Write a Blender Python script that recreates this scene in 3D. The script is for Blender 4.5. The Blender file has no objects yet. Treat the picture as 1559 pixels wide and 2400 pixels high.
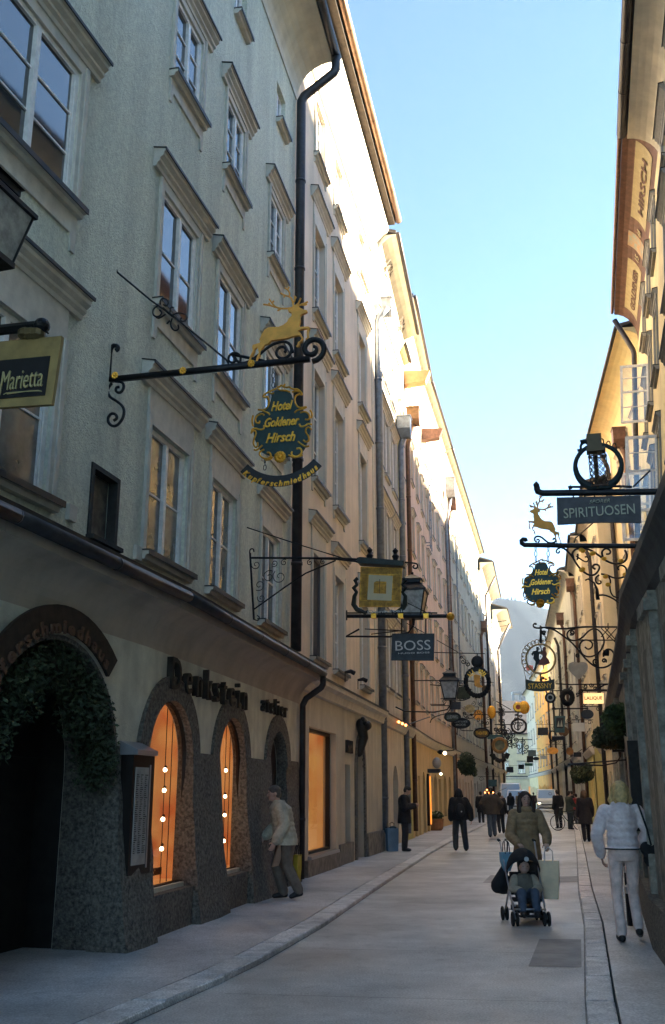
import bpy, bmesh, math, random
from mathutils import Vector, Matrix
from mathutils.geometry import tessellate_polygon
random.seed(7)
PI=math.pi
sc=bpy.context.scene
COL=sc.collection
# ------------------------------------------------------------------ camera numbers
FOC=2319.0; PIT=math.atan(660/FOC); EYE=1.62; SS=2400/2380
def ray(x,y):
    cx=(x*SS-779.5)/FOC; cy=(1200-y*SS)/FOC
    return Vector((cx, math.cos(PIT)-cy*math.sin(PIT), math.sin(PIT)+cy*math.cos(PIT)))
def at(x,y,Y):
    """point at distance Y down the street seen at picture position x,y (photo measured 1546 wide)"""
    r=ray(x,y); t=Y/r.y
    return Vector((r.x*t,Y,EYE+r.z*t))
# ------------------------------------------------------------------ materials
MATS={}
def mat(name,col=(.5,.5,.5),rough=.7,metal=0.,var=0.,vscale=3.,bump=0.,bscale=40.,emit=0.,col2=None,spec=None,stain=0.):
    if name in MATS: return MATS[name]
    m=bpy.data.materials.new(name); m.use_nodes=True; nt=m.node_tree; nd=nt.nodes; ln=nt.links
    b=nd['Principled BSDF']; b.inputs['Roughness'].default_value=rough; b.inputs['Metallic'].default_value=metal
    if spec is not None: b.inputs['Specular IOR Level'].default_value=spec
    c=(*col,1); b.inputs['Base Color'].default_value=c
    if var>0 or bump>0 or stain>0: tc=nd.new('ShaderNodeTexCoord')
    if var>0 or stain>0:
        n=nd.new('ShaderNodeTexNoise'); n.inputs['Scale'].default_value=vscale; n.inputs['Detail'].default_value=7; n.inputs['Roughness'].default_value=.62
        ln.new(tc.outputs['Object'],n.inputs['Vector'])
        mx=nd.new('ShaderNodeMix'); mx.data_type='RGBA'
        d=col2 if col2 else tuple(v*(1-var) for v in col)
        e=tuple(min(1,v*(1+var*.6)) for v in col) if not col2 else col
        mx.inputs[6].default_value=(*d,1); mx.inputs[7].default_value=(*e,1)
        rp=nd.new('ShaderNodeMapRange'); rp.inputs[1].default_value=.36; rp.inputs[2].default_value=.64
        ln.new(n.outputs['Fac'],rp.inputs[0]); ln.new(rp.outputs[0],mx.inputs[0])
        out=mx.outputs[2]
        if stain>0:   # vertical rain streaks and large patches of grime
            mp=nd.new('ShaderNodeMapping'); mp.inputs['Scale'].default_value=(2.2,2.2,.16)
            ln.new(tc.outputs['Object'],mp.inputs[0])
            n2=nd.new('ShaderNodeTexNoise'); n2.inputs['Scale'].default_value=1.3; n2.inputs['Detail'].default_value=5
            ln.new(mp.outputs[0],n2.inputs['Vector'])
            r2=nd.new('ShaderNodeMapRange'); r2.inputs[1].default_value=.42; r2.inputs[2].default_value=.7; r2.inputs[3].default_value=1; r2.inputs[4].default_value=1-stain
            ln.new(n2.outputs['Fac'],r2.inputs[0])
            m2=nd.new('ShaderNodeMix'); m2.data_type='RGBA'; m2.blend_type='MULTIPLY'; m2.inputs[0].default_value=1
            ln.new(out,m2.inputs[6]); cb=nd.new('ShaderNodeCombineColor')
            for i in range(3): ln.new(r2.outputs[0],cb.inputs[i])
            ln.new(cb.outputs[0],m2.inputs[7]); out=m2.outputs[2]
        ln.new(out,b.inputs['Base Color'])
    if bump>0:
        n=nd.new('ShaderNodeTexNoise'); n.inputs['Scale'].default_value=bscale; n.inputs['Detail'].default_value=5
        ln.new(tc.outputs['Object'],n.inputs['Vector'])
        bp=nd.new('ShaderNodeBump'); bp.inputs['Strength'].default_value=min(1,bump); bp.inputs['Distance'].default_value=.02*max(1,bump)
        ln.new(n.outputs['Fac'],bp.inputs['Height']); ln.new(bp.outputs[0],b.inputs['Normal'])
    if emit>0:
        b.inputs['Emission Color'].default_value=c; b.inputs['Emission Strength'].default_value=emit
    MATS[name]=m; return m
def glow(name,col,strength,var=.4,scale=2.):
    if name in MATS: return MATS[name]
    m=bpy.data.materials.new(name); m.use_nodes=True; nt=m.node_tree; nd=nt.nodes; ln=nt.links
    b=nd['Principled BSDF']; b.inputs['Base Color'].default_value=(*[c*.6 for c in col],1)
    tc=nd.new('ShaderNodeTexCoord'); n=nd.new('ShaderNodeTexNoise'); n.inputs['Scale'].default_value=scale; n.inputs['Detail'].default_value=3
    ln.new(tc.outputs['Object'],n.inputs['Vector'])
    mx=nd.new('ShaderNodeMix'); mx.data_type='RGBA'
    mx.inputs[6].default_value=(col[0]*(1-var*.5),col[1]*(1-var),col[2]*(1-var),1); mx.inputs[7].default_value=(*col,1)
    rp=nd.new('ShaderNodeMapRange'); rp.inputs[1].default_value=.3; rp.inputs[2].default_value=.6
    ln.new(n.outputs['Fac'],rp.inputs[0]); ln.new(rp.outputs[0],mx.inputs[0])
    ln.new(mx.outputs[2],b.inputs['Emission Color']); b.inputs['Emission Strength'].default_value=strength
    MATS[name]=m; return m
def glassmat(name,col=(.035,.04,.045),rough=.04,wave=.015,var=0):
    m=mat(name,col,rough,0,var,1.5,wave,2.2,spec=.8); 
    m.node_tree.nodes['Principled BSDF'].inputs['IOR'].default_value=1.7
    return m
def clear(name,fac=.12,tint=(1,1,1)):
    if name in MATS: return MATS[name]
    m=bpy.data.materials.new(name); m.use_nodes=True; nt=m.node_tree; nd=nt.nodes; ln=nt.links
    nd.remove(nd['Principled BSDF']); t=nd.new('ShaderNodeBsdfTransparent'); t.inputs[0].default_value=(*tint,1)
    g=nd.new('ShaderNodeBsdfGlossy'); g.inputs['Roughness'].default_value=.03
    mx=nd.new('ShaderNodeMixShader'); mx.inputs[0].default_value=fac
    ln.new(t.outputs[0],mx.inputs[1]); ln.new(g.outputs[0],mx.inputs[2]); ln.new(mx.outputs[0],nd['Material Output'].inputs[0])
    MATS[name]=m; return m
# ------------------------------------------------------------------ mesh builder
class MB:
    def __init__(s): s.bm=bmesh.new()
    def face(s,pts):
        try: s.bm.faces.new([s.bm.verts.new(p) for p in pts])
        except ValueError: pass
    def box(s,x0,x1,y0,y1,z0,z1,M=None):
        p=[Vector(c) for c in ((x0,y0,z0),(x1,y0,z0),(x1,y1,z0),(x0,y1,z0),(x0,y0,z1),(x1,y0,z1),(x1,y1,z1),(x0,y1,z1))]
        if M: p=[M@v for v in p]
        v=[s.bm.verts.new(q) for q in p]
        for f in ((3,2,1,0),(4,5,6,7),(0,1,5,4),(1,2,6,5),(2,3,7,6),(3,0,4,7)): s.bm.faces.new([v[i] for i in f])
        return s
    def tube(s,pts,r,k=7,cap=True,close=False):
        pts=[Vector(p) for p in pts]; n=len(pts)
        rr=r if isinstance(r,(list,tuple)) else [r]*n
        up=None; rings=[]
        for i,p in enumerate(pts):
            if close: d=pts[(i+1)%n]-pts[i-1]
            elif i==0: d=pts[1]-p
            elif i==n-1: d=p-pts[i-1]
            else: d=pts[i+1]-pts[i-1]
            if d.length<1e-9: d=Vector((0,0,1))
            d.normalize()
            if up is None: up=Vector((0,0,1)) if abs(d.z)<.9 else Vector((0,1,0))
            a=up.cross(d); 
            if a.length<1e-6: a=Vector((1,0,0)).cross(d)
            a.normalize(); up=d.cross(a).normalized()
            rings.append([s.bm.verts.new(p+(a*math.cos(2*PI*j/k)+up*math.sin(2*PI*j/k))*rr[i]) for j in range(k)])
        m=n if close else n-1
        for i in range(m):
            A,B=rings[i],rings[(i+1)%n]
            for j in range(k): s.bm.faces.new((A[j],A[(j+1)%k],B[(j+1)%k],B[j]))
        if cap and not close:
            s.bm.faces.new(rings[0][::-1]); s.bm.faces.new(rings[-1])
        return s
    def rings(s,rs,cap=True):
        """rs: list of lists of points"""
        R=[[s.bm.verts.new(p) for p in r] for r in rs]; k=len(R[0])
        for i in range(len(R)-1):
            for j in range(k): s.bm.faces.new((R[i][j],R[i][(j+1)%k],R[i+1][(j+1)%k],R[i+1][j]))
        if cap: s.bm.faces.new(R[0][::-1]); s.bm.faces.new(R[-1])
        return s
    def lathe(s,prof,k=12,c=(0,0,0)):
        c=Vector(c)
        return s.rings([[c+Vector((max(r,1e-4)*math.cos(2*PI*j/k),max(r,1e-4)*math.sin(2*PI*j/k),z)) for j in range(k)] for r,z in prof])
    def ball(s,c,rx,ry=None,rz=None,seg=12,M=None):
        ry=rx if ry is None else ry; rz=rx if rz is None else rz
        m=Matrix.Translation(Vector(c))@(M if M else Matrix())@Matrix.Diagonal((rx,ry,rz,1))
        bmesh.ops.create_uvsphere(s.bm,u_segments=seg,v_segments=max(6,seg*2//3),radius=1,matrix=m); return s
    def prism(s,poly,d0,d1,axis='y'):
        """2D outline (a,b) -> solid between depths d0,d1; axis y: (a,d,b); axis x: (d,a,b); axis z:(a,b,d)"""
        f={'y':lambda a,b,d:(a,d,b),'x':lambda a,b,d:(d,a,b),'z':lambda a,b,d:(a,b,d)}[axis]
        A=[s.bm.verts.new(f(a,b,d0)) for a,b in poly]; B=[s.bm.verts.new(f(a,b,d1)) for a,b in poly]
        n=len(poly)
        for i in range(n): s.bm.faces.new((A[i],A[(i+1)%n],B[(i+1)%n],B[i]))
        if n<5: s.bm.faces.new(A); s.bm.faces.new(B)
        else:
            for t in tessellate_polygon([[Vector((a,b,0)) for a,b in poly]]):
                for Q in (A,B):
                    try: s.bm.faces.new([Q[i] for i in t])
                    except ValueError: pass
        return s
    def add(s,me,M=None):
        t=bmesh.new(); t.from_mesh(me)
        if M: bmesh.ops.transform(t,matrix=M,verts=t.verts)
        tm=bpy.data.meshes.new('tmp'); t.to_mesh(tm); t.free(); s.bm.from_mesh(tm); bpy.data.meshes.remove(tm); return s
    def xf(s,M): bmesh.ops.transform(s.bm,matrix=M,verts=s.bm.verts); return s
    def mesh(s,name,m,smooth=False):
        bmesh.ops.recalc_face_normals(s.bm,faces=s.bm.faces)
        me=bpy.data.meshes.new(name); s.bm.to_mesh(me); s.bm.free()
        if m: me.materials.append(m)
        if smooth:
            for p in me.polygons: p.use_smooth=True
        return me
    def obj(s,name,m,parent=None,smooth=False,**k):
        return link(name,s.mesh(name,m,smooth),parent,**k)
def link(name,me,parent=None,loc=None,rz=0,kind=None,label=None,cat=None,group=None):
    o=bpy.data.objects.new(name,me); COL.objects.link(o)
    if parent is not None: o.parent=parent
    if loc is not None: o.location=loc
    if rz: o.rotation_euler=(0,0,rz)
    tag(o,label,cat,group,kind); return o
def tag(o,label=None,cat=None,group=None,kind=None):
    if label: o['label']=label
    if cat: o['category']=cat
    if group: o['group']=group
    if kind: o['kind']=kind
    return o
def thing(name,label,cat,loc=(0,0,0),rz=0,group=None):
    return link(name,None,None,loc,rz,None,label,cat,group)
def copytree(o,parent=None):
    c=o.copy(); COL.objects.link(c); c.parent=parent
    for ch in list(o.children): copytree(ch,c)
    return c
def arc(cx,cy,r,a0,a1,n=16,ry=None):
    ry=r if ry is None else ry
    return [(cx+r*math.cos(math.radians(a0+(a1-a0)*i/n)),cy+ry*math.sin(math.radians(a0+(a1-a0)*i/n))) for i in range(n+1)]
def spiral(cx,cy,r0,r1,a0,a1,n=22):
    return [(cx+(r0+(r1-r0)*i/n)*math.cos(math.radians(a0+(a1-a0)*i/n)),cy+(r0+(r1-r0)*i/n)*math.sin(math.radians(a0+(a1-a0)*i/n))) for i in range(n+1)]
def smooth2(pts,it=2,closed=False):
    for _ in range(it):
        q=[]; n=len(pts); 
        for i in range(n if closed else n-1):
            a,b=pts[i],pts[(i+1)%n]
            q.append((a[0]*.75+b[0]*.25,a[1]*.75+b[1]*.25)); q.append((a[0]*.25+b[0]*.75,a[1]*.25+b[1]*.75))
        if not closed: q=[pts[0]]+q+[pts[-1]]
        pts=q
    return pts
# ------------------------------------------------------------------ lettering
_T={}
def textmesh(s,ext=.01,bold=0.,shear=0.,space=1.):
    k=(s,ext,bold,shear,space)
    if k in _T: return _T[k]
    cu=bpy.data.curves.new('t','FONT'); cu.body=s; cu.size=1; cu.extrude=ext; cu.offset=bold; cu.shear=shear; cu.space_character=space; cu.resolution_u=3
    ob=bpy.data.objects.new('t',cu); COL.objects.link(ob)
    bpy.context.view_layer.update()
    me=bpy.data.meshes.new_from_object(ob.evaluated_get(bpy.context.evaluated_depsgraph_get()))
    bpy.data.objects.remove(ob); 
    _T[k]=me; return me
def bounds(me):
    xs=[v.co.x for v in me.vertices]; ys=[v.co.y for v in me.vertices]
    return min(xs),max(xs),min(ys),max(ys)
RX=Matrix.Rotation(PI/2,4,'X')
def letter(mb,s,cx,cz,w,h,y=0,bold=.0,shear=0.,ext=.008,space=1.,rot=0.):
    """lettering centred at (cx,cz) in the local x-z plane, facing -y"""
    me=textmesh(s,ext,bold,shear,space)
    if len(me.vertices)==0: return
    a,b,c,d=bounds(me)
    M=Matrix.Translation((cx,y,cz))@Matrix.Rotation(-rot,4,'Y')@RX@Matrix.Diagonal((w/(b-a),h/(d-c),1,1))@Matrix.Translation((-(a+b)/2,-(c+d)/2,0))
    mb.add(me,M)
def arcletter(mb,s,cx,cz,r,a0,a1,h,y=0,bold=.02,shear=0.,ext=.008,inward=False,wf=.8,ry=None):
    """letters spread on an arc from angle a0 to a1 (degrees)"""
    ws=[]
    for ch in s:
        if ch==' ': ws.append(.35); continue
        a,b,_,_=bounds(textmesh(ch,ext,bold,shear)); ws.append(max(.22,b-a)+.08)
    tot=sum(ws); t=0; ry=r if ry is None else ry
    refh=bounds(textmesh('H',ext,bold,shear)); rh=refh[3]-refh[2]
    L=abs(math.radians(a1-a0))*(r+ry)/2
    for ch,w in zip(s,ws):
        a=math.radians(a0+(a1-a0)*(t+w/2)/tot); t+=w
        if ch==' ': continue
        me=textmesh(ch,ext,bold,shear); x0,x1,y0,y1=bounds(me); sx=L/tot*wf; sy=h/rh
        rot=a-PI/2 if not inward else a+PI/2
        M=Matrix.Translation((cx+r*math.cos(a),y,cz+ry*math.sin(a)))@Matrix.Rotation(-rot,4,'Y')@RX@Matrix.Diagonal((sx,sy,1,1))@Matrix.Translation((-(x0+x1)/2,-rh/2,0))
        mb.add(me,M)
# ------------------------------------------------------------------ frames along walls
class Fr:
    """facade frame: x to the right as seen from the street, y into the house, z up"""
    def __init__(s,A,B):
        s.A=Vector((A[0],A[1],0)); s.B=Vector((B[0],B[1],0)); d=s.B-s.A; s.L=d.length; s.x=d/s.L; s.y=Vector((-s.x.y,s.x.x,0)); s.ang=math.atan2(s.x.y,s.x.x)
    def s_of(s,Y): return (Y-s.A.y)/s.x.y
    def p(s,a,b=0,c=0): return s.A+s.x*a+s.y*b+Vector((0,0,c))
    def put(s,o,house,a=0,b=0,c=0):
        o.parent=house; o.location=s.p(a,b,c)-house.location; o.rotation_euler=(0,0,s.ang); return o
# ------------------------------------------------------------------ people
def solid(mb,name,m,parent=None,vox=.012,sm=2,voxmat=None):
    me=mb.mesh('t',None); ob=bpy.data.objects.new('t',me); COL.objects.link(ob)
    r=ob.modifiers.new('r','REMESH'); r.mode='VOXEL'; r.voxel_size=vox; r.use_smooth_shade=True
    s=ob.modifiers.new('s','SMOOTH'); s.factor=.5; s.iterations=sm
    bpy.context.view_layer.update()
    out=bpy.data.meshes.new_from_object(ob.evaluated_get(bpy.context.evaluated_depsgraph_get()))
    bpy.data.objects.remove(ob); bpy.data.meshes.remove(me); out.name=name; out.materials.clear(); out.materials.append(m)
    for p in out.polygons: p.use_smooth=True
    return link(name,out,parent)
def V3(*a): return Vector(a)
def limb(mb,pts,rad,k=10):
    P=[Vector(p) for p in pts]; Q=[];R=[]
    for i in range(len(P)-1):
        for t in (0,.33,.66): Q.append(P[i].lerp(P[i+1],t)); R.append(rad[i]+(rad[i+1]-rad[i])*t)
    Q.append(P[-1]); R.append(rad[-1]); mb.tube(Q,R,k)
    for p,r in ((P[0],rad[0]),(P[-1],rad[-1])): mb.ball(p,r*.98,seg=8)
    for p,r in zip(P[1:-1],rad[1:-1]): mb.ball(p,r*.98,seg=8)
def ell(mb,rings,k=16):
    """rings (x,y,z,rx,ry)"""
    mb.rings([[(x+rx*math.cos(2*PI*j/k),y+ry*math.sin(2*PI*j/k),z) for j in range(k)] for x,y,z,rx,ry in rings])
def hand(mb,w,d,nrm,side,curl=.5,s=1.):
    """wrist w, direction d, palm normal nrm, thumb toward side"""
    d=Vector(d).normalized(); n=Vector(nrm); n=(n-d*n.dot(d)).normalized(); t=d.cross(n)*side; w=Vector(w)
    c=w+d*.045*s
    for a in (-.024,-.008,.008,.024): limb(mb,[w+t*a*.6*s,w+d*.085*s+t*a*s],[.014*s,.0125*s],6)
    for a,L in ((-.027,.058),(-.009,.072),(.009,.078),(.027,.068)):
        p=w+d*.085*s+t*a*s; pts=[p]; dd=d.copy()
        for i,f in enumerate((.45,.32,.23)):
            ang=curl*(.7+.35*i); dd=(dd*math.cos(ang)+n*math.sin(ang)).normalized(); q=pts[-1]+dd*L*f*s; pts.append(q)
            nn=n; n2=(n*math.cos(ang)-d*math.sin(ang)*0); 
        limb(mb,pts,[.0092*s,.0088*s,.0082*s,.007*s],6)
    p=w+d*.03*s+t*.03*s; limb(mb,[p,p+(d*.5+t*.7+n*.3).normalized()*.035*s,p+(d*.75+t*.55+n*.6).normalized()*.06*s],[.012*s,.0105*s,.008*s],6)
SKIN=mat('skin',(.52,.33,.25),.55,var=.12,vscale=20)
def person(label,loc,rz,J={},h=1.70,coat=(.1,.1,.1),leg=(.05,.05,.06),hair=(.03,.02,.015),shoe=(.015,.013,.012),hem=.82,puff=0.,quilt=0,vox=.014,hairlen=0,hood=0,flare=0.,group=None,wide=1.,face=True,cap=None,lw=1.,collar=.0,mats=None,hands=(.5,.5),palm=None,belt=None):
    k=h/1.70; r=thing('person',label,'person',loc,rz,group)
    j=dict(pel=(0,0,.93),nk=(0,.0,1.45),hd=(0,.03,1.60),sR=(.175,0,1.39),sL=(-.175,0,1.39),eR=(.23,-.03,1.12),eL=(-.23,-.03,1.12),wR=(.235,.06,.88),wL=(-.235,.06,.88),hR=(.09,0,.90),hL=(-.09,0,.90),kR=(.10,.02,.49),kL=(-.10,.02,.49),aR=(.10,-.01,.08),aL=(-.10,-.01,.08),tR=None,tL=None,yaw=0.,pit=0.)
    j.update(J); g={a:(Vector(b)*k if isinstance(b,(tuple,Vector)) else b) for a,b in j.items()}
    pel,nk,hd=g['pel'],g['nk'],g['hd']
    def sp(t): # spine point
        return pel.lerp(nk,t)
    Hm=Matrix.Translation(hd)@Matrix.Rotation(g['yaw'],4,'Z')@Matrix.Rotation(g['pit'],4,'X')
    hk=k
    def H(p): return Hm@(Vector(p)*hk)
    # body: one continuous surface
    b=MB()
    b.ball(H((0,0,.02)),.076*hk,.095*hk,.108*hk,seg=16,M=Hm.to_3x3().to_4x4()); b.ball(H((0,.025,-.05)),.056*hk,.066*hk,.068*hk,seg=12,M=Hm.to_3x3().to_4x4())
    if face:
        limb(b,[H((0,.088,.015)),H((0,.108,-.018))],[.010*hk,.016*hk],6)
        b.ball(H((0,.088,-.055)),.024*hk,.012*hk,.010*hk,seg=8); b.ball(H((0,.082,-.088)),.022*hk,.016*hk,.014*hk,seg=8)
        for s in (-1,1): b.ball(H((s*.078,-.005,-.005)),.012*hk,.022*hk,.032*hk,seg=8); b.ball(H((s*.036,.074,.0)),.018*hk,.012*hk,.010*hk,seg=8)
    limb(b,[nk-Vector((0,0,.04*k)),H((0,-.01,-.05))],[.056*k,.052*k])
    T=[(-.05,.13,.10),(.0,.155,.11),(.2,.15,.105),(.4,.13,.095),(.65,.15,.11),(.85,.165,.10),(.97,.11,.075),(1.03,.06,.06)]
    ell(b,[(sp(t).x,sp(t).y,sp(t).z,rx_*k*wide,ry_*k) for t,rx_,ry_ in T])
    for s in 'RL':
        limb(b,[g['s'+s],g['e'+s],g['w'+s]],[.052*k,.040*k,.027*k]); limb(b,[g['h'+s],g['k'+s],g['a'+s]],[.078*k,.052*k,.036*k])
        d=(g['w'+s]-g['e'+s]).normalized(); sd=1 if s=='R' else -1
        pn=(palm[s] if palm and s in palm else (-sd,0,0)); hd_d=palm['d'+s] if palm and 'd'+s in palm else d
        hand(b,g['w'+s]+d*.01,hd_d,pn,sd if not(palm and 'f'+s in palm) else -sd,hands[0 if s=='R' else 1],k*1.02)
        a=g['a'+s]; limb(b,[a,a+Vector((0,.1,-.05))*k],[.035*k,.025*k])
    solid(b,'body',SKIN,r,min(vox,.009 if face and vox<.013 else vox),1)
    if face and vox<.013:
        e=MB()
        for s in (-1,1): e.ball(H((s*.034,.089,.004)),.0085*hk,.006*hk,.0055*hk,seg=8)
        e.obj('eyes',mat('dark_eyes',(.02,.015,.012),.2),r); e=MB()
        for s in (-1,1): limb(e,[H((s*.018,.093,.026)),H((s*.05,.083,.028))],[.004*hk,.003*hk],5)
        e.obj('eyebrows',mat('brow_hair',(.04,.025,.018),.8),r)
        e=MB(); limb(e,[H((-.022,.096,-.056)),H((0,.101,-.054)),H((.022,.096,-.056))],[.004*hk,.006*hk,.004*hk],6); e.obj('lips',mat('lips',(.36,.13,.11),.5),r)
    # hair
    e=MB(); Rm=Hm.to_3x3().to_4x4()
    e.ball(H((0,-.012,.046)),.089*hk,.101*hk,.086*hk,seg=14,M=Rm)
    e.ball(H((0,-.045,-.0)),.083*hk,.07*hk,.085*hk,seg=12,M=Rm)
    if hairlen:
        for s in (-1,1): limb(e,[H((s*.070,-.01,.05)),H((s*.086,.005,-.05)),H((s*.10,.015,-.05-hairlen*.6)),H((s*.085,.02,-.05-hairlen))],[.035*hk,.042*hk,.045*hk,.025*hk],8)
        limb(e,[H((0,-.06,.02)),H((0,-.085,-.08)),H((0,-.085,-.05-hairlen))],[.085*hk,.09*hk,.05*hk],10)
    # keep the face clear
    hm_=mat('hair_%.3f_%.3f'%(hair[0],hair[2]),hair,.6,var=.3,vscale=30,bump=.3,bscale=50)
    solid(e,'hair',hm_,r,max(.010,vox*.9),1)
    if cap: e=MB(); e.ball(H((0,-.01,.055)),.10*hk,.112*hk,.10*hk,seg=14,M=Rm); e.obj('cap',mat('cap_%.2f'%cap[0],cap,.9,var=.2),r,True)
    # trousers
    o=MB(); w=.018+.008*lw
    for s in 'RL': limb(o,[g['h'+s]+Vector((0,0,.02)),g['k'+s],g['a'+s]+Vector((0,0,.02*k))],[(.088+w*.5)*k,(.056+w)*k,(.044+w+flare)*k])
    ell(o,[(pel.x,pel.y,pel.z-.08*k,.15*k*wide,.115*k),(pel.x,pel.y-.01*k,pel.z,.178*k*wide,.135*k),(sp(.15).x,sp(.15).y,sp(.15).z,.165*k*wide,.12*k),(sp(.28).x,sp(.28).y,sp(.28).z,.145*k*wide,.105*k)])
    solid(o,'trousers',mat('cloth_%.3f_%.3f_%.3f'%leg,leg,.85,var=.25,vscale=9,bump=.4,bscale=30),r,vox,2)
    for s in 'RL':
        o=MB(); a=g['a'+s]; t=g['t'+s] or Vector((0,.15,-.045))*k
        limb(o,[a+Vector((0,-.035,-.03))*k,a+t*.5+Vector((0,0,-.01))*k,a+t],[.042*k,.045*k,.034*k],8); o.ball(a,.045*k)
        solid(o,'shoe',mat('shoe_%.2f'%shoe[0],shoe,.5,var=.3),r,vox,1)
    # coat
    o=MB(); p=puff; hz_=hem*k; t0=(hz_-pel.z)/(nk.z-pel.z)
    n=26; R=[]
    prof=[(-.6,.20,.16),(-.2,.185,.15),(0,.175,.14),(.2,.165,.13),(.45,.155,.125),(.7,.175,.135),(.86,.185,.122),(.96,.13,.10),(1.03,.082,.08)]
    def pf(t):
        for a_,b_ in zip(prof,prof[1:]):
            if a_[0]<=t<=b_[0]: u=(t-a_[0])/(b_[0]-a_[0]); return a_[1]+(b_[1]-a_[1])*u,a_[2]+(b_[2]-a_[2])*u
        return prof[0][1:] if t<prof[0][0] else prof[-1][1:]
    for i in range(n+1):
        t=t0+(1.04-t0)*i/n; a_,b_=pf(t); q=p+(quilt*.02*abs(math.sin(t*PI*6.5)) if t<.93 else 0); q=q if t<.9 else q*(1.04-t)/.14
        c=sp(t) if t>0 else Vector((pel.x,pel.y,pel.z+(nk.z-pel.z)*t)); R.append((c.x,c.y,c.z,(a_+q)*k*wide,(b_+q)*k))
    ell(o,R)
    for s in 'RL':
        S_,E_,W_=g['s'+s],g['e'+s],g['w'+s]; W2=E_.lerp(W_,.94); P=[];Q=[]
        for i in range(15):
            t=i/14; c=S_.lerp(E_,t*2) if t<.5 else E_.lerp(W2,t*2-1); P.append(c); Q.append((.072-.022*t+p*.75+quilt*.007*abs(math.sin(t*PI*6)))*k)
        o.tube(P,Q,10); o.ball(S_,.075*k+p*.6); o.ball(P[-1],Q[-1]*.9); o.ball(E_,Q[7]*.98)
    if collar: o.tube([(sp(1.0).x+.075*k*math.cos(q),sp(1.0).y+.01+.075*k*math.sin(q),sp(1.0).z+.02*k) for q in [2*PI*i/14 for i in range(14)]],(collar)*k,7,close=True)
    if hood:
        o.tube([(sp(1.).x+.12*k*math.cos(q),sp(1.).y-.05*k+.09*k*math.sin(q),sp(.93).z-.03*math.sin(q)*-1.2) for q in [2*PI*i/16 for i in range(16)]],.035*k,7,close=True)
        o.ball((sp(.88).x,sp(.88).y-.12*k,sp(.84).z),.12*k,.05*k,.13*k)
    cm=mat('coat_%.3f_%.3f_%.3f'%coat,coat,.8,var=.25,vscale=8,bump=1.2,bscale=16); solid(o,'jacket',cm,r,vox,2)
    if belt: o=MB(); c=sp(t0+.02) if t0>0 else pel; o.tube([(c.x+(.185+p)*k*math.cos(q),c.y+(.15+p)*k*math.sin(q),hz_+.01) for q in [2*PI*i/20 for i in range(20)]],.008,5,close=True); o.obj('hem_cord',mat('black_cord',(.02,.02,.02),.7),r)
    r['_k']=k; del r['_k']
    return r,g,H
def gx(x,Y,y=1900): return at(x,y,Y).x
# 1 blond woman walking away, white puffer jacket
W1_,g1,_=person('blonde woman in white quilted jacket and pale trousers walking away on the right',(3.30,11.85,.045),-.16,
  dict(eR=(.30,.02,1.17),wR=(.20,.20,1.0),eL=(-.29,-.03,1.13),wL=(-.24,.10,.90),kR=(.085,.10,.50),aR=(.11,.05,.13),tR=(.03,.14,-.08),kL=(-.10,.03,.49),aL=(-.09,-.05,.07),tL=(-.02,.15,-.035),hd=(.01,.03,1.60),pit=-.05),
  h=1.69,coat=(.95,.78,.77),leg=(.84,.66,.60),hair=(.66,.47,.20),hem=.97,puff=.012,quilt=1,vox=.011,hairlen=.06,hood=1,flare=.012,belt=1,lw=-1.6,collar=.03,wide=.93)
# 2 woman with stroller
W2x=gx(1222,14.75)
W2_,g2,_=person('woman with long dark hair in khaki brown coat pushing the stroller toward us',(W2x,14.75,0),PI+.02,
  dict(eR=(.27,.10,1.10),wR=(.20,.33,1.00),eL=(-.28,.10,1.10),wL=(-.22,.33,1.00),kR=(.09,.14,.50),aR=(.09,.08,.09),kL=(-.09,.0,.49),aL=(-.09,-.18,.12),pit=.05,yaw=.05),
  h=1.63,coat=(.33,.22,.115),leg=(.06,.055,.05),hair=(.045,.028,.02),hem=.74,puff=.018,quilt=.5,vox=.0105,hairlen=.17,wide=1.0,collar=.045,hands=(.9,.9),palm=dict(R=(0,0,-1),L=(0,0,-1)))
# 3 man leaving the arch door on the left
W3_,g3,_=person('grey haired man in cream padded jacket stepping into the left arch door',(gx(664,16.3),16.3,.05),PI/2+.25,
  dict(pel=(0,.0,.91),nk=(0,.10,1.43),hd=(0,.19,1.57),sR=(.17,.12,1.36),sL=(-.17,.12,1.36),eR=(.22,.10,1.10),wR=(.20,.28,.92),eL=(-.22,.06,1.10),wL=(-.22,.20,.86),hR=(.09,.0,.88),hL=(-.09,0,.88),kR=(.09,.12,.50),aR=(.09,.0,.09),kL=(-.09,-.02,.49),aL=(-.09,-.20,.12),tL=(0,.12,-.07),pit=-.12),
  h=1.70,coat=(.50,.46,.35),leg=(.17,.14,.11),hair=(.10,.085,.075),hem=.80,puff=.04,quilt=.8,vox=.0115,wide=1.08,collar=.03,lw=2.)
# 4 man reading his phone
person('man in long black coat looking down at a small white paper in his hands',(gx(940,29.5),29.5,.05),-PI/2-.15,
  dict(hd=(0,.10,1.58),pit=-.45,eR=(.24,.03,1.13),wR=(.07,.30,1.19),eL=(-.24,.03,1.13),wL=(-.07,.30,1.17)),h=1.78,coat=(.022,.02,.022),leg=(.035,.035,.04),hair=(.03,.024,.02),hem=.72,puff=.035,vox=.016,wide=1.1,hands=(.9,.9),palm=dict(R=(-1,0,0),L=(1,0,0)),lw=1.6)
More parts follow.
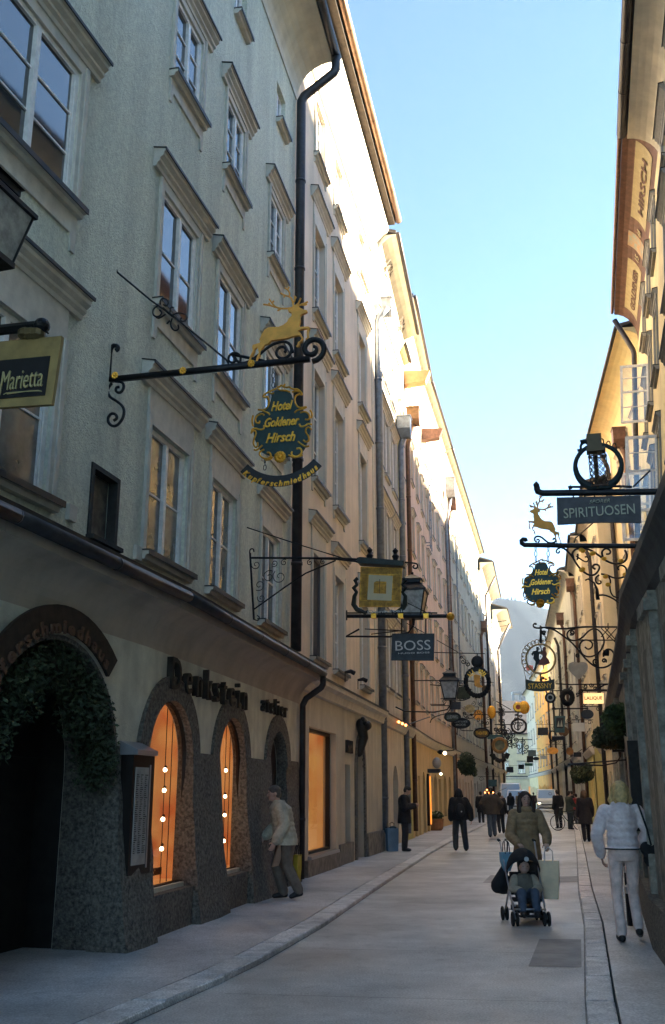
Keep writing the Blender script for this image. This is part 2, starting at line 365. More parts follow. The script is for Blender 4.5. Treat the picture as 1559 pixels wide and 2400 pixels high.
# 5 young man with backpack
P5_,g5,_=person('young man in black jacket with small backpack walking away, legs apart',(gx(1068,30.2),30.2,0),.0,
  dict(kR=(.14,.10,.49),aR=(.17,.05,.09),kL=(-.13,.0,.49),aL=(-.14,-.10,.11),eR=(.30,-.05,1.13),wR=(.33,.02,.88)),h=1.74,coat=(.014,.013,.014),leg=(.035,.04,.05),hair=(.015,.012,.012),hem=.86,puff=.05,vox=.016,hairlen=.06,hood=1,lw=2.)
b=MB(); b.ball((0,-.2,1.16),.14,.08,.2); solid(b,'backpack',mat('black_nylon',(.012,.012,.014),.6),P5_,.016); b=MB(); b.ball((.03,-.29,1.12),.02); b.obj('reflector',mat('white_tab',(.7,.7,.7),.5),P5_)
# 6, 7 couple farther up
person('broad man in dark brown jacket and blue jeans walking away, hands in pockets',(gx(1143,39.4),39.4,0),-.1,
  dict(kR=(.08,.12,.5),aR=(.10,.12,.12),kL=(-.08,.0,.49),aL=(-.08,-.14,.1),eR=(.34,-.05,1.16),wR=(.22,.03,.98),eL=(-.34,-.05,1.16),wL=(-.22,.03,.98)),h=1.82,coat=(.055,.045,.038),leg=(.07,.10,.14),hem=.80,puff=.06,vox=.02,wide=1.2,face=False,lw=2.)
person('slim person in black half hidden behind the broad man, walking away',(gx(1163,43),43,0),-.1,
  dict(kR=(.1,.12,.5),aR=(.12,.1,.1),kL=(-.08,-.03,.49),aL=(-.06,-.2,.13)),h=1.66,coat=(.02,.018,.02),leg=(.02,.025,.035),hem=.80,puff=.03,vox=.02,face=False)
def far(label,x,Y,rz,coat,leg,h=1.72,hem=.8,**k):
    return person(label,(gx(x,Y),Y,0),rz,k.pop('J',{}),h=h,coat=coat,leg=leg,hem=hem,vox=.026,face=False,puff=.035,**k)
far('person in black coat carrying a dark bag close to the left wall',1119,58,0,(.014,.013,.014),(.02,.02,.025),hem=.6)
far('dark clad woman standing before the white van',1189,74,.3,(.015,.014,.016),(.05,.07,.10),1.68,hairlen=.1)
far('person in beige coat beside the parked cars on the left',1209,80,2.8,(.32,.25,.17),(.10,.08,.06),1.7,.6)
far('man in long black coat standing in the road on the right',1299,50,.4,(.016,.015,.017),(.015,.015,.02),1.78,.62)
far('person in dark green jacket holding the bicycle',1325,48.5,-1.3,(.03,.045,.04),(.02,.03,.045),1.72,.8,J=dict(eL=(-.22,.1,1.12),wL=(-.2,.3,1.02),eR=(.22,.1,1.12),wR=(.2,.3,1.02)))
far('child sized person in red jacket behind the bicycle',1342,56,.5,(.30,.03,.03),(.05,.05,.07),1.6)
far('woman with light brown long hair in dark coat walking away on the right pavement',1361,35.5,-.1,(.02,.014,.016),(.015,.013,.016),1.72,.6,hair=(.10,.055,.03),hairlen=.18,J=dict(kR=(.09,.12,.5),aR=(.09,.1,.1),kL=(-.09,-.02,.49),aL=(-.09,-.16,.12)))
far('person in dark jacket left of the small white van',1243,92,.2,(.02,.02,.03),(.02,.02,.03),1.7)
far('person in pinkish coat far up the left pavement',1165,84,.2,(.35,.25,.24),(.05,.05,.06),1.7)
far('person in black beside a shop door far on the right',1332,62,.2,(.02,.02,.022),(.02,.02,.025),1.75)
# child in the stroller
cx_,cy_=gx(1211,13.85),13.85
def child():
    r=thing('person','small child in beige and grey jacket and jeans sitting in the stroller','person',(cx_,cy_,0),PI)
    b=MB(); hd=Vector((0,.05,.70)); b.ball(hd,.072,.08,.085,seg=14); b.ball(hd+Vector((0,.04,-.035)),.05,.045,.045); b.ball(hd+Vector((0,.085,-.015)),.013,.012,.012,seg=6)
    limb(b,[(0,.0,.56),(0,.03,.64)],[.045,.04]); ell(b,[(0,-.02,.34,.1,.08),(0,-.02,.45,.1,.08),(0,0,.54,.11,.07),(0,0,.58,.05,.05)])
    for s in (-1,1):
        limb(b,[(s*.11,0,.53),(s*.16,.08,.42),(s*.07,.20,.41)],[.035,.03,.02]); hand(b,(s*.07,.20,.41),(-s*.3,1,-.1),(0,0,-1),-s,.7,.6)
        limb(b,[(s*.06,0,.36),(s*.08,.24,.38),(s*.08,.30,.17)],[.05,.042,.03])
    solid(b,'body',SKIN,r,.009,1)
    o=MB(); ell(o,[(0,-.02,.34,.135,.12),(0,-.02,.42,.14,.12),(0,-.01,.5,.145,.11),(0,0,.56,.12,.09),(0,.01,.61,.07,.065)]); solid(o,'jacket',mat('grey_brown_quilt',(.16,.15,.12),.85,var=.2,vscale=9,bump=.5),r,.011)
    o=MB()
    for s in (-1,1): limb(o,[(s*.12,0,.54),(s*.175,.08,.43),(s*.085,.19,.415)],[.062,.058,.042])
    solid(o,'sleeves',mat('cream_beige_sleeve',(.42,.37,.28),.85,var=.15,vscale=9,bump=.4),r,.011)
    o=MB(); ell(o,[(0,0,.30,.12,.11),(0,0,.38,.13,.11)])
    for s in (-1,1): limb(o,[(s*.065,.0,.36),(s*.085,.25,.39),(s*.09,.31,.19)],[.068,.064,.052])
    solid(o,'trousers',mat('child_denim',(.07,.095,.14),.85,var=.3,vscale=12),r,.011)
    for s in (-1,1): o=MB(); limb(o,[(s*.09,.31,.16),(s*.09,.38,.135)],[.042,.036]); o.obj('shoe',mat('shoe_0.01',(.015,.013,.012),.5),r,True)
    o=MB(); o.ball(hd+Vector((0,-.018,.025)),.082,.082,.082); o.obj('hat',mat('dark_knit_hat',(.02,.018,.022),.95,var=.3,vscale=40),r,True)
    e=MB()
    for s in (-1,1): e.ball(hd+Vector((s*.028,.077,.005)),.008,.005,.005,seg=6)
    e.obj('eyes',mat('dark_eyes',(.02,.015,.012),.2),r)
child()
# ------------------------------------------------------------------ building pieces
def FM(F,house): return Matrix.Translation(F.A-house.location)@Matrix.Rotation(F.ang,4,'Z')
def merge(dst,src,M):
    src.xf(M); t=bpy.data.meshes.new('t'); src.bm.to_mesh(t); src.bm.free(); dst.bm.from_mesh(t); bpy.data.meshes.remove(t)
def wallseg(dst,F,house,z0,z1,holes,rec=.15,depth=7.,a0=0,a1=None,z1b=None,y0=0.):
    """solid wall block with rectangular recesses; holes (s0,s1,z0,z1)"""
    a1=F.L if a1 is None else a1; mb=MB(); bm=mb.bm
    xs=sorted({round(v,4) for v in [a0,a1]+[h[0] for h in holes]+[h[1] for h in holes]}); zs=sorted({round(v,4) for v in [z0,z1]+[h[2] for h in holes]+[h[3] for h in holes]})
    V={}
    def zz(x,z): return z if (z1b is None or z<z1) else z1+(z1b-z1)*(x-a0)/(a1-a0)
    def v(x,z):
        k=(x,z)
        if k not in V: V[k]=bm.verts.new((x,y0,zz(x,z)))
        return V[k]
    for i in range(len(xs)-1):
        for j in range(len(zs)-1):
            cx,cz=(xs[i]+xs[i+1])/2,(zs[j]+zs[j+1])/2
            if any(h[0]<cx<h[1] and h[2]<cz<h[3] for h in holes): continue
            bm.faces.new((v(xs[i],zs[j]),v(xs[i+1],zs[j]),v(xs[i+1],zs[j+1]),v(xs[i],zs[j+1])))
    for h in holes:
        a,b,c,d=h; y=y0+rec
        mb.face([(a,y0,c),(a,y,c),(a,y,d),(a,y0,d)]); mb.face([(b,y0,c),(b,y0,d),(b,y,d),(b,y,c)])
        mb.face([(a,y0,c),(b,y0,c),(b,y,c),(a,y,c)]); mb.face([(a,y0,d),(a,y,d),(b,y,d),(b,y0,d)])
        mb.face([(a,y,c),(b,y,c),(b,y,d),(a,y,d)])
    zb=z1 if z1b is None else z1b
    mb.face([(a0,y0,z0),(a0,y0,z1),(a0,depth,z1),(a0,depth,z0)]); mb.face([(a1,y0,z0),(a1,depth,z0),(a1,depth,zb),(a1,y0,zb)])
    mb.face([(a0,y0,z1),(a1,y0,zb),(a1,depth,zb),(a0,depth,z1)]); mb.face([(a0,depth,z0),(a0,depth,z1),(a1,depth,zb),(a1,depth,z0)])
    merge(dst,mb,FM(F,house))
def run(dst,F,house,prof,a0,a1,dz=0.):
    """profile (y,z) swept along the facade; dz = rise from a0 to a1"""
    mb=MB(); mb.rings([[ (a0,y,z) for y,z in prof],[(a1,y,z+dz) for y,z in prof]]); merge(dst,mb,FM(F,house))
def archwall(dst,F,house,z0,z1,loops,rec=.35,a0=0,a1=None,y0=0.):
    a1=F.L if a1 is None else a1; bm=bmesh.new()
    def loop(pts):
        vs=[bm.verts.new((a,y0,b)) for a,b in pts]
        return [bm.edges.new((vs[i],vs[(i+1)%len(vs)])) for i in range(len(vs))]
    es=loop([(a0,z0),(a1,z0),(a1,z1),(a0,z1)])
    for l in loops: es+=loop(l)
    bmesh.ops.triangle_fill(bm,use_beauty=True,use_dissolve=False,edges=es)
    mb=MB(); mb.bm.free(); mb.bm=bm
    for l in loops:
        for i in range(len(l)):
            (a,b),(c,d)=l[i],l[(i+1)%len(l)]
            mb.face([(a,y0,b),(c,y0,d),(c,y0+rec,d),(a,y0+rec,b)])
    merge(dst,mb,FM(F,house))
def archloop(c,hw,zb,zs,za,n=14):
    return [(c-hw,zb),(c+hw,zb)]+arc(c,zs,hw,0,180,n,za-zs)
WC={}
def cached(key,fn):
    if key not in WC: WC[key]=fn()
    return WC[key]
M_frame=mat('white_window_paint',(.85,.82,.78),.5,var=.15,vscale=9)
M_flash=mat('dark_sheet_metal',(.035,.033,.033),.55,.3,var=.3,vscale=5)
M_pane=glassmat('old_window_glass')
M_paneb=glassmat('curtained_window_glass',(.16,.15,.13),.06,.012,var=.7)
HOODP=[(0,0),(-.05,0),(-.06,.05),(-.10,.08),(-.10,.12),(-.155,.16),(-.155,.21),(-.18,.22),(-.18,.25),(0,.29)]
HOODS=[(0,0),(-.05,0),(-.07,.05),(-.12,.08),(-.12,.14),(0,.17)]
def frame_mesh(w,h,rec,leaves,bars,m,top=None):
    mb=MB(); y0=rec-.05; fw=.07
    mb.box(-w/2,-w/2+fw,y0,rec,0,h); mb.box(w/2-fw,w/2,y0,rec,0,h); mb.box(-w/2+fw,w/2-fw,y0,rec,h-fw,h); mb.box(-w/2+fw,w/2-fw,y0,rec,0,fw)
    iw=w-2*fw
    for i in range(1,leaves):
        x=-w/2+fw+iw*i/leaves; mb.box(x-.04,x+.04,y0-.015,rec-.003,fw,h-fw)
    if top: mb.box(-w/2+fw,w/2-fw,y0-.01,rec-.004,h*top-.035,h*top+.035)
    for i in range(leaves):
        x0=-w/2+fw+iw*i/leaves; x1=x0+iw/leaves; sw=.03
        mb.box(x0,x0+sw,y0+.01,rec-.005,fw,h-fw); mb.box(x1-sw,x1,y0+.01,rec-.005,fw,h-fw)
        for j in range(1,bars+1):
            z=fw+(h-2*fw)*j/(bars+1)
            mb.box(x0+sw,x1-sw,y0+.018,rec-.006,z-.012,z+.012)
    return mb.mesh('window',m)
def window(house,F,s,z,w,h,rec=.08,leaves=2,bars=2,cas=.12,casp=.03,hood=1,frieze=.0,apron=0.,sill=1,mf=None,mc=None,mp=None,top=None,far=False):
    mf=mf or M_frame; mc=mc or MATS['trim_beige']; mp=mp or M_pane
    o=link('window',cached(('f',w,h,rec,leaves,bars,mf.name,top),lambda:frame_mesh(w,h,rec,leaves,bars,mf,top))); F.put(o,house,s,0,z)
    link('pane',cached(('p',w,h,rec,mp.name),lambda:MB().box(-w/2+.03,w/2-.03,rec-.012,rec-.0085,.03,h-.03).mesh('pane',mp)),o)
    if cas>0:
        def c():
            mb=MB(); b=-apron if apron else 0
            for sg in (-1,1):
                mb.box(*sorted((sg*w/2,sg*(w/2+cas))),-casp,.002,0,h); mb.box(*sorted((sg*(w/2+cas*.55),sg*(w/2+cas+.012))),-casp-.018,-casp,0,h+cas)
            mb.box(-w/2-cas,w/2+cas,-casp,.003,h,h+cas+frieze)
            if apron:
                mb.box(-w/2-cas,w/2+cas,-casp,.004,-apron*.62,-.06)
                for sg in (-1,1): mb.prism([(sg*(w/2+cas),-apron*.62),(sg*(w/2+cas*.1),-apron*.62),(sg*(w/2+cas*.4),-apron),(sg*(w/2+cas),-apron)],-casp,.005)
            return mb.mesh('casing',mc)
        link('casing',cached(('c',w,h,cas,frieze,apron,casp,mc.name),c),o)
    if hood:
        P=HOODP if hood==1 else HOODS; zz=h+cas+frieze; ex=cas+(.24 if hood==1 else .06)
        link('hood',cached(('h',w,zz,ex,hood,mc.name),lambda:MB().rings([[(-w/2-ex,y,zz+q) for y,q in P],[(w/2+ex,y,zz+q) for y,q in P]]).mesh('hood',mc)),o)
        t=P[-2][1]; yy=P[-2][0]
        link('flashing',cached(('hf',w,zz,ex,hood),lambda:MB().prism([(yy-.02,zz+t-.03),(yy-.02,zz+t+.012),(.0,zz+P[-1][1]+.012),(0,zz+P[-1][1]+.002),(yy-.004,zz+t+.003),(yy-.004,zz+t-.03)],-w/2-ex-.02,w/2+ex+.02,'x').mesh('flashing',M_flash)),o)
    if sill:
        sp=.14 if not far else .08
        def sl():
            mb=MB(); mb.rings([[(x,y,q) for y,q in ((.0,-.1),(-sp*.6,-.1),(-sp*.7,-.05),(-sp,-.04),(-sp,.0),(.0,.012))] for x in (-w/2-cas-.03,w/2+cas+.03)]); return mb.mesh('sill',mc)
        link('sill',cached(('s',w,cas,sp,mc.name),sl),o)
        link('sill_flashing',cached(('sf',w,cas,sp),lambda:MB().box(-w/2-cas-.04,w/2+cas+.04,-sp-.015,-.001,.004,.022).box(-w/2-cas-.04,w/2+cas+.04,-sp-.016,-sp-.004,-.05,.004).mesh('sill_flashing',M_flash)),o)
    return o
def holes_of(wins): return [(s-w/2,s+w/2,z,z+h) for (s,z,w,h) in wins]
def gutter(house,F,y,z,r,a0,a1,m,dz=0,segs=9,name='gutter'):
    mb=MB(); n=max(2,int((a1-a0)/1.6))
    q=MB(); q.tube([(a0+(a1-a0)*i/n,y,z+dz*i/n) for i in range(n+1)],r,10)
    for i in range(1,n): x=a0+(a1-a0)*i/n; q.tube([(x-.02,y,z+dz*i/n),(x+.02,y,z+dz*i/n)],r*1.07,10)
    merge(mb,q,FM(F,house)); return mb.obj(name,m,house,True)
def downpipe(house,F,s,pts,r,m,name='downpipe'):
    """pts (y,z[,ds]) down the wall with couplings"""
    q=MB(); P=[Vector((s+(p[2] if len(p)>2 else 0),p[0],p[1])) for p in pts]
    S=[P[0]]
    for i in range(1,len(P)-1):
        a=(P[i-1]-P[i]); b=(P[i+1]-P[i]); d=min(.18,a.length*.4,b.length*.4); a.normalize(); b.normalize()
        for t in (1,.45): S.append(P[i]+a*d*t)
        for t in (.45,1): S.append(P[i]+b*d*t)
    S.append(P[-1]); q.tube(S,r,10)
    for i in range(len(P)-1):
        L=(P[i+1]-P[i]).length
        if L>3:
            for k in range(1,int(L/2.2)+1):
                c=P[i].lerp(P[i+1],k*2.2/L); 
                q.tube([c-Vector((0,0,.03)),c+Vector((0,0,.03))],r*1.14,10)
    mb=MB(); merge(mb,q,FM(F,house)); return mb.obj(name,m,house,True)
def boxhead(house,F,s,y,z,w,h,m,drop=.25):
    q=MB(); q.prism([(-w/2,h),(-w/2,0),(-w*.2,-drop),(w*.2,-drop),(w/2,0),(w/2,h)],-w/2,w/2)
    q.box(-w/2-.03,w/2+.03,-w/2-.03,w/2+.03,h-.03,h+.02); q.xf(Matrix.Translation((s,y,z)))
    mb=MB(); merge(mb,q,FM(F,house)); return mb.obj('rainwater_head',m,house)
# ------------------------------------------------------------------ materials of the houses
P1=mat('greenish_roughcast',(.79,.805,.66),.95,var=.16,vscale=16,bump=2.0,bscale=45,stain=.2)
mat('trim_beige',(.64,.60,.52),.85,var=.15,vscale=5,bump=.3,bscale=60,stain=.15)
P2=mat('pink_beige_plaster',(.74,.62,.49),.9,var=.10,vscale=1.1,bump=.25,bscale=70,stain=.15)
T2=mat('trim_greige',(.64,.59,.50),.85,var=.1,vscale=4,bump=.2,bscale=60,stain=.1)
P3=mat('warm_grey_plaster',(.53,.49,.43),.9,var=.12,vscale=1.2,bump=.25,bscale=70,stain=.2)
P4=mat('yellow_plaster',(.58,.51,.20),.9,var=.12,vscale=1.2,bump=.2,bscale=60,stain=.15)
P5=mat('peach_plaster',(.68,.50,.36),.9,var=.12,vscale=.9,bump=.2,bscale=60,stain=.15)
P6=mat('grey_beige_plaster',(.50,.45,.34),.9,var=.12,vscale=.9,bump=.2,bscale=60,stain=.15)
P7=mat('pale_grey_plaster',(.52,.50,.45),.9,var=.12,vscale=.9,stain=.15)
Q1=mat('cream_plaster',(.72,.63,.48),.9,var=.1,vscale=1.,bump=.2,bscale=60,stain=.12)
Q2=mat('ochre_plaster',(.74,.61,.34),.9,var=.1,vscale=1.,bump=.2,bscale=60,stain=.12)
Q3=mat('light_ochre_plaster',(.66,.54,.32),.9,var=.12,vscale=1.,stain=.15)
Q4=mat('buff_plaster',(.60,.52,.36),.9,var=.12,vscale=1.,stain=.15)
Q6=mat('orange_plaster',(.80,.42,.10),.9,var=.12,vscale=1.,stain=.1)
STONE=mat('dark_conglomerate_stone',(.175,.158,.13),.95,var=.6,vscale=24,bump=1.6,bscale=40)
SOF=mat('cream_soffit_plaster',(.66,.60,.48),.9,var=.1,vscale=2,stain=.15)
PIPEG=mat('grey_zinc_pipe',(.20,.22,.25),.45,.6,var=.25,vscale=6)
PIPED=mat('dark_painted_pipe',(.045,.04,.042),.5,.4,var=.3,vscale=6)
PIPEB=mat('copper_brown_pipe',(.15,.08,.055),.5,.5,var=.3,vscale=6)
GUTC=mat('copper_gutter',(.28,.17,.11),.45,.6,var=.3,vscale=4)
ROOFM=mat('dark_roof_sheet',(.07,.065,.065),.6,.2,var=.3,vscale=3)
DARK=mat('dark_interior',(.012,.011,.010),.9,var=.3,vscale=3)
IRON=mat('black_wrought_iron',(.014,.014,.016),.45,.5,var=.4,vscale=20)
GOLD=mat('gilded_metal',(.88,.43,.055),.34,.85,var=.3,vscale=30)
GOLDP=mat('golden_yellow_paint',(.88,.41,.07),.6,.1,var=.2,vscale=6)
def roof(house,F,z,prot,pitch,a0,a1,depth=7.5,dz=0,th=.12,m=None):
    """roof slab whose lower edge overhangs the street"""
    r=math.tan(math.radians(pitch)); q=MB()
    pr=[(-prot,z),(-prot,z+th),(depth,z+th+(depth+prot)*r),(depth,z+(depth+prot)*r)]
    q.rings([[(a0,y,c) for y,c in pr],[(a1,y,c+dz) for y,c in pr]]); mb=MB(); merge(mb,q,FM(F,house)); return mb.obj('roof',m or ROOFM,house)
def frames(path): return [Fr(path[i],path[i+1]) for i in range(len(path)-1)]
def rframes(path): return [Fr(path[i+1],path[i]) for i in range(len(path)-1)]
def house(F,label,group=None):
    h=thing('town_house',label,'house',F.A,0,group); return h
def sof(house,F,z,prot,h,a0,a1,m=None,dz=0,name='soffit'):
    """coved eaves between wall and gutter"""
    n=8; pr=[(0.,z-h)]+[(-prot*(1-math.cos(PI/2*i/n)),z-h+h*math.sin(PI/2*i/n)) for i in range(n+1)]+[(-prot,z+.06),(0.,z+.06)]
    pr=pr[1:]; q=MB(); q.rings([[(a0,y,c) for y,c in pr],[(a1,y,c+dz) for y,c in pr]]); mb=MB(); merge(mb,q,FM(F,house)); return mb.obj(name,m or SOF,house)
# ================================================================== LEFT SIDE
UL=[(-7.75,-6),(-2.95,10),(-1.95,14),(-.85,19.5)]
GL=[(-7.35,-6),(-3.15,8.2),(-2.2,11.75),(-.66,19.5)]
fu=frames(UL); fg=frames(GL)
H1=house(fu[0],'greenish grey roughcast house on the left with dark stone arches below')
wb=MB()
cols=[(0,9.05),(1,12.85),(2,15.1),(2,17.95)]
W1=[[] for _ in fu]
for k,(fi,Y) in enumerate(cols):
    F=fu[fi]; s=F.s_of(Y)
    W1[fi]+=[(s,4.55,1.3 if k else 1.7,1.75,'a'),(s,8.05,1.3 if k else 1.7,1.78,'b')]
    if k!=0 : W1[fi].append((s,11.85,1.04,1.46,'c'))
    else: W1[fi].append((s,11.85,1.4,1.5,'c'))
W1[0]+= [(fu[0].s_of(4.5),4.55,1.6,1.72,'a'),(fu[0].s_of(4.5),8.05,1.6,1.72,'b')]
for fi,Y in ((2,18.2),(2,15.2),(1,12.6)): W1[fi].append((fu[fi].s_of(Y),15.35,.75,.95,'d'))
niche=(fu[1].s_of(11.1),4.42,.62,.84)
for i,F in enumerate(fu):
    hs=holes_of([w[:4] for w in W1[i]])
    if i==1: hs.append((niche[0]-.31,niche[0]+.31,niche[1],niche[1]+niche[3]))
    wallseg(wb,F,H1,3.9,17.45,hs,rec=.16,z1b=None)
wb.obj('wall',P1,H1)
for i,F in enumerate(fu):
    for (s,z,w,h,t) in W1[i]:
        if t=='a': window(H1,F,s,z,w,h,rec=.1,bars=1,frieze=.36,cas=.12,mp=M_paneb)
        elif t=='b': window(H1,F,s,z,w,h,rec=.06,bars=1 if w<1.5 else 2,cas=.13,apron=.55,frieze=.02)
        elif t=='c': window(H1,F,s,z,w,h,rec=.06,bars=2,cas=.11,apron=.5,hood=2 if False else 1)
        else: window(H1,F,s,z,w,h,rec=.15,bars=1,cas=.0,hood=0,sill=1)
# niche with dark framed door
nb=MB(); F=fu[1]; 
o=nb.box(-.28,.28,.05,.1,.03,.8).mesh('x',None); bpy.data.meshes.remove(o)
ni=MB(); ni.box(-.36,-.29,-.02,.1,0,.86).box(.29,.36,-.02,.1,0,.86).box(-.29,.29,-.02,.1,.8,.86).box(-.38,.38,-.1,.0,-.05,0)
o=ni.obj('niche_frame',mat('weathered_dark_wood',(.03,.028,.024),.8,var=.4,vscale=12)); F.put(o,H1,niche[0],0,niche[1])
o2=MB().box(-.29,.29,.11,.13,.0,.8).obj('niche_board',mat('faded_picture_board',(.16,.13,.10),.8,var=.5,vscale=6),o)
# eaves, gutter, downpipe
cm=MB()
for i,F in enumerate(fu):
    b=F.L+(.0 if i<2 else .12); 
    sof(H1,F,18.15,.85,.9,0 if i==0 else -.02,b)
    o=MB(); run(o,F,H1,[(0,17.12),(-.03,17.12),(-.03,17.24),(0,17.24)],0,F.L); o.obj('string_course',MATS['trim_beige'],H1)
    gutter(H1,F,-.95,18.22,.11,-.02,b,PIPED)
    roof(H1,F,18.24,.9,20,-.02,b)
F=fu[2]; dl=F.L-.12
downpipe(H1,F,dl,[(-.95,18.2,.1),(-.95,17.75,.1),(-.16,17.05),(-.16,4.3)],.105,PIPED)
# ground floor of house 1: coved canopy, arches, stone piers
gb=MB()
A1=archloop(1.72,1.28,0.0,1.85,3.1); 
for i,F in enumerate(fg):
    L=[]
    if i==0: L=[archloop(F.s_of(4.5),1.2,.02,1.9,3.1)]
    if i==1: L=[archloop(1.72,1.28,.02,1.85,3.1)]
    if i==2: L=[archloop(.90,.78,.55,2.03,2.75),archloop(3.50,.68,.55,2.03,2.72),archloop(6.28,.62,.02,2.05,2.68)]
    archwall(gb,F,H1,0,3.98,L,rec=.17 if i==2 else .6)
    gb2=MB(); gb2.box(0,F.L,1.2,1.3,0,3.9); merge(gb,gb2,FM(F,H1))
gb.obj('ground_floor_wall',mat('ground_floor_plaster',(.74,.73,.61),.95,var=.15,vscale=3,bump=.8,bscale=40,stain=.25),H1)
def ringseg(dst,F,c,hw,zs,za,t,z0,yf=-.045,dp=.16):
    out=[(c-hw-t,z0),(c-hw-t,zs)]+arc(c,zs,hw+t,180,0,18,za-zs+t)+[(c+hw+t,z0)]
    inn=[(c-hw,z0),(c-hw,zs)]+arc(c,zs,hw,180,0,18,za-zs)+[(c+hw,z0)]
    q=MB()
    for i in range(len(out)-1):
        a,b,c2,d=out[i],out[i+1],inn[i+1],inn[i]
        q.face([(a[0],yf,a[1]),(b[0],yf,b[1]),(c2[0],yf,c2[1]),(d[0],yf,d[1])])
        q.face([(a[0],yf,a[1]),(a[0],.01,a[1]),(b[0],.01,b[1]),(b[0],yf,b[1])])
        q.face([(d[0],yf,d[1]),(c2[0],yf,c2[1]),(c2[0],dp,c2[1]),(d[0],dp,d[1])])
    merge(dst,q,FM(F,H1))
for a_ in ((.90,.775,2.03,2.745,.3,2.1),(3.50,.675,2.03,2.715,.3,2.1),(6.28,.615,2.05,2.675,.28,2.1)):
    ringm=MB(); ringseg(ringm,fg[2],*a_); ringm.obj('arch_surround',STONE,H1)
ringm=MB(); ringseg(ringm,fg[1],1.72,1.27,1.85,3.09,.05,0.0,-.02,.59); ringm.obj('arch_surround',STONE,H1)
def pier(dst,F,a0,a1,zt,out0=.34,out1=.07):
    """battered rough stone pier"""
    n=7; rs=[]
    rnd=random.Random(int(a0*100)+5)
    for j in range(n+1):
        z=zt*j/n; t=1-j/n; o=out1+(out0-out1)*t**1.5
        e=.07*t
        rs.append([(a0-e,.158,z),(a0-e,-o+rnd.uniform(-.015,.015),z),((a0+a1)/2,-o-.02+rnd.uniform(-.02,.02),z),(a1+e,-o+rnd.uniform(-.015,.015),z),(a1+e,.158,z)])
    q=MB(); q.rings(rs); dst=MB(); merge(dst,q,FM(F,H1)); dst.obj('stone_pier',STONE,H1)
pier(None,fg[0],fg[0].s_of(4.5)+1.22,fg[0].L-.02,2.3)
pier(None,fg[0],0,fg[0].s_of(4.5)-1.22,2.3)
pier(None,fg[1],-.02,.42,2.2)
pier(None,fg[1],2.99,3.66,2.12,.30,.05); pier(None,fg[2],-.0,.13,2.13,.22,.05)
pier(None,fg[2],1.67,2.83,2.14,.26,.05); pier(None,fg[2],4.17,5.67,2.16,.26,.05); pier(None,fg[2],6.89,7.88,2.2,.1,.03)
for a_,b_ in ((.14,1.66),(2.84,4.16)): q=MB(); q.box(a_,b_,-.13,.08,0,.5); stone=MB(); merge(stone,q,FM(fg[2],H1)); stone.obj('window_base',STONE,H1)
for i,F in enumerate(fg):
    a0=0; a1=F.L+(.06 if i==2 else 0)
    c=MB(); n=9
    pr=[(.0,3.3)]+[(-.40*(i_/n)**1.6,3.3+.45*math.sin(PI/2*i_/n)) for i_ in range(1,n+1)]+[(-.40,3.86),(.3,3.98)]
    run(c,F,H1,pr,a0,a1); c.obj('coved_canopy',SOF if False else mat('canopy_plaster',(.50,.43,.34),.9,var=.12,vscale=2,stain=.15),H1)
    r=MB(); run(r,F,H1,[(-.50,3.84),(-.52,3.98),(.42,4.3),(.42,4.2),(-.41,3.86)],a0-.01,a1+.02); r.obj('canopy_roof',M_flash,H1)
    gutter(H1,F,-.49,3.88,.07,a0-.02,a1+.02,PIPED)
downpipe(H1,fg[2],fg[2].L-.02,[(-.49,3.86),(-.49,3.62),(-.09,3.35),(-.09,.1)],.06,PIPED)
# lettering on the plaster
F=fg[2]; LET=mat('dark_bronze_letters',(.04,.034,.028),.6,.3,var=.3,vscale=10)
t=MB(); letter(t,'Denkstein',2.38,3.02,3.4,.40,-.02,bold=.0,ext=.06,space=1.55); o=t.obj('wall_lettering',LET); F.put(o,H1,0,0,0.05)
t=MB(); letter(t,'atelier',5.95,2.98,1.7,.27,-.02,bold=.0,ext=.04,space=1.5); o=t.obj('wall_lettering',LET); F.put(o,H1,0,0,0.1)
# arch ring sign with lettering
F=fg[1]; t=MB(); C=1.72
n=22; O=arc(C,1.85,1.62,172,48,n,1.58); I=arc(C,1.85,1.36,172,48,n,1.32)
t2=MB()
for i in range(n):
    P=[O[i],O[i+1],I[i+1],I[i]]; t2.prism(P,-.07,-.03)
o=t2.obj('arch_sign_band',mat('dark_brown_metal_band',(.05,.035,.026),.7,.2,var=.4,vscale=9)); F.put(o,H1)
arcletter(t,'Kupferschmiedhaus',C,1.85,1.41,168,52,.14,-.085,bold=.03,ry=1.37); o=t.obj('band_lettering',mat('dull_copper_letters',(.16,.09,.06),.6,.3),o)
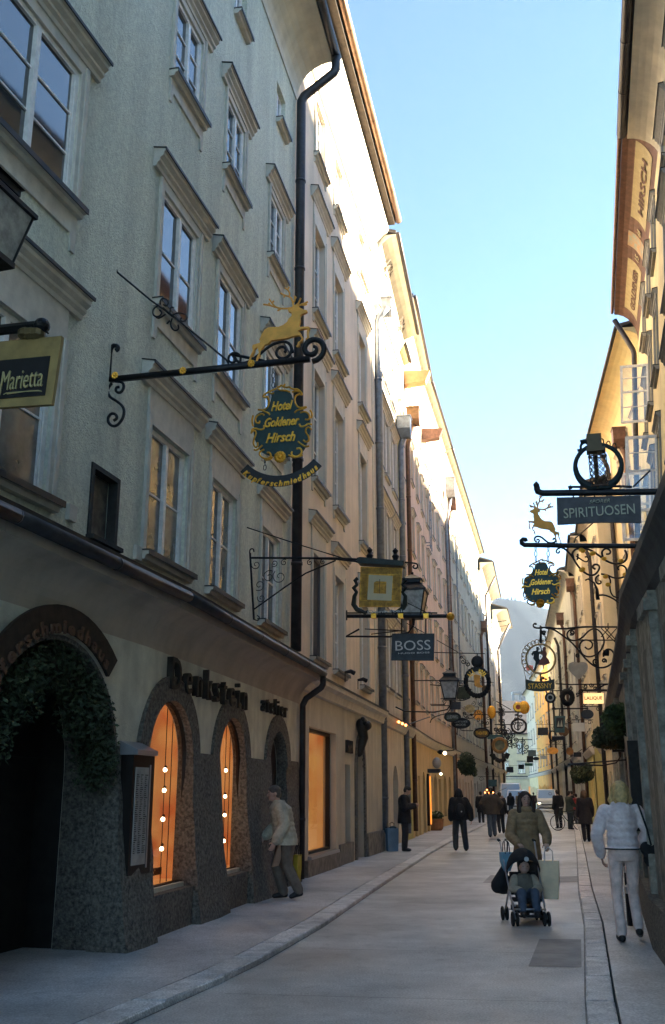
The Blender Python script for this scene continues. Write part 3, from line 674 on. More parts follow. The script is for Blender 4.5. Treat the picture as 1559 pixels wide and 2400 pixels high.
# shop windows in arches 2, 3
GLOWO=glow('orange_glow_wall',(.95,.44,.13),.024,.7,2.6)  # emission stands in for lamplight on the display walls
BULB=mat('halogen_bulb',(1,.78,.45),.4,emit=1.3)
BULBR=mat('warm_red_bulb',(1,.25,.06),.4,emit=.8)
SHOPG=clear('shop_glass',.10)
def archshop(F,c,hw,zb,zs,za,rec,bulbs,back=.5):
    o=MB().prism(archloop(c,hw+.02,zb-.02,zs,za+.02),rec+.0,rec+.01).obj('shop_pane',SHOPG); F.put(o,H1)
    fr=MB(); L=archloop(c,hw,zb,zs,za); fr.tube([(a,rec-.02,b) for a,b in L],.035,5,close=True); x=fr.obj('pane_frame',mat('dark_bronze_frame',(.02,.016,.014),.5,.5),o)
    b=MB(); b.box(c-.75,c+1.3,rec+back,rec+back+.03,zb-.3,3.2); b.box(c+1.27,c+1.3,rec+.08,rec+back,zb-.3,3.2); b.box(c-.78,c-.75,rec+.08,rec+back,zb-.3,3.2); b.box(c-.75,c+1.27,rec+.08,rec+back,zb-.03,zb-.01); b.box(c-.75,c+1.27,rec+.08,rec+back,2.95,2.98); x=b.obj('glowing_display_wall',GLOWO,o)
    b=MB()
    for dx in (0,.22): b.tube([(c+.46+dx,rec+.12,zb),(c+.46+dx,rec+.12,3.0)],.006,4)
    for z in bulbs: b.tube([(c+.46,rec+.12,z),(c+.36,rec+.08,z-.03)],.012,5); b.ball((c+.48,rec+.12,z),.02)
    b.obj('lamp_cable',DARK,o)
    b=MB()
    for z in bulbs: b.ball((c+.33,rec+.07,z-.04),.026,seg=10)
    b.obj('bulb',BULB,o)
    return o
archshop(fg[2],.90,.78,.55,2.03,2.75,.1,[1.95,1.7,1.35,1.0],back=.42)
archshop(fg[2],3.50,.68,.55,2.03,2.72,.1,[2.0,1.62,1.35,.98],back=.42)
t=MB(); letter(t,'DENKSTEIN',.78,.72,.5,.085,.09,bold=.0); o=t.obj('window_lettering',mat('brown_ink',(.12,.06,.02),.7)); fg[2].put(o,H1)
# door in arch 4 and dark passage in arch 1
b=MB(); b.box(4.95,5.0,.18,1.19,0,3.2); b.box(.02,.07,.18,1.19,0,3.2); b.box(2.33,2.38,.18,1.19,0,3.2); o=b.obj('glow_stop_partition',DARK); fg[2].put(o,H1)  # partitions added to stop display glow leaking into neighbouring arches
o=MB().prism(archloop(6.28,.66,.02,2.05,2.72),.172,.22).obj('door',mat('dark_door_wood',(.025,.02,.018),.6,var=.4,vscale=8)); fg[2].put(o,H1)
MB().box(6.25,6.27,.155,.171,.05,2.6).box(6.36,6.39,.11,.171,1.0,1.25).obj('handle',IRON,o)
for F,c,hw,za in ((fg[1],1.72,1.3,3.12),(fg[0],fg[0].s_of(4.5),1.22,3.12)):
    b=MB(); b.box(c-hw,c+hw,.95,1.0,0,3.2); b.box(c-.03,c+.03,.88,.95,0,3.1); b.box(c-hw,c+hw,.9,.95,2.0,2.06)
    b.box(c+hw,c+hw+.04,.2,1.0,0,3.2)  # side panel added to keep display glow out of the passage
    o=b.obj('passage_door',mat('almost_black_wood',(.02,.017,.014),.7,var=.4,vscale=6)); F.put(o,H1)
# conduit, small boxes on the wall
b=MB(); b.box(-.08,.08,-.05,0,-.09,.09); o=b.obj('wall_box',MATS['trim_beige']); fu[1].put(o,H1,fu[1].s_of(10.35),0,4.55)
o=link('wall_box',o.data); fu[1].put(o,H1,fu[1].s_of(12.0),0,4.5)
# ---------------------------------------------------------------- house 2
UL2=[(-.85,19.5),(.94,28.),(1.36,30.0)]
F2=Fr((-.85,19.5),(1.33,30.0))
H2=house(F2,'pinkish beige house with tall framed windows beside the dark downpipe')
def Y2(F,Y): return F.s_of(Y)
c2=[22.0,24.35,27.9]; ww=1.15; W=[]
rows=[(4.45,2.35,'g'),(8.5,2.75,'f'),(12.7,2.4,'f'),(17.05,1.75,'t')]
for Y in c2:
    for z,h,t in rows: W.append((F2.s_of(Y),z,ww,h,t))
wb=MB(); HB=20.1
lower=[(1.2,4.3,.42,2.92)]
wallseg(wb,F2,H2,3.9,HB,holes_of([w[:4] for w in W]),rec=.2)
wb.obj('wall',P2,H2)
for (s,z,w,h,t) in W:
    if t=='g' and abs(s-F2.s_of(22))<.1:
        window(H2,F2,s,z-.0,w,h,rec=.12,leaves=1,bars=0,cas=.16,frieze=.42,mc=T2,mf=mat('grey_shutter',(.10,.10,.11),.7),mp=mat('grey_louvre_shutter',(.07,.07,.075),.8,var=.3,vscale=20))
    elif t=='t': window(H2,F2,s,z,w,h,rec=.14,bars=2,cas=.09,mc=T2,hood=0,apron=.25)
    else: window(H2,F2,s,z,w,h,rec=.18,bars=2,cas=.15,frieze=.3 if t=='g' else .38,mc=T2,apron=0 if t=='g' else .3)
# ground floor
g2=MB(); 
door2=archloop(7.05,.55,.02,2.1,2.95)
archwall(g2,F2,H2,0,4.0,[[(1.25,.42),(4.0,.42),(4.0,2.95),(1.25,2.95)],[(5.1,.5),(5.75,.5),(5.75,2.3),(5.1,2.3)],door2],rec=.3,y0=-.12)
g2.obj('ground_floor_wall',mat('ground_floor_cream',(.58,.52,.41),.9,var=.1,vscale=2,bump=.2,stain=.2),H2)
b=MB(); run(b,F2,H2,[(-.12,3.6),(-.2,3.62),(-.24,3.78),(-.34,3.84),(-.34,3.96),(.0,4.1),(0,3.6)],0,F2.L); b.obj('cornice',T2,H2)
b=MB(); run(b,F2,H2,[(-.36,3.93),(-.36,3.99),(0,4.13),(0,4.105),(-.345,3.965)],0,F2.L); b.obj('cornice_flashing',M_flash,H2)
for x0_,x1_,d_,z_ in ((.9,4.3,.2,.36),(4.3,5.95,.17,.5),(7.75,10.5,.22,.62)): b=MB(); b.box(x0_,x1_,-d_,.0,0,z_); o=b.obj('plinth',mat('grey_stone_plinth',(.22,.20,.17),.9,var=.4,vscale=6,bump=.5),None); F2.put(o,H2)
b=MB(); b.box(1.2,4.05,-.2,-.05,.36,.42); o=b.obj('shop_sill',mat('pale_metal_sill',(.4,.4,.4),.4,.5)); F2.put(o,H2)
o=MB().box(1.25,4.0,.1,.105,.42,2.95).obj('shop_pane',SHOPG); F2.put(o,H2)
MB().box(1.25,1.31,.02,.12,.42,2.95).box(3.94,4.0,.02,.12,.42,2.95).box(1.31,3.94,.02,.12,2.88,2.95).box(1.31,3.94,.02,.12,.42,.48).obj('pane_frame',MATS['dark_bronze_frame'],o)
MB().box(1.2,4.6,.7,.74,.2,3.2).box(4.56,4.6,.2,.7,.2,3.2).box(1.2,1.24,.2,.7,.2,3.2).box(1.24,4.56,.2,.7,.36,.38).box(1.24,4.56,.2,.7,3.0,3.03).obj('glowing_display_wall',glow('amber_glow_wall',(.9,.52,.16),.022,.8,1.6),o)  # display walls glow themselves in place of lamplight falling on them
MB().box(2.9,3.1,.62,.68,1.55,2.15).box(3.2,3.28,.62,.68,1.6,2.1).obj('display_panel',glow('bright_amber',(1,.62,.16),.10),o)
b=MB(); b.ball((1.9,.5,2.35),.03); b.ball((2.1,.5,2.3),.03); b.obj('bulb',BULB,o)
o=MB().prism(archloop(7.05,.56,.02,2.1,2.96),.2,.26).obj('door',mat('brown_door_wood',(.09,.06,.04),.6,var=.4,vscale=8)); F2.put(o,H2)
b=MB(); ringo=[]
F=F2
ob=MB(); out=[(7.05-.75,0),(7.05-.75,2.1)]+arc(7.05,2.1,.75,180,0,16,1.05)+[(7.8,0)]; inn=[(6.5,0),(6.5,2.1)]+arc(7.05,2.1,.55,180,0,16,.85)+[(7.6,0)]
for i in range(len(out)-1): ob.prism([out[i],out[i+1],inn[i+1],inn[i]],-.17,-.1)
o=ob.obj('door_surround',STONE); F2.put(o,H2)
b=MB(); b.box(5.1,5.75,.05,.15,.5,2.3); o=b.obj('display_case',mat('dark_display',(.05,.045,.04),.3,var=.5,vscale=4)); F2.put(o,H2)
t=MB(); letter(t,'HAHN',5.45,2.72,.66,.3,-.15,bold=.03,ext=.04); o=t.obj('wall_lettering',LET); F2.put(o,H2)
# eaves of house 2
b=MB(); pr=[(0,19.2),(-.08,19.2),(-.1,19.35),(-.2,19.45),(-.22,19.62),(-.42,19.9),(-.55,20.0),(-.6,20.12),(-.6,20.3),(0,20.3)]
run(b,F2,H2,pr,0,F2.L); b.obj('cornice',T2,H2)
b=MB(); run(b,F2,H2,[(-.0,20.32),(-.82,20.32),(-.84,20.46),(0,20.46)],0,F2.L); b.obj('rafter_boards',mat('dark_rafter_wood',(.06,.045,.035),.8,var=.4,vscale=6),H2)
gutter(H2,F2,-.93,20.52,.12,-.05,F2.L+.1,GUTC); roof(H2,F2,20.48,.9,18,0,F2.L)
# pipe from upper left roof, corner strip
b=MB(); b.box(F2.L-.38,F2.L-.02,-.03,.0,4.1,19.2); o=b.obj('corner_pilaster',T2); F2.put(o,H2)
# ---------------------------------------------------------------- houses 3..8 left
def simple_house(F,label,m,zt,rows,colsY,ww=.9,name='h',eave=.7,gut=None,far=True,trim=None,gf=None,dz=0,cov=.7,soffm=None,hood=2,cas=.1,z0w=3.9,pitch=18,mp=None,bars=2,depth=7.,rnd=1,gfh=3.9):
    h=house(F,label); trim=trim or T2
    S=[F.s_of(Y) for Y in colsY]
    W=[(s,z,ww,hh) for s in S for z,hh in rows]
    wb=MB(); wallseg(wb,F,h,gfh,zt,holes_of(W),rec=.16,z1b=zt+dz if dz else None,depth=depth); wb.obj('wall',m,h)
    R=random.Random(rnd)
    for w in W: window(h,F,*w,rec=.1,bars=bars,cas=cas,mc=trim,hood=hood,far=far,mp=mp or (M_paneb if R.random()<.3 else M_pane))
    gb=MB(); L=[]; s=.7
    ground=[]
    while s<F.L-1.2:
        k=R.choice([0,0,1,2]); w=R.uniform(.9,1.5)
        if s+w>F.L-.3: break
        if k==0: ground.append(('arch',s+w/2,w/2,.02 if R.random()<.5 else .5)); L.append(archloop(s+w/2,w/2,ground[-1][3],1.9,2.5))
        elif k==1: ground.append(('rect',s,s+w,.45)); L.append([(s,.45),(s+w,.45),(s+w,2.6),(s,2.6)])
        else: ground.append(('rect',s,s+w*.8,.02)); L.append([(s,.02),(s+w*.8,.02),(s+w*.8,2.3),(s,2.3)])
        s+=w+R.uniform(.5,1.1)
    archwall(gb,F,h,0,gfh+.02,L,rec=.3,y0=-.06); q=MB(); q.box(.01,.06,.0,depth-.1,0,gfh-.01); q.box(F.L-.06,F.L-.01,.0,depth-.1,0,gfh-.01); q.box(.06,F.L-.06,1.6,1.65,0,gfh-.01); merge(gb,q,FM(F,h)); gb.obj('ground_floor_wall',gf or m,h)
    for g in ground:
        lit=R.random()<.35
        if g[0]=='arch': me=MB().prism(archloop(g[1],g[2]+.01,g[3],1.9,2.51),.16,.2)
        else: me=MB().box(g[1],g[2],.16,.2,g[3],2.6)
        o=me.obj('shop_window' if g[3]>.1 else 'door',(glow('shop_glow',(1,.5,.14),.05,.7,2.) if lit and g[3]>.1 else M_pane if g[3]>.1 else MATS['brown_door_wood'])); F.put(o,h)
    b=MB(); run(b,F,h,[(-.06,gfh-.3),(-.14,gfh-.26),(-.26,gfh-.05),(-.26,gfh+.05),(0,gfh+.16),(0,gfh-.3)],0,F.L); b.obj('cornice',trim,h)
    b=MB(); run(b,F,h,[(-.28,gfh+.02),(-.28,gfh+.07),(0,gfh+.19),(0,gfh+.165),(-.265,gfh+.053)],0,F.L); b.obj('cornice_flashing',M_flash,h)
    if eave: 
        sof(h,F,zt+cov*.6,eave,cov,0,F.L,soffm,dz)
        gutter(h,F,-eave-.06,zt+cov*.6+.08,.07,0,F.L,gut or PIPED,dz); roof(h,F,zt+cov*.6+.1,eave,pitch,0,F.L,dz=dz,depth=depth)
    return h
PLL=[(1.33,30),(2.5,36),(2.9,38),(4.5,47),(6.7,57),(7.4,60),(12.6,84),(16.1,100),(18.6,112)]
def lx(Y):
    for a,b in zip(PLL,PLL[1:]):
        if a[1]<=Y<=b[1]: return a[0]+(b[0]-a[0])*(Y-a[1])/(b[1]-a[1])
def LF(a,b): return Fr((lx(a),a),(lx(b),b))
F3=LF(30,36)
H3=simple_house(F3,'warm grey house whose curved eave is painted with old year numbers',P3,19.0,[(4.9,2.1),(8.6,2.3),(12.2,2.1),(15.6,1.7)],[31.3,32.9,34.7],.95,eave=.85,cov=1.5,dz=-.8,trim=T2,hood=1,rnd=3,gf=MATS['ground_floor_cream'])
n=8
for txt,s in ():
    t=MB(); letter(t,txt,0,0,.9,.5,0,bold=.01,ext=.02)
    # lay on the cove: rotate so that the text faces down and out
    o=t.obj('painted_year',mat('grey_brown_paint',(.09,.07,.06),.8)); F3.put(o,H3,s,-.42,19.42-.13*s); o.rotation_euler=(math.radians(-58),0,F3.ang); o.rotation_mode='XYZ'
    o.rotation_euler=(Matrix.Rotation(F3.ang,3,'Z')@Matrix.Rotation(math.radians(52),3,'X')).to_euler()
F4=LF(36,38)
H4=simple_house(F4,'very narrow yellow house squeezed between grey and peach fronts',P4,18.6,[(5.,1.5),(8.4,1.5),(11.8,1.5),(15,1.4)],[37.0],.7,eave=.3,cov=.4,rnd=4,gf=P4)
F5=LF(38,57); colsL5=[41.3,43.6,48.2,50.6,52.8,55.2]
H5=house(F5,'x'); bpy.data.objects.remove(H5)
F5a=LF(38,47); F5b=LF(47,57)
rowsL5=[(5.2,1.6),(8.2,1.7),(11.4,1.7),(14.6,1.6),(17.7,1.5)]
P5G=mat('ochre_shop_plaster',(.66,.47,.22),.9,var=.12,vscale=1,stain=.15)
H5=simple_house(F5a,'peach coloured long front, its nearer half with paired windows',P5,21.3,rowsL5,[41.0,43.4,45.8],.95,eave=.55,cov=.9,rnd=5,hood=2,cas=.05,gf=P5G)
H5b=simple_house(F5b,'peach coloured long front, its farther half before the brown downpipe',P5,21.3,rowsL5,[48.2,50.6,52.8,55.4],.95,eave=.55,cov=.9,rnd=6,hood=2,cas=.05,gf=P5G)
F6a=LF(57,70) if False else Fr((6.7,57),(lx(70),70)); F6b=Fr((lx(70),70),(lx(84),84))
H6=simple_house(F6a,'grey beige front with a row of windows under a thin ledge',P6,21.2,[(5.,1.6),(8.4,1.8),(12.,2.),(15.9,1.3),(18.6,1.0)],[59,61.5,64,66.5,69],.95,eave=.55,cov=.9,rnd=7,cas=.08,gf=P5)
H6b=simple_house(F6b,'farther grey beige front ending below the hill',P6,21.2,[(5.,1.6),(8.4,1.8),(12.,2.),(15.9,1.3),(18.6,1.0)],[72,75,78,81],.95,eave=.55,cov=.9,rnd=8,cas=.08,gf=P7)
F7=LF(84,100) if False else Fr((lx(84)+.2,84),(lx(100),100))
H7=simple_house(F7,'pale grey house with a jutting boxed eave farther down on the left',P7,20.3,[(5,1.6),(8.4,1.7),(11.8,1.7),(15,1.6)],[86.5,89.5,92.5,95.5,98],.95,eave=1.1,cov=1.,rnd=9,cas=.08)
F8=Fr((lx(100)+.2,100),(lx(112)+.3,112))
H8=simple_house(F8,'last pale house on the left where the street bends',P7,18.7,[(5,1.6),(8.4,1.7),(11.8,1.7),(15,1.3)],[102.5,105.5,108.5,111],.95,eave=1.5,cov=1.6,rnd=10,cas=.08)
# pipes on the left row
downpipe(H3,F3,.12,[(-.5,17.3),(-.16,16.9),(-.16,.3)],.12,PIPEG); boxhead(H3,F3,.3,-.45,17.3,.35,.4,PIPEG)
downpipe(H3,F3,F3.L-.1,[(-.3,14.9),(-.14,14.5),(-.14,.3)],.11,PIPEG); boxhead(H3,F3,F3.L-.15,-.3,15.1,.5,.5,PIPEG,.35)
downpipe(H5,F5a,.12,[(-.4,16.2,.0),(-.14,15.3),(-.14,.3)],.09,PIPEB); boxhead(H5,F5a,.2,-.4,16.4,.5,.5,PIPEB,.25)
downpipe(H6,F6a,.2,[(-.5,18.4),(-.14,17.2),(-.14,.3)],.11,PIPEB); boxhead(H6,F6a,.25,-.45,18.4,.5,.9,PIPEB,.4)
downpipe(H5b,F5b,F5b.L-.3,[(-.5,19.),(-.12,17.0),(-.12,.3)],.09,PIPEG); boxhead(H5b,F5b,F5b.L-.4,-.45,19.,.55,.8,PIPEG,.4)
downpipe(H6b,F6b,F6b.L-1,[(-.4,15.),(-.14,14.4),(-.14,.3)],.12,PIPEB); boxhead(H6b,F6b,F6b.L-1,-.4,15.,.5,.6,PIPEB,.3)
downpipe(H7,F7,5,[(-1.1,20.7),(-.14,19.0),(-.14,.3)],.1,PIPED); downpipe(H8,F8,6,[(-1.5,19.2),(-.14,16.5),(-.14,.3)],.12,PIPED)
# big boards jutting out of the long roof
for (F,hh,s,z) in ((F5a,H5,.6,18.2),(F5a,H5,F5a.L-.5,18.6)):
    b=MB(); b.prism([(0,0),(-.9,.08),(-1.1,.55),(0,.62)],0,.5,'x'); o=b.obj('jutting_rain_box',PIPEB if s>2 else mat('tan_wood_box',(.40,.26,.14),.8,var=.2)); F.put(o,hh,s,0,z)
# ================================================================== RIGHT SIDE
PR=[(-.2,-6),(1.8,3),(3.5,11.3),(4.3,14.3),(6.1,21.5),(9.0,33),(11.5,44),(15.2,62),(19.0,84),(22.5,104),(26.9,140)]
def rx(Y,o=0):
    for a,b in zip(PR,PR[1:]):
        if a[1]<=Y<=b[1]: return a[0]+(b[0]-a[0])*(Y-a[1])/(b[1]-a[1])+o
def RF(a,b,o=0): return Fr((rx(b,o),b),(rx(a,o),a))
OFF=1.2
R1=house(RF(-6,3),'cream house on the near right with heavy dark window ledges above a brown shop front')
wb=MB()
R1F=[RF(-6,3,OFF),RF(3,11.3,OFF),RF(11.3,14.3,OFF),RF(14.3,20.6,OFF)]
winR=[(1,9.4),(2,12.8),(3,16.2),(3,19.2),(1,6.0)]
rr=[(5.0,1.9),(8.4,2.0),(11.9,2.0),(14.9,1.1)]
for i,F in enumerate(R1F):
    W=[(F.s_of(Y),z,1.15,h) for k,Y in winR if k==i for z,h in rr]
    wallseg(wb,F,R1,3.9,16.7,holes_of(W),rec=.2)
    for w in W: window(R1,F,*w,rec=.14,bars=1,cas=.14,mc=mat('grey_stone_trim',(.30,.29,.27),.85,var=.15,vscale=6),hood=1,frieze=.1,mp=M_pane)
    sof(R1,F,16.9,.75,.7,-.02,F.L+.02); gutter(R1,F,-.88,17.02,.12,-.02,F.L+.02,PIPED); roof(R1,F,17.05,.8,8,-.02,F.L+.02)
wb.obj('wall',Q1,R1)
# open casements hanging out on the right
def opencase(F,hh,s,z,w,h,ang):
    b=MB(); b.box(0,w,-.02,.02,0,.07).box(0,w,-.02,.02,h-.07,h).box(0,.07,-.02,.02,.07,h-.07).box(w-.07,w,-.02,.02,.07,h-.07).box(.07,w-.07,-.018,.018,h*.52,h*.52+.05)
    b.box(.07,w-.07,-.012,.012,h*.27,h*.27+.02); b.box(.07,w-.07,-.012,.012,h*.77,h*.77+.02)
    o=b.obj('open_casement',M_frame); F.put(o,hh,s,0,z); o.rotation_euler=(0,0,F.ang+math.radians(ang))
    MB().box(.07,w-.07,-.004,.004,.07,h-.07).obj('pane',clear('clear_pane',.07,(.92,.94,.92)),o)
TAX=Vector((.26,.965,0)); TILT=lambda hh: Matrix.Translation((0,0,3.9))@Matrix.Rotation(math.radians(3.6),4,TAX)@Matrix.Translation((0,0,-3.9))
def lean(hh):
    for c in list(hh.children):
        if c.name.split('.')[0] in ('wall','soffit','gutter','roof','window','open_casement','cream_panel','painted_crest','eave_lettering','downpipe'):
            b_=Matrix.Translation(c.location)@c.rotation_euler.to_matrix().to_4x4(); m_=TILT(hh)@b_; c.location=m_.to_translation(); c.rotation_euler=m_.to_euler()
lean(R1)
# ground floor right
gb=MB(); GRF=[RF(-6,3),RF(3,11.3),RF(11.3,14.3),RF(14.3,21.5),RF(21.5,30.4)]
BROWN=mat('brown_stone_front',(.34,.315,.26),.92,var=.4,vscale=9,bump=1.,bscale=35,stain=.35)
for i,F in enumerate(GRF):
    L=[]
    if i==3:
        for Y in (17.5,19.4): s=F.s_of(Y); L.append([(s-.55,.55),(s+.55,.55),(s+.55,2.35),(s-.55,2.35)])
    if i==1: s=F.s_of(6.5); L.append(archloop(s,.8,.02,2.0,2.7))
    if i==2: s=F.s_of(12.9); L.append(archloop(s,.45,.6,1.9,2.5))
    if i==4:
        for Y in (23.2,25.6,27.8): s=F.s_of(Y); L.append(archloop(s,.5,.3,2.0,2.75))
    archwall(gb,F,R1,0,3.75,L,rec=.35)
    q=MB(); q.box(0,F.L,.35,.45,0,3.7)
    if i==4: q.box(-.1,0,0,3.2,0,3.72)
    merge(gb,q,FM(F,R1))
gb.obj('ground_floor_wall',BROWN,R1)
for i,F in enumerate(GRF):
    b=MB(); run(b,F,R1,[(.0,3.5),(-.06,3.55),(-.1,3.7),(-.16,3.8),(-.16,3.9),(2.1,5.0),(2.1,3.7),(0,3.6)],0,F.L); b.obj('cornice_roof',mat('dark_slate_canopy',(.085,.088,.088),.8,var=.3,vscale=4,bump=.4),R1)
    b=MB(); b.box(0,F.L,-.12,.0,0,.55); o=b.obj('plinth',STONE); F.put(o,R1)
F=GRF[3]
for j_,(Fi,Y,w_,d_) in enumerate(((1,7.7,.5,.07),(1,9.6,.55,.08),(2,11.9,.45,.07),(2,14.0,.4,.07),(3,15.6,.5,.08),(3,20.8,.6,.09))):
    s=GRF[Fi].s_of(Y); o=MB().box(s-w_/2,s+w_/2,-d_,.0,.55,3.5).box(s-w_/2-.05,s+w_/2+.05,-d_-.05,0,3.3,3.42).obj('pilaster',BROWN); GRF[Fi].put(o,R1)
for Fi,Y in ((1,8.65),(1,10.5),(2,12.9)):
    s=GRF[Fi].s_of(Y); o=MB().box(s-.33,s+.33,-.012,.0,.75,3.1).obj('wall_panel',mat('darker_stone_panel',(.24,.215,.175),.9,var=.4,vscale=9,stain=.3)); GRF[Fi].put(o,R1)
for k,Y in enumerate((17.5,19.4)):
    s=F.s_of(Y); o=MB().box(s-.55,s+.55,.2,.24,.55,2.35).obj('shop_window',glow('shop_display_glow',(1,.40,.08),.10,.9,3.)); F.put(o,R1)
    MB().box(s-.58,s-.5,.02,.2,.5,2.4).box(s+.5,s+.58,.02,.2,.5,2.4).box(s-.5,s+.5,.02,.2,2.3,2.4).box(s-.5,s+.5,.02,.2,.5,.56).box(s-.5,s+.5,.1,.18,1.45,1.52).obj('window_frame',MATS['dark_bronze_frame'],o)
b=MB(); s=GRF[2].s_of(13.6); b.box(s-.12,s+.12,-.16,-.02,1.15,2.3); o=b.obj('notice_case',MATS['weathered_dark_wood']); GRF[2].put(o,R1)
# orange brown boards on the near pillar
R2F=[RF(20.6,32,OFF)]
F=R2F[0]; R2=house(F,'ochre house with a red and cream painted eave on the right')
W=[(F.s_of(Y),z,1.0,h) for Y in (23.2,25.6,28) for z,h in ((5.0,1.8),(8.4,1.9),(11.8,1.8),(15,1.4))]
wb=MB(); wallseg(wb,F,R2,3.9,17.3,holes_of(W),rec=.18); wb.obj('wall',Q2,R2)
for w in W: window(R2,F,*w,rec=.12,bars=1,cas=.12,mc=MATS['grey_stone_trim'],hood=2,mp=M_pane)
roof(R2,F,18.15,.8,12,0,F.L); 
E=MB(); n=12
REDP=mat('red_brown_eave_paint',(.13,.06,.038),.8,var=.25,vscale=5)
sof(R2,F,18.0,.8,1.1,0,F.L,REDP)
def onsof(F,hh,s0,s1,t0,t1,z,prot,h,m,name,off=.012,dz=0):
    """panel following the cove, t = 0 at the wall .. 1 at the gutter"""
    q=MB(); k=8
    def pt(s,t):
        a=PI/2*t; return (s,-prot*(1-math.cos(a))-off*math.cos(a) - off*.3,z-h+h*math.sin(a)-off)
    for i in range(k):
        ta=t0+(t1-t0)*i/k; tb=t0+(t1-t0)*(i+1)/k
        q.face([pt(s0,ta),pt(s1,ta),pt(s1,tb),pt(s0,tb)])
    mb=MB(); merge(mb,q,FM(F,hh)); return mb.obj(name,m,hh)
CREAM=mat('cream_eave_panel',(.38,.30,.15),.8,var=.15,vscale=5)
def softext(F,hh,txt,sc,tc,w,hgt,z,prot,h,m,off=.03):
    a=PI/2*tc; o=MB(); letter(o,txt,0,0,w,hgt,0,bold=.015,ext=.004); o=o.obj('eave_lettering',m)
    F.put(o,hh,sc,-prot*(1-math.cos(a))-off*math.cos(a)-.01,z-h+h*math.sin(a)-off)
    th=math.atan2(prot*math.sin(a),h*math.cos(a))
    o.rotation_euler=(Matrix.Rotation(F.ang,3,'Z')@Matrix.Rotation(th,3,'X')).to_euler(); return o
L_=F.L
for txt,s in (('1425',1.4),('1064',4.9)): o=softext(F3,H3,txt,s,.62,.95,.42,19.9-.13*s,.85,1.5,mat('grey_brown_paint',(.13,.10,.08),.8),.035); o.name='painted_year'
onsof(F,R2,.8,4.2,.25,.72,18.0,.8,1.1,CREAM,'cream_panel'); onsof(F,R2,6.6,10.2,.25,.72,18.0,.8,1.1,CREAM,'cream_panel')
softext(F,R2,'GOLDENER',2.5,.46,2.7,.25,18.0,.8,1.1,REDP); softext(F,R2,'HIRSCH',8.4,.46,2.6,.25,18.0,.8,1.1,REDP)
softext(F,R2,'15',4.65,.45,.3,.2,18.0,.8,1.1,CREAM); softext(F,R2,'64',6.1,.45,.3,.2,18.0,.8,1.1,CREAM)
onsof(F,R2,4.95,5.8,.25,.75,18.0,.8,1.1,mat('ochre_crest_panel',(.45,.22,.08),.8,var=.6,vscale=6,col2=(.25,.3,.25)),'painted_crest')
gutter(R2,F,-.87,18.08,.06,0,L_,PIPEB)
downpipe(R2,F,.1,[(-.8,17.7,.1),(-.15,16.5),(-.15,4.6)],.09,PIPED)
for Y_,z_,h_ in ((24.2,8.4,2.0),(24.2,5.0,1.9),(27.2,8.4,2.0),(27.2,11.9,1.8)): opencase(F,R2,F.s_of(Y_)+.5,z_,.8,h_,-97)
lean(R2)
def rhouse(a,b,label,m,zt,rows,cols_,**k): 
    k.setdefault('far',True); o_=k.pop('o',.8); return simple_house(RF(a,b,o_) if not isinstance(o_,tuple) else Fr((rx(b,o_[1]),b),(rx(a,o_[0]),a)),label,m,zt,rows,cols_,**k)
rw=[(5.,1.7),(8.2,1.8),(11.4,1.8),(14.3,1.4)]
def rh(a,b,lab,m,zt,rows,cl,o,**k):
    h=rhouse(a,b,lab,m,zt,rows,cl,o=o,**k); return h
R3=rh(32,44,'light ochre house with a broad plain yellow eave on the right',Q3,17.0,rw,[33.5,36,38.5,41],(2.35,1.5),eave=.95,cov=.9,soffm=Q2,rnd=11,pitch=12,gf=Q4)
R4a=rh(44,53,'buff coloured house behind the ochre ones on the right, nearer half',Q4,15.2,[(5.,1.6),(8.2,1.7),(11.4,1.7)],[46,48.5,51],.7,eave=.5,cov=.5,rnd=12,pitch=12)
R4b=rh(53,62,'buff coloured house on the right with brown rainwater head',Q4,15.0,[(5.,1.6),(8.2,1.7),(11.4,1.7)],[55,57.5,60],.3,eave=.5,cov=.5,rnd=13,pitch=12,gf=P4)
R5=rh(62,84,'pale grey house on the right with a long sloping eave line',P7,15.0,[(4.8,1.6),(7.8,1.7),(10.6,1.7)],[65,68,71,74,77,80,82.5],-.1,eave=.6,cov=.6,rnd=14,pitch=12)
R6=rh(84,104,'long buff house on the right behind the parked vans',Q4,15.,[(4.6,1.6),(7.8,1.6),(11.,1.5)],[87,91,95,99,102.5],0,eave=.4,cov=.4,rnd=15,pitch=8,gf=P6)
R7=rh(104,124,'bright orange house far down on the right at the bend',Q6,15.0,[(4.6,1.6),(8.,1.7),(11.2,1.6)],[107,111,115,119,122.5],.0,eave=.4,cov=.4,rnd=16,pitch=8,gf=Q6)
R8=rh(124,139,'farthest cream house on the right at the bend',Q1,14.5,[(4.4,1.5),(7.6,1.6),(10.8,1.5)],[127,131,135,138],.0,eave=.4,cov=.4,rnd=17,pitch=8,gf=Q2)
for (a,h,F,s,z,m) in ((0,R3,Fr((rx(44,1.5),44),(rx(32,2.35),32)),6,15.5,PIPEB),(0,R3,Fr((rx(44,1.5),44),(rx(32,2.35),32)),.4,16.8,PIPED),(0,R4a,RF(44,53,.7),4,13.8,PIPED),(0,R4b,RF(53,62,.3),.5,14.2,PIPEB),(0,R5,RF(62,84,-.1),8,13.2,PIPED),(0,R5,RF(62,84,-.1),16,13.2,PIPEB),(0,R6,RF(84,104,0),.5,12,PIPED),(0,R6,RF(84,104,0),12,12,PIPED)):
    downpipe(h,F,s,[(-.4,z),(-.16,z-.6),(-.16,.4)],.1,m)
    if m is PIPEB: boxhead(h,F,s,-.35,z,.5,.5,m,.3)
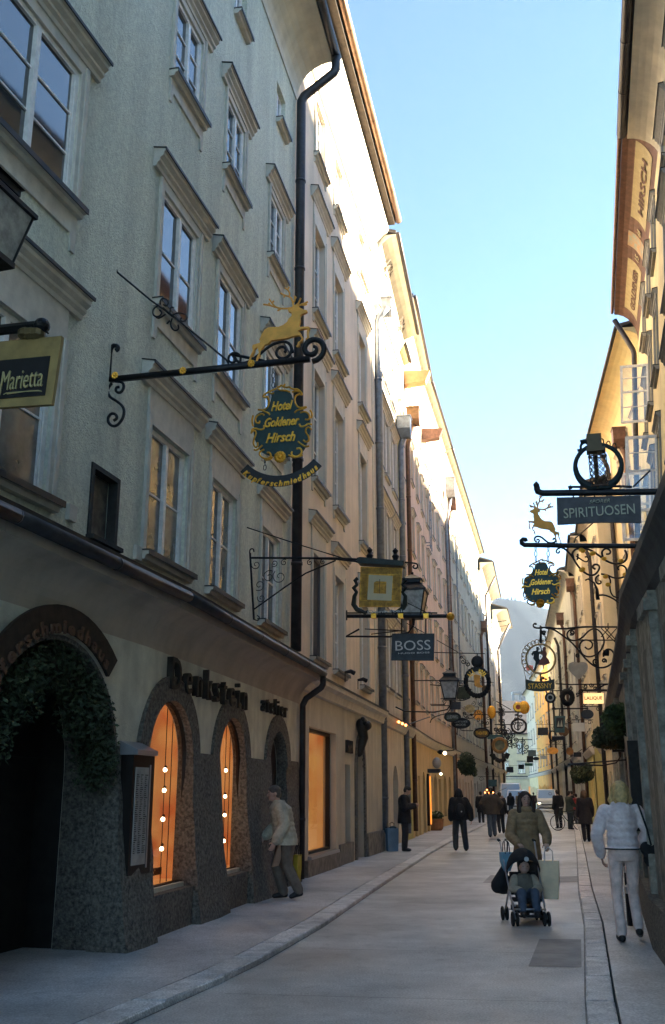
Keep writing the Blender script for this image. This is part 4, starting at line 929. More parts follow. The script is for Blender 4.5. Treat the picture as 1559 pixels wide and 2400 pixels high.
# end of the street
FE=Fr((18.4,150),(31,146))
HE=simple_house(FE,'pale yellow house closing the far end of the street',mat('pale_yellow_plaster',(.62,.56,.38),.9,var=.1,vscale=1,stain=.1),9.6,[(4.4,1.5),(7.2,1.5)],[149.4,148.6,147.9,147.2],.9,eave=.5,cov=.4,rnd=20,pitch=30,depth=9,mp=M_pane)
FE2=Fr((14,160),(24,158)); HE2=simple_house(FE2,'grey blue gabled house behind the far end',P7,11.5,[(4.4,1.5),(7.4,1.5)],[159.6,159,158.4],.9,eave=.4,cov=.4,rnd=21,pitch=35,depth=8)
# clock tower like chimney stack in the distance
tw=thing('tower','slim pale tower with a lantern top beyond the end of the street','tower',(30.3,165,0)); 
b=MB(); b.box(-1,1,-1,1,0,14.6); b.box(-1.25,1.25,-1.25,1.25,14.6,14.9); b.box(-.65,.65,-.65,.65,14.9,16); b.obj('shaft',mat('grey_tower_stone',(.30,.30,.29),.9,var=.2),tw)
b=MB(); 
for sx in (-1,1):
    for sy in (-1,1): b.box(sx*.55-.1,sx*.55+.1,sy*.55-.1,sy*.55+.1,16,17.4)
b.box(-.75,.75,-.75,.75,17.4,17.7); b.obj('lantern_top',PIPEG,tw)
# ------------------------------------------------------------------ street
def sheet(name,L,R,z,m,kind='structure'):
    mb=MB(); n=len(L)
    for i in range(n-1): mb.face([(*L[i],z),(*R[i],z),(*R[i+1],z),(*L[i+1],z)])
    bmesh.ops.remove_doubles(mb.bm,verts=mb.bm.verts,dist=1e-4)
    return mb.obj(name,m,kind=kind)
def pathx(path,Y):
    for a,b in zip(path,path[1:]):
        if a[1]<=Y<=b[1]: return a[0]+(b[0]-a[0])*(Y-a[1])/(b[1]-a[1])
KL=[(-5.4,-6),(-1.49,7.98),(-.85,10.04),(-.12,13.43),(.54,17.2),(2.72,29.1),(4.6,38.6),(8.1,55.2),(13.7,84),(18.,105),(24,136)]
KR=[(-.9,-6),(.9,3.5),(1.86,7.98),(2.55,10.82),(3.2,13.5),(4.25,18.2),(6.55,28),(10.5,45),(14.3,62),(18.0,84),(21.4,104),(25.6,136)]
YS=[-6+i*1.5 for i in range(95)]
YS=[y for y in YS if y<=134]
def wet(m,lo,hi,scale):
    nt=m.node_tree; nd=nt.nodes; ln=nt.links; tc=nd.new('ShaderNodeTexCoord'); n=nd.new('ShaderNodeTexNoise'); n.inputs['Scale'].default_value=scale; n.inputs['Detail'].default_value=5
    ln.new(tc.outputs['Object'],n.inputs['Vector']); r=nd.new('ShaderNodeMapRange'); r.inputs[1].default_value=.35; r.inputs[2].default_value=.65; r.inputs[3].default_value=lo; r.inputs[4].default_value=hi
    ln.new(n.outputs['Fac'],r.inputs[0]); ln.new(r.outputs[0],nd['Principled BSDF'].inputs['Roughness'])
    src=nd['Principled BSDF'].inputs['Base Color'].links[0].from_socket
    for sc_,lo_,hi_,a_,b_ in ((55,.4,.6,.72,1.12),(.35,.45,.62,1.0,.74),(6,.55,.72,1.0,.80)):
        n3=nd.new('ShaderNodeTexNoise'); n3.inputs['Scale'].default_value=sc_; n3.inputs['Detail'].default_value=6; ln.new(tc.outputs['Object'],n3.inputs['Vector'])
        q=nd.new('ShaderNodeMapRange'); q.inputs[1].default_value=lo_; q.inputs[2].default_value=hi_; q.inputs[3].default_value=a_; q.inputs[4].default_value=b_; ln.new(n3.outputs['Fac'],q.inputs[0])
        mm=nd.new('ShaderNodeVectorMath'); mm.operation='SCALE'; ln.new(src,mm.inputs[0]); ln.new(q.outputs[0],mm.inputs['Scale']); src=mm.outputs[0]
    ln.new(src,nd['Principled BSDF'].inputs['Base Color']); return m
ROAD=wet(mat('damp_asphalt',(.55,.55,.53),.5,var=.22,vscale=1.3,bump=.35,bscale=90),.30,.62,.5)
PAVE=wet(mat('pale_pavement',(.58,.58,.57),.6,var=.2,vscale=1.0,bump=.3,bscale=80),.38,.7,.6)
KERB=wet(mat('granite_kerb',(.74,.73,.71),.7,var=.25,vscale=5,bump=.4,bscale=60),.45,.75,2)
mb=MB(); mb.face([(-415,-185,-.06),(695,-185,-.06),(695,1285,-.06),(-415,1285,-.06)]); mb.obj('ground',mat('far_ground',(.10,.11,.08),.95,var=.3,vscale=.02),kind='structure')
sheet('road',[(pathx(KL,y),y) for y in YS],[(pathx(KR,y),y) for y in YS],0,ROAD)
def slab(name,inner,outer,z,m):
    mb=MB(); mb.rings([[(inner(y),y,-.04),(inner(y),y,z),(outer(y),y,z),(outer(y),y,-.04)] for y in YS]); return mb.obj(name,m,kind='structure')
slab('pavement',lambda y:pathx(KL,y)-.30,lambda y:pathx(KL,y)-4.,.05,PAVE)
slab('pavement',lambda y:pathx(KR,y)+.24,lambda y:pathx(KR,y)+4.,.045,PAVE)
def kerb(P,side,w,zt):
    mb=MB(); y=-5.5; R=random.Random(3)
    while y<118:
        l=R.uniform(.7,1.25); y2=min(y+l,119); a,b=pathx(P,y),pathx(P,y2); g=.009; x0,x1=(-w,0) if side<0 else (0,w)
        h=zt+R.uniform(-.003,.004); e=.01
        q=[(a+x0,y+g),(a+x1,y+g),(b+x1,y2-g),(b+x0,y2-g)]; cx=sum(p[0] for p in q)/4; cy=sum(p[1] for p in q)/4
        i=[(cx+(px-cx)*(1-2*e/w),cy+(py-cy)*(1-2*e)) for px,py in q]
        mb.rings([[(*p,-.04) for p in q],[(*p,h-.012) for p in q],[(*p,h) for p in i]])
        y=y2
    return mb.obj('kerb',KERB,kind='structure')
kerb(KL,-1,.28,.056); kerb(KR,1,.22,.05)
# gutter line beside kerbs, repaired patches, joints in the paving
JO=mat('dark_joint',(.20,.195,.185),.8,var=.4,vscale=4)
def strip(pts,w,z,m,name): 
    mb=MB()
    for (a,b),(c,d) in zip(pts,pts[1:]):
        dx,dy=c-a,d-b; L=math.hypot(dx,dy); nx,ny=-dy/L*w/2,dx/L*w/2
        mb.face([(a+nx,b+ny,z),(a-nx,b-ny,z),(c-nx,d-ny,z),(c+nx,d+ny,z)])
    return mb.obj(name,m,kind='structure')
strip([(pathx(KR,y)-.010,y) for y in YS],.014,.004,JO,'gutter_joint'); strip([(pathx(KL,y)+.01,y) for y in YS],.013,.004,JO,'gutter_joint')
def patch(px,z=.004,m=None,name='road_patch'):
    r=[ray(x,y) for x,y in px]; mb=MB(); mb.face([(v.x*(z-EYE)/v.z,v.y*(z-EYE)/v.z,z) for v in r]); return mb.obj(name,m,kind='structure')
DP=mat('darker_patch_asphalt',(.25,.247,.24),.55,var=.3,vscale=2,bump=.5,bscale=70); LPm=mat('lighter_patch_asphalt',(.33,.32,.30),.6,var=.25,vscale=2,bump=.4,bscale=70)
patch([(1228,2246),(1352,2248),(1351,2183),(1254,2182)],.004,DP)
patch([(1282,2052),(1347,2050),(1346,2036),(1284,2037)],.004,DP); patch([(1122,2052),(1176,2052),(1182,2034),(1140,2034)],.004,DP)
for y,x0,x1 in ((9.1,-.9,1.9),(11.6,-.2,2.6),(16,.4,3.4),(21,1.6,4.6),(26,2.5,5.9)): strip([(x0,y),(x1,y-.35)],.010,.0045,JO,'road_seam')
# ------------------------------------------------------------------ hills
def hill(name,pts,Y,depth,base,m,seed,rough=.2):
    """ridge line pts (x,z) at distance Y with a slope running down toward the town"""
    R=random.Random(seed); mb=MB(); n=90; rows=16; x0,x1=pts[0][0],pts[-1][0]
    def H(x):
        for a,b in zip(pts,pts[1:]):
            if a[0]<=x<=b[0]: return a[1]+(b[1]-a[1])*(x-a[0])/(b[0]-a[0])
        return pts[-1][1]
    g=[]
    for j in range(rows+1):
        t=j/rows; row=[]
        for i in range(n+1):
            x=x0+(x1-x0)*i/n; h=H(x)
            z=base+(h-base)*(math.sin(t*PI/2)**.9)
            z+=rough*(8*math.sin(x*.021+j*.7)+5*math.sin(x*.067+j*1.9)+R.uniform(-3,3))*math.sin(t*PI)*.9+(R.uniform(-1.6,1.6)*rough if j==rows else 0)
            row.append(mb.bm.verts.new((x+R.uniform(-1,1),Y-depth+depth*t,z)))
        g.append(row)
    for j in range(rows):
        for i in range(n): mb.bm.faces.new((g[j][i],g[j][i+1],g[j+1][i+1],g[j+1][i]))
    b=[mb.bm.verts.new((v.co.x,Y+60,base)) for v in g[-1]]
    for i in range(n): mb.bm.faces.new((g[-1][i],g[-1][i+1],b[i+1],b[i]))
    return mb.obj(name,m,None,True,kind='structure')
HM=mat('wooded_snowy_hillside',(.045,.06,.05),.95,var=.0)
def hillmat(m):
    nt=m.node_tree; nd=nt.nodes; ln=nt.links; tc=nd.new('ShaderNodeTexCoord'); n=nd.new('ShaderNodeTexNoise'); n.inputs['Scale'].default_value=.012; n.inputs['Detail'].default_value=8; n.inputs['Roughness'].default_value=.7
    ln.new(tc.outputs['Object'],n.inputs['Vector']); r=nd.new('ShaderNodeMapRange'); r.inputs[1].default_value=.61; r.inputs[2].default_value=.68
    ln.new(n.outputs['Fac'],r.inputs[0]); mx=nd.new('ShaderNodeMix'); mx.data_type='RGBA'; mx.inputs[6].default_value=(.006,.010,.014,1); mx.inputs[7].default_value=(.03,.034,.036,1)
    ln.new(r.outputs[0],mx.inputs[0]); ln.new(mx.outputs[2],nd['Principled BSDF'].inputs['Base Color'])
hillmat(HM); HM.node_tree.nodes['Principled BSDF'].inputs['Specular IOR Level'].default_value=.05
YH=1150.
def hp(x,y): v=at(x,y,YH); return (v.x,v.z)
hill('hills',[hp(900,1425),hp(1100,1415),hp(1150,1406),hp(1185,1412),hp(1235,1430),hp(1275,1462),hp(1330,1500),hp(1420,1560),hp(1500,1640)],YH,420,-5,HM,4)
# spruce tips along the ridge
R=random.Random(9); mb=MB()
rid=[hp(900,1425),hp(1100,1415),hp(1150,1406),hp(1185,1412),hp(1235,1430),hp(1275,1462),hp(1330,1500)]
for i in range(420):
    x=R.uniform(rid[1][0],rid[-1][0]); 
    for a,b in zip(rid,rid[1:]):
        if a[0]<=x<=b[0]: z=a[1]+(b[1]-a[1])*(x-a[0])/(b[0]-a[0]); break
    h=R.uniform(5,11); w=h*.22; y=YH-R.uniform(0,30)
    mb.lathe([(w,z-5),(w*.6,z-3+h*.5),(.05,z-3+h)],5,(x,y,0))
mb.obj('conifer_wood',mat('dark_conifer',(.006,.009,.010),.95,spec=.1),kind='stuff',label='dark conifers along the hill ridge',cat='wood')
SN=mat('sunlit_snow',(.5,.5,.5),.8,var=.1,vscale=.05)
def hp2(x,y,Y): v=at(x,y,Y); return (v.x,v.z)
hill('snowy_slope',[hp2(1050,1660,420),hp2(1150,1640,420),hp2(1195,1668,420),hp2(1240,1715,420),hp2(1330,1760,420)],420,120,-2,SN,8,.12)
# ------------------------------------------------------------------ sky, sun, camera
w=bpy.data.worlds.new('World'); sc.world=w; w.use_nodes=True; nt=w.node_tree
SE,SA=math.radians(25),math.radians(85)   # elevation; azimuth to the right of the street direction
sky=nt.nodes.new('ShaderNodeTexSky'); sky.sky_type='NISHITA'; sky.sun_disc=False; sky.sun_elevation=SE; sky.sun_rotation=SA; sky.air_density=.85; sky.dust_density=.05; sky.altitude=4000; sky.ozone_density=1.6
tn=nt.nodes.new('ShaderNodeMix'); tn.data_type='RGBA'; tn.blend_type='MULTIPLY'; tn.inputs[0].default_value=1; tn.inputs[7].default_value=(.88,.93,.83,1); nt.links.new(sky.outputs[0],tn.inputs[6]); nt.links.new(tn.outputs[2],nt.nodes['Background'].inputs[0]); nt.nodes['Background'].inputs[1].default_value=.05
sl=bpy.data.lights.new('sun','SUN'); sl.energy=5.0; sl.angle=math.radians(.5); sl.color=(1,.85,.62)
so=bpy.data.objects.new('sun',sl); COL.objects.link(so)
d=Vector((math.cos(SE)*math.sin(SA),math.cos(SE)*math.cos(SA),math.sin(SE))); so.rotation_euler=d.to_track_quat('Z','Y').to_euler(); so.location=(30,30,60)
cam=bpy.data.cameras.new('camera'); co=bpy.data.objects.new('camera',cam); COL.objects.link(co); sc.camera=co
cam.sensor_fit='VERTICAL'; cam.sensor_height=36; cam.lens=36*FOC/2400; cam.clip_end=5000; cam.clip_start=.05
co.location=(0,0,EYE); co.rotation_euler=(PI/2+PIT,0,0)
sc.view_settings.view_transform='Standard'; sc.view_settings.look='None'; sc.view_settings.exposure=4.0; sc.view_settings.gamma=1
# unseen cliff beyond the right hand houses, crest shaped to set the street shadow line
def shade_cliff():
    pr=[(-60,21),(18.8,20.6),(20.2,18.9),(22.5,17.9),(25,17.1),(28,16.2),(31,15.4),(36,15.6),(40,16.6),(47,17.2),(57,17.4),(70,17.7),(84,17.5),(100,15),(112,13),(135,9),(190,4)]
    R=random.Random(2); X=110.; mb=MB(); rows=[]
    ta=math.tan(SA); pts=[]
    y=-60.
    while y<190:
        for a,b in zip(pr,pr[1:]):
            if a[0]<=y<=b[0]: z=a[1]+(b[1]-a[1])*(y-a[0])/(b[0]-a[0]); break
        xl=-.85+.21*(y-19.5); h=(X-xl)
        pts.append((y+h/ta, z+h/math.sin(SA)*math.tan(SE)+R.uniform(-.35,.35))); y+=.9
    for d,k in ((0,1.),(-4,.86),(-9,.6),(-14,.3),(-18,0.)):
        rows.append([mb.bm.verts.new((X+d+(R.uniform(-1,1) if d else 0),yy,-2+(zz+2)*k)) for yy,zz in pts])
    rows.insert(0,[mb.bm.verts.new((X+45,yy,-2)) for yy,zz in pts])
    for a,b in zip(rows,rows[1:]):
        for i in range(len(a)-1): mb.bm.faces.new((a[i],a[i+1],b[i+1],b[i]))
    return mb.obj('shade_cliff',mat('conglomerate_cliff',(.22,.20,.16),.95,var=.4,vscale=.1),kind='structure')
shade_cliff()
# thin winter haze over the valley
hz=MB().box(-420,700,-190,1290,-2,215).obj('haze',None,kind='stuff')
hm=bpy.data.materials.new('valley_haze'); hm.use_nodes=True; nt=hm.node_tree; nt.nodes.remove(nt.nodes['Principled BSDF'])
pv=nt.nodes.new('ShaderNodeVolumePrincipled'); pv.inputs['Color'].default_value=(.56,.72,1,1); pv.inputs['Density'].default_value=.0001; pv.inputs['Anisotropy'].default_value=.1
nt.links.new(pv.outputs[0],nt.nodes['Material Output'].inputs['Volume']); hz.data.materials.append(hm)

# ------------------------------------------------------------------ hanging signs
def crop(x0,y0,k): return lambda x,y:((x0+x/k)/SS,(y0+y/k)/SS)
class Sg:
    """a sign standing square across the street: local x to the right, z up, y away from the viewer"""
    def __init__(s,name,label,cat,px,Y,th=-.24,group=None):
        s.P=at(px[0],px[1],Y); s.th=th; s.root=thing(name,label,cat,s.P,th,group); s.u=Vector((math.cos(th),math.sin(th),0)); s.n=Vector((-math.sin(th),math.cos(th),0))
    def uv(s,p):
        r=ray(*p); o=Vector((0,0,EYE)); t=(s.P-o).dot(s.n)/r.dot(s.n); q=o+r*t-s.P; return (q.dot(s.u),q.z)
    def U(s,pts,f=None): return [s.uv(f(*p) if f else p) for p in pts]
    def tube(s,mb,pts,r,f=None,sm=0,y=0,k=6,close=False,raw=False):
        q=pts if raw else s.U(pts,f)
        if sm: q=smooth2(q,sm,close)
        mb.tube([(a,y,b) for a,b in q],r,k,close=close)
    def plate(s,mb,pts,y0,y1,f=None,sm=0,raw=False):
        q=pts if raw else s.U(pts,f)
        if sm: q=smooth2(q,sm,True)
        mb.prism(q,y0,y1)
    def ob(s,mb,name,m,parent=None,smooth=False): return mb.obj(name,m,parent or s.root,smooth)
    def text(s,mb,txt,c,w,h,f=None,y=-.02,**k):
        """c centre, w,h in picture units of f"""
        a=s.uv(f(*c) if f else c); b=s.uv(f(c[0]+w,c[1]) if f else (c[0]+w,c[1])); d=s.uv(f(c[0],c[1]+h) if f else (c[0],c[1]+h))
        letter(mb,txt,a[0],a[1],abs(b[0]-a[0]),abs(a[1]-d[1]),y,**k)
def curl(cx,cz,r,a0,turns,ends=.25,n=20): return spiral(cx,cz,r,r*ends,a0,a0+360*turns,n)
def rosette(mb,c,r,y,n=8):
    mb.ball((c[0],y,c[1]),r*.4)
    for i in range(n):
        a=2*PI*i/n; mb.ball((c[0]+math.cos(a)*r*.62,y,c[1]+math.sin(a)*r*.62),r*.33,r*.25,r*.33,seg=6)
STAG=[(262,590),(240,640),(232,655),(245,668),(238,690),(160,712),(155,740),(160,780),(135,830),(112,893),(132,897),(155,835),(178,790),(183,760),(205,735),(218,745),(222,770),(228,800),(205,850),(192,897),(212,897),(228,860),(246,805),(250,770),(290,715),(340,695),(365,662),(440,652),(540,640),(620,612),(680,605),(705,640),(690,668),(665,680),(655,715),(642,728),(665,732),(680,718),(682,690),(706,668),(722,632),(700,600),(690,575),(660,555),(680,545),(735,530),(775,533),(762,560),(762,600),(765,630),(745,650),(768,650),(785,628),(778,590),(782,550),(796,520),(780,508),(740,510),(680,512),(678,490),(690,440),(688,400),(700,372),(740,358),(765,342),(762,325),(735,322),(690,300),(672,285),(658,268),(640,262),(610,282),(600,310),(570,308),(552,320),(556,340),(590,350),(592,390),(560,420),(545,455),(500,490),(450,512),(370,514),(330,520),(290,545)]
ANT=[[(610,275),(600,230),(590,190),(560,165),(515,155),(465,128)],[(560,165),(570,130),(545,90),(515,72)],[(545,90),(560,60)],[(515,155),(500,175)],[(602,240),(625,210),(622,160)],[(620,200),(640,170)],[(612,285),(560,300),(470,302),(410,285),(370,240),(340,195)],[(410,285),(330,260),(275,255)],[(370,240),(390,215)],[(470,302),(430,325)],[(350,262),(335,240)],[(640,265),(665,245),(680,210),(690,185)],[(650,275),(700,255),(740,240),(770,225)],[(700,255),(735,262),(760,250)]]
SHIELD=[(390,1240),(420,1222),(500,1215),(560,1228),(590,1260),(600,1300),(620,1330),(640,1400),(690,1432),(770,1460),(800,1520),(795,1580),(800,1640),(790,1720),(760,1790),(740,1850),(700,1905),(640,1940),(560,1950),(470,1975),(380,1945),(300,1930),(240,1890),(215,1830),(180,1760),(170,1680),(175,1600),(180,1520),(215,1475),(290,1450),(340,1400),(360,1330),(372,1280)]
ORN=[[(520,1150),(500,1180),(480,1160),(455,1185),(430,1180)],[(500,1180),(540,1190),(570,1180),(590,1200)],[(440,1200),(470,1225),(530,1220),(575,1240)],[(590,1200),(630,1210),(660,1205),(712,1250),(705,1275),(680,1260),(640,1280),(625,1320),(640,1380),(680,1420),(730,1410),(762,1405)],[(600,1240),(650,1225),(690,1240)],
 [(430,1195),(390,1215),(350,1230),(300,1260),(270,1290),(300,1300),(325,1285),(345,1320),(340,1390),(310,1430),(260,1440),(220,1435)],[(260,1440),(300,1460),(340,1475),(350,1495)],[(340,1240),(370,1260),(400,1250)],
 [(762,1405),(720,1430),(660,1440),(625,1470)],[(690,1470),(740,1455),(780,1475),(800,1520),(780,1550),(745,1545)],[(800,1440),(825,1480),(815,1530)],[(680,1595),(690,1625),(740,1620),(775,1590),(820,1600)],[(815,1660),(790,1630),(755,1640),(750,1690),(785,1730),(790,1780),(750,1800),(725,1775)],
 [(290,1500),(270,1480),(220,1495),(190,1530),(195,1580),(235,1590),(240,1560)],[(165,1500),(150,1560),(165,1620)],[(285,1610),(290,1650),(240,1660),(190,1640),(150,1650),(145,1700)],[(145,1690),(175,1660),(205,1690),(180,1750),(165,1810),(190,1860),(220,1840),(215,1800)],
 [(270,1830),(240,1860),(200,1890),(175,1880)],[(290,1880),(250,1895),(230,1930),(270,1975),(330,1985),(370,1950),(350,1910),(320,1915)],[(380,1960),(360,1990),(300,1995)],[(665,1790),(700,1820),(750,1850),(790,1840)],[(600,1900),(590,1930),(620,1960),(680,1950),(715,1905),(690,1860),(650,1870)],[(560,1940),(600,1965),(650,1965),(720,1940)]]
M_green=mat('dark_green_sign_paint',(.010,.035,.030),.45,.2,var=.4,vscale=8)
def hirsch(sg,mapstag,mapsh,mono=1.):
    """stag, cartouche shield, gilt scrolls and lettering traced on the sign plane"""
    o=MB(); sg.plate(o,STAG,-.02,.02,mapstag); sg.ob(o,'stag',GOLDP)
    o=MB()
    for a in ANT: sg.tube(o,a,.011*mono,mapstag,1)
    sg.ob(o,'antlers',GOLDP)
    o=MB(); sg.plate(o,SHIELD,-.02,.02,mapsh,1); sh=sg.ob(o,'sign_board',M_green)
    o=MB()
    for a in ORN: sg.tube(o,a,[.006*mono]+[.0125*mono]*40 if False else .011*mono,mapsh,2,y=-.02)
    c=sg.uv(mapsh(468,1965)); rosette(o,c,.075*mono,-.03,12); sg.ob(o,'gilt_scrolls',GOLD,sh)
    for w_,c_,a_,b_ in (('Hotel',(490,1395),240,105),('Goldener',(490,1570),390,105),('Hirsch',(475,1745),330,108)): o=MB(); sg.text(o,w_,c_,a_,b_,mapsh,y=-.03,bold=.022,shear=.35); sg.ob(o,'lettering',GOLD,sh)
    return sh
def chain(mb,a,b,r=.02,t=.004,y=0):
    n=max(2,int(math.hypot(b[0]-a[0],b[1]-a[1])/(r*2.6)))
    for i in range(n):
        c=(a[0]+(b[0]-a[0])*(i+.5)/n,a[1]+(b[1]-a[1])*(i+.5)/n); w=r*.75 if i%2 else r*.35
        mb.tube([(c[0]+w*math.cos(q),y,c[1]+r*1.5*math.sin(q)) for q in [2*PI*j/10 for j in range(10)]],t,4,close=True)
# --- left Hirsch sign
f1=crop(560,660,4.758); f2=crop(0,600,1.982)
S=Sg('hanging_sign','green and gilt hotel sign with leaping stag and Kupferschmiedhaus ribbon, on the left wall','sign',(255,875),11.05,-.24)
def arm(S,f,a,b,r): 
    pass
o=MB(); a=S.uv(f2(500,575)); b=S.uv(f2(1440,488)); zb=(a[1]+b[1])/2
o.box(a[0],b[0],-.028,.028,a[1]-.034,a[1]+.028); k=zb-0
bracket_z=a[1]
c=(b[0]+.03,a[1]+.12); o.tube([(p[0],0,p[1]) for p in spiral(c[0],c[1],.16,.03,-90,430,26)],[.034]*20+[.03,.026,.022,.02,.02,.02,.02],8)
o.tube([(p[0],0,p[1]) for p in [(b[0]-.55,a[1]+.03)]+smooth2([(b[0]-.95,a[1]+.16),(b[0]-.85,a[1]+.02),(b[0]-.7,a[1]+.05),(b[0]-.45,a[1]+.25),(b[0]-.25,a[1]+.25),(b[0]-.2,a[1]+.1)],2)],.018,6)
o.tube([(p[0],0,p[1]) for p in spiral(b[0]-.33,a[1]+.13,.12,.03,60,-400,24)],.018,6); o.tube([(p[0],0,p[1]) for p in spiral(b[0]-.93,a[1]+.1,.1,.02,-60,420,24)],.015,6)
S.tube(o,[(505,580),(508,520),(512,440),(525,415),(545,418),(550,432),(538,440)],.03,f2,1)
S.tube(o,[(535,582),(570,585),(578,610),(560,638),(538,630),(540,610),(555,608)],.018,f2,2); S.tube(o,[(520,590),(498,620),(508,655),(545,675),(578,705),(575,750),(545,790),(515,790),(498,760),(515,730),(540,735),(545,755),(528,765)],.018,f2,2)
S.tube(o,[(535,40),(545,75),(700,205),(800,275),(1050,480),(1062,500)],.012,f2)
S.ob(o,'bracket',IRON,smooth=True)
o=MB(); cx,cy=790,275
for pts in ([(735,230),(712,245),(710,275),(735,285),(755,265),(742,250)],[(745,225),(745,200),(768,195),(785,215),(775,235),(760,225)],[(790,262),(795,235),(808,240)],[(800,275),(830,262),(862,270),(872,290),(850,308),(836,295),(848,285)],[(800,290),(790,320),(810,350),(832,340),(828,320)],[(770,270),(740,290),(725,285)],[(790,300),(775,315)]): S.tube(o,pts,.011,f2,2)
for q in ((780,270),(792,280),(800,285),(775,262)): c=S.uv(f2(*q)); o.tube([(c[0]-.05,0,c[1]+.07),(c[0]+.02,0,c[1]-.0)],.012,5)
S.ob(o,'scroll_ornament',IRON,smooth=True)
o=MB()
for q in ((540,560),(855,535),(1172,508)): c=S.uv(f2(*q)); rosette(o,(c[0],bracket_z if q[0]>540 else c[1]),.05,-.04)
S.ob(o,'gilt_rosette',GOLD)
hirsch(S,f1,f1)
o=MB(); chain(o,S.uv(f1(382,965)),S.uv(f1(382,1290)),.022,.0045); chain(o,S.uv(f1(290,1960)),S.uv(f1(290,2110)),.022,.0045); chain(o,S.uv(f1(620,1960)),S.uv(f1(612,2070)),.022,.0045); S.ob(o,'chain',IRON)
c=S.uv(f1(475,1560)); rr_=S.uv(f1(475,2260)); R0=c[1]-rr_[1]
o=MB(); N=24; aa,bb=-128,-50
e1=S.uv(f1(60,2080)); e2=S.uv(f1(880,2020))
# ribbon as a circular arc through its ends
m=((e1[0]+e2[0])/2,(e1[1]+e2[1])/2); low=S.uv(f1(475,2225)); sag=m[1]-low[1]; half=math.hypot(e2[0]-e1[0],e2[1]-e1[1])/2; RR=(half*half+sag*sag)/(2*sag); cc=(m[0],low[1]+RR); al=math.degrees(math.asin(half/RR)); t_=.062
O=arc(cc[0],cc[1],RR+t_,-90-al,-90+al,N); I=arc(cc[0],cc[1],RR-t_,-90-al,-90+al,N)
for i in range(N): o.prism([O[i],O[i+1],I[i+1],I[i]],-.012,.012)
rb=S.ob(o,'ribbon_board',mat('black_sign_paint',(.012,.010,.012),.5,.2,var=.4,vscale=8))
o=MB(); arcletter(o,'Kupferschmiedhaus',cc[0],cc[1],RR+.028,-90-al*.93,-90+al*.93,.068,-.02,bold=.03,shear=.25,inward=True,wf=.95); S.ob(o,'lettering',GOLD,rb)
# --- Marietta sign
f3=crop(0,350,3.66)
S=Sg('hanging_sign','ochre sign board with black panel reading Marietta, cut by the left edge','sign',f3(200,1900),7.6,-.26)
o=MB(); S.plate(o,[(-560,1710),(540,1608),(455,2195),(-640,2260)],-.02,.02,f3); bd=S.ob(o,'sign_board',mat('ochre_sign_board',(.36,.25,.09),.6,.1,var=.25,vscale=6))
o=MB(); S.plate(o,[(-280,1850),(445,1782),(400,2118),(-330,2180)],-.028,-.0205,f3); S.ob(o,'black_panel',MATS['black_sign_paint'],bd)
o=MB(); a=S.uv(f3(30,2000)); b=S.uv(f3(385,2000)); letter(o,'Marietta',(a[0]+b[0])/2,a[1]-.005,b[0]-a[0],.17,-.034,bold=-.005,shear=.12); S.tube(o,[(45,1990),(30,2040),(25,2110),(0,2135),(-30,2130)],.006,f3,1,y=-.034); S.tube(o,[(50,2117),(80,2100),(340,2085),(390,2090),(330,2078),(80,2112)],.004,f3,1,y=-.034); S.ob(o,'lettering',mat('pale_gold_ink',(.55,.46,.22),.5,.2),bd)
o=MB(); S.tube(o,[(-900,1640),(0,1550),(280,1520),(365,1510)],.045,f3); S.tube(o,[(370,1520),(385,1545),(415,1580)],.008,f3); c=S.uv(f3(360,1515)); o.ball((c[0],0,c[1]),.07); S.ob(o,'bracket',IRON)
o=MB()
for x in (225,275,320): c=S.uv(f3(x,1590)); o.lathe([(.04,-.05),(.07,-.02),(.07,.03),(.03,.06)],10,(c[0],0,c[1]))
S.ob(o,'shackle',mat('aged_brass',(.20,.15,.07),.5,.6,var=.4,vscale=9))
# --- lanterns
def lantern(name,label,px,Y,th,h,group=None,armx=None,arm_dir=-1):
    P=at(px[0],px[1],Y); r=thing(name,label,'street lamp',P,th,group); k=h
    def sq(w,z): return [(-w,-w,z),(w,-w,z),(w,w,z),(-w,w,z)]
    o=MB(); o.rings([sq(.24*k,.0),sq(.38*k,.72*k)]); g=o.obj('lamp_glass',mat('frosted_lamp_glass',(.42,.42,.40),.25,0,var=.35,vscale=9,bump=.3,bscale=30),r)
    o=MB()
    for sx in (-1,1):
        for sy in (-1,1): o.tube([(sx*.24*k,sy*.24*k,0),(sx*.385*k,sy*.385*k,.73*k)],.022*k,5)
    o.rings([sq(.27*k,-.05*k),sq(.27*k,.03*k)]); o.rings([sq(.43*k,.72*k),sq(.43*k,.78*k),sq(.24*k,.98*k)])
    o.tube([(0,0,-.05*k),(0,0,-.25*k)],[.06*k,.03*k],8); o.obj('lamp_frame',IRON,r)
    o=MB(); o.rings([sq(.26*k,.98*k),sq(.26*k,1.08*k),sq(.30*k,1.09*k),sq(.03*k,1.26*k)]); o.ball((0,0,1.3*k),.04*k); o.obj('lamp_cap',IRON,r)
    o=MB(); o.tube([(0,0,-.25*k),(arm_dir*.15*k,0,-.45*k),(arm_dir*.7*k,0,-.55*k),(arm_dir*2.0*k,0,-.5*k),(arm_dir*armx*k,0,-.3*k)],.03*k,7); o.obj('bracket',IRON,r)
    return r
lantern('wall_lantern','big black lantern with pale glass at the upper left edge','x',7,0,1) if False else None
lantern('wall_lantern','big black square lantern, half cut off at the upper left edge',(-38,600),6.6,-.3,.60,armx=2.2)
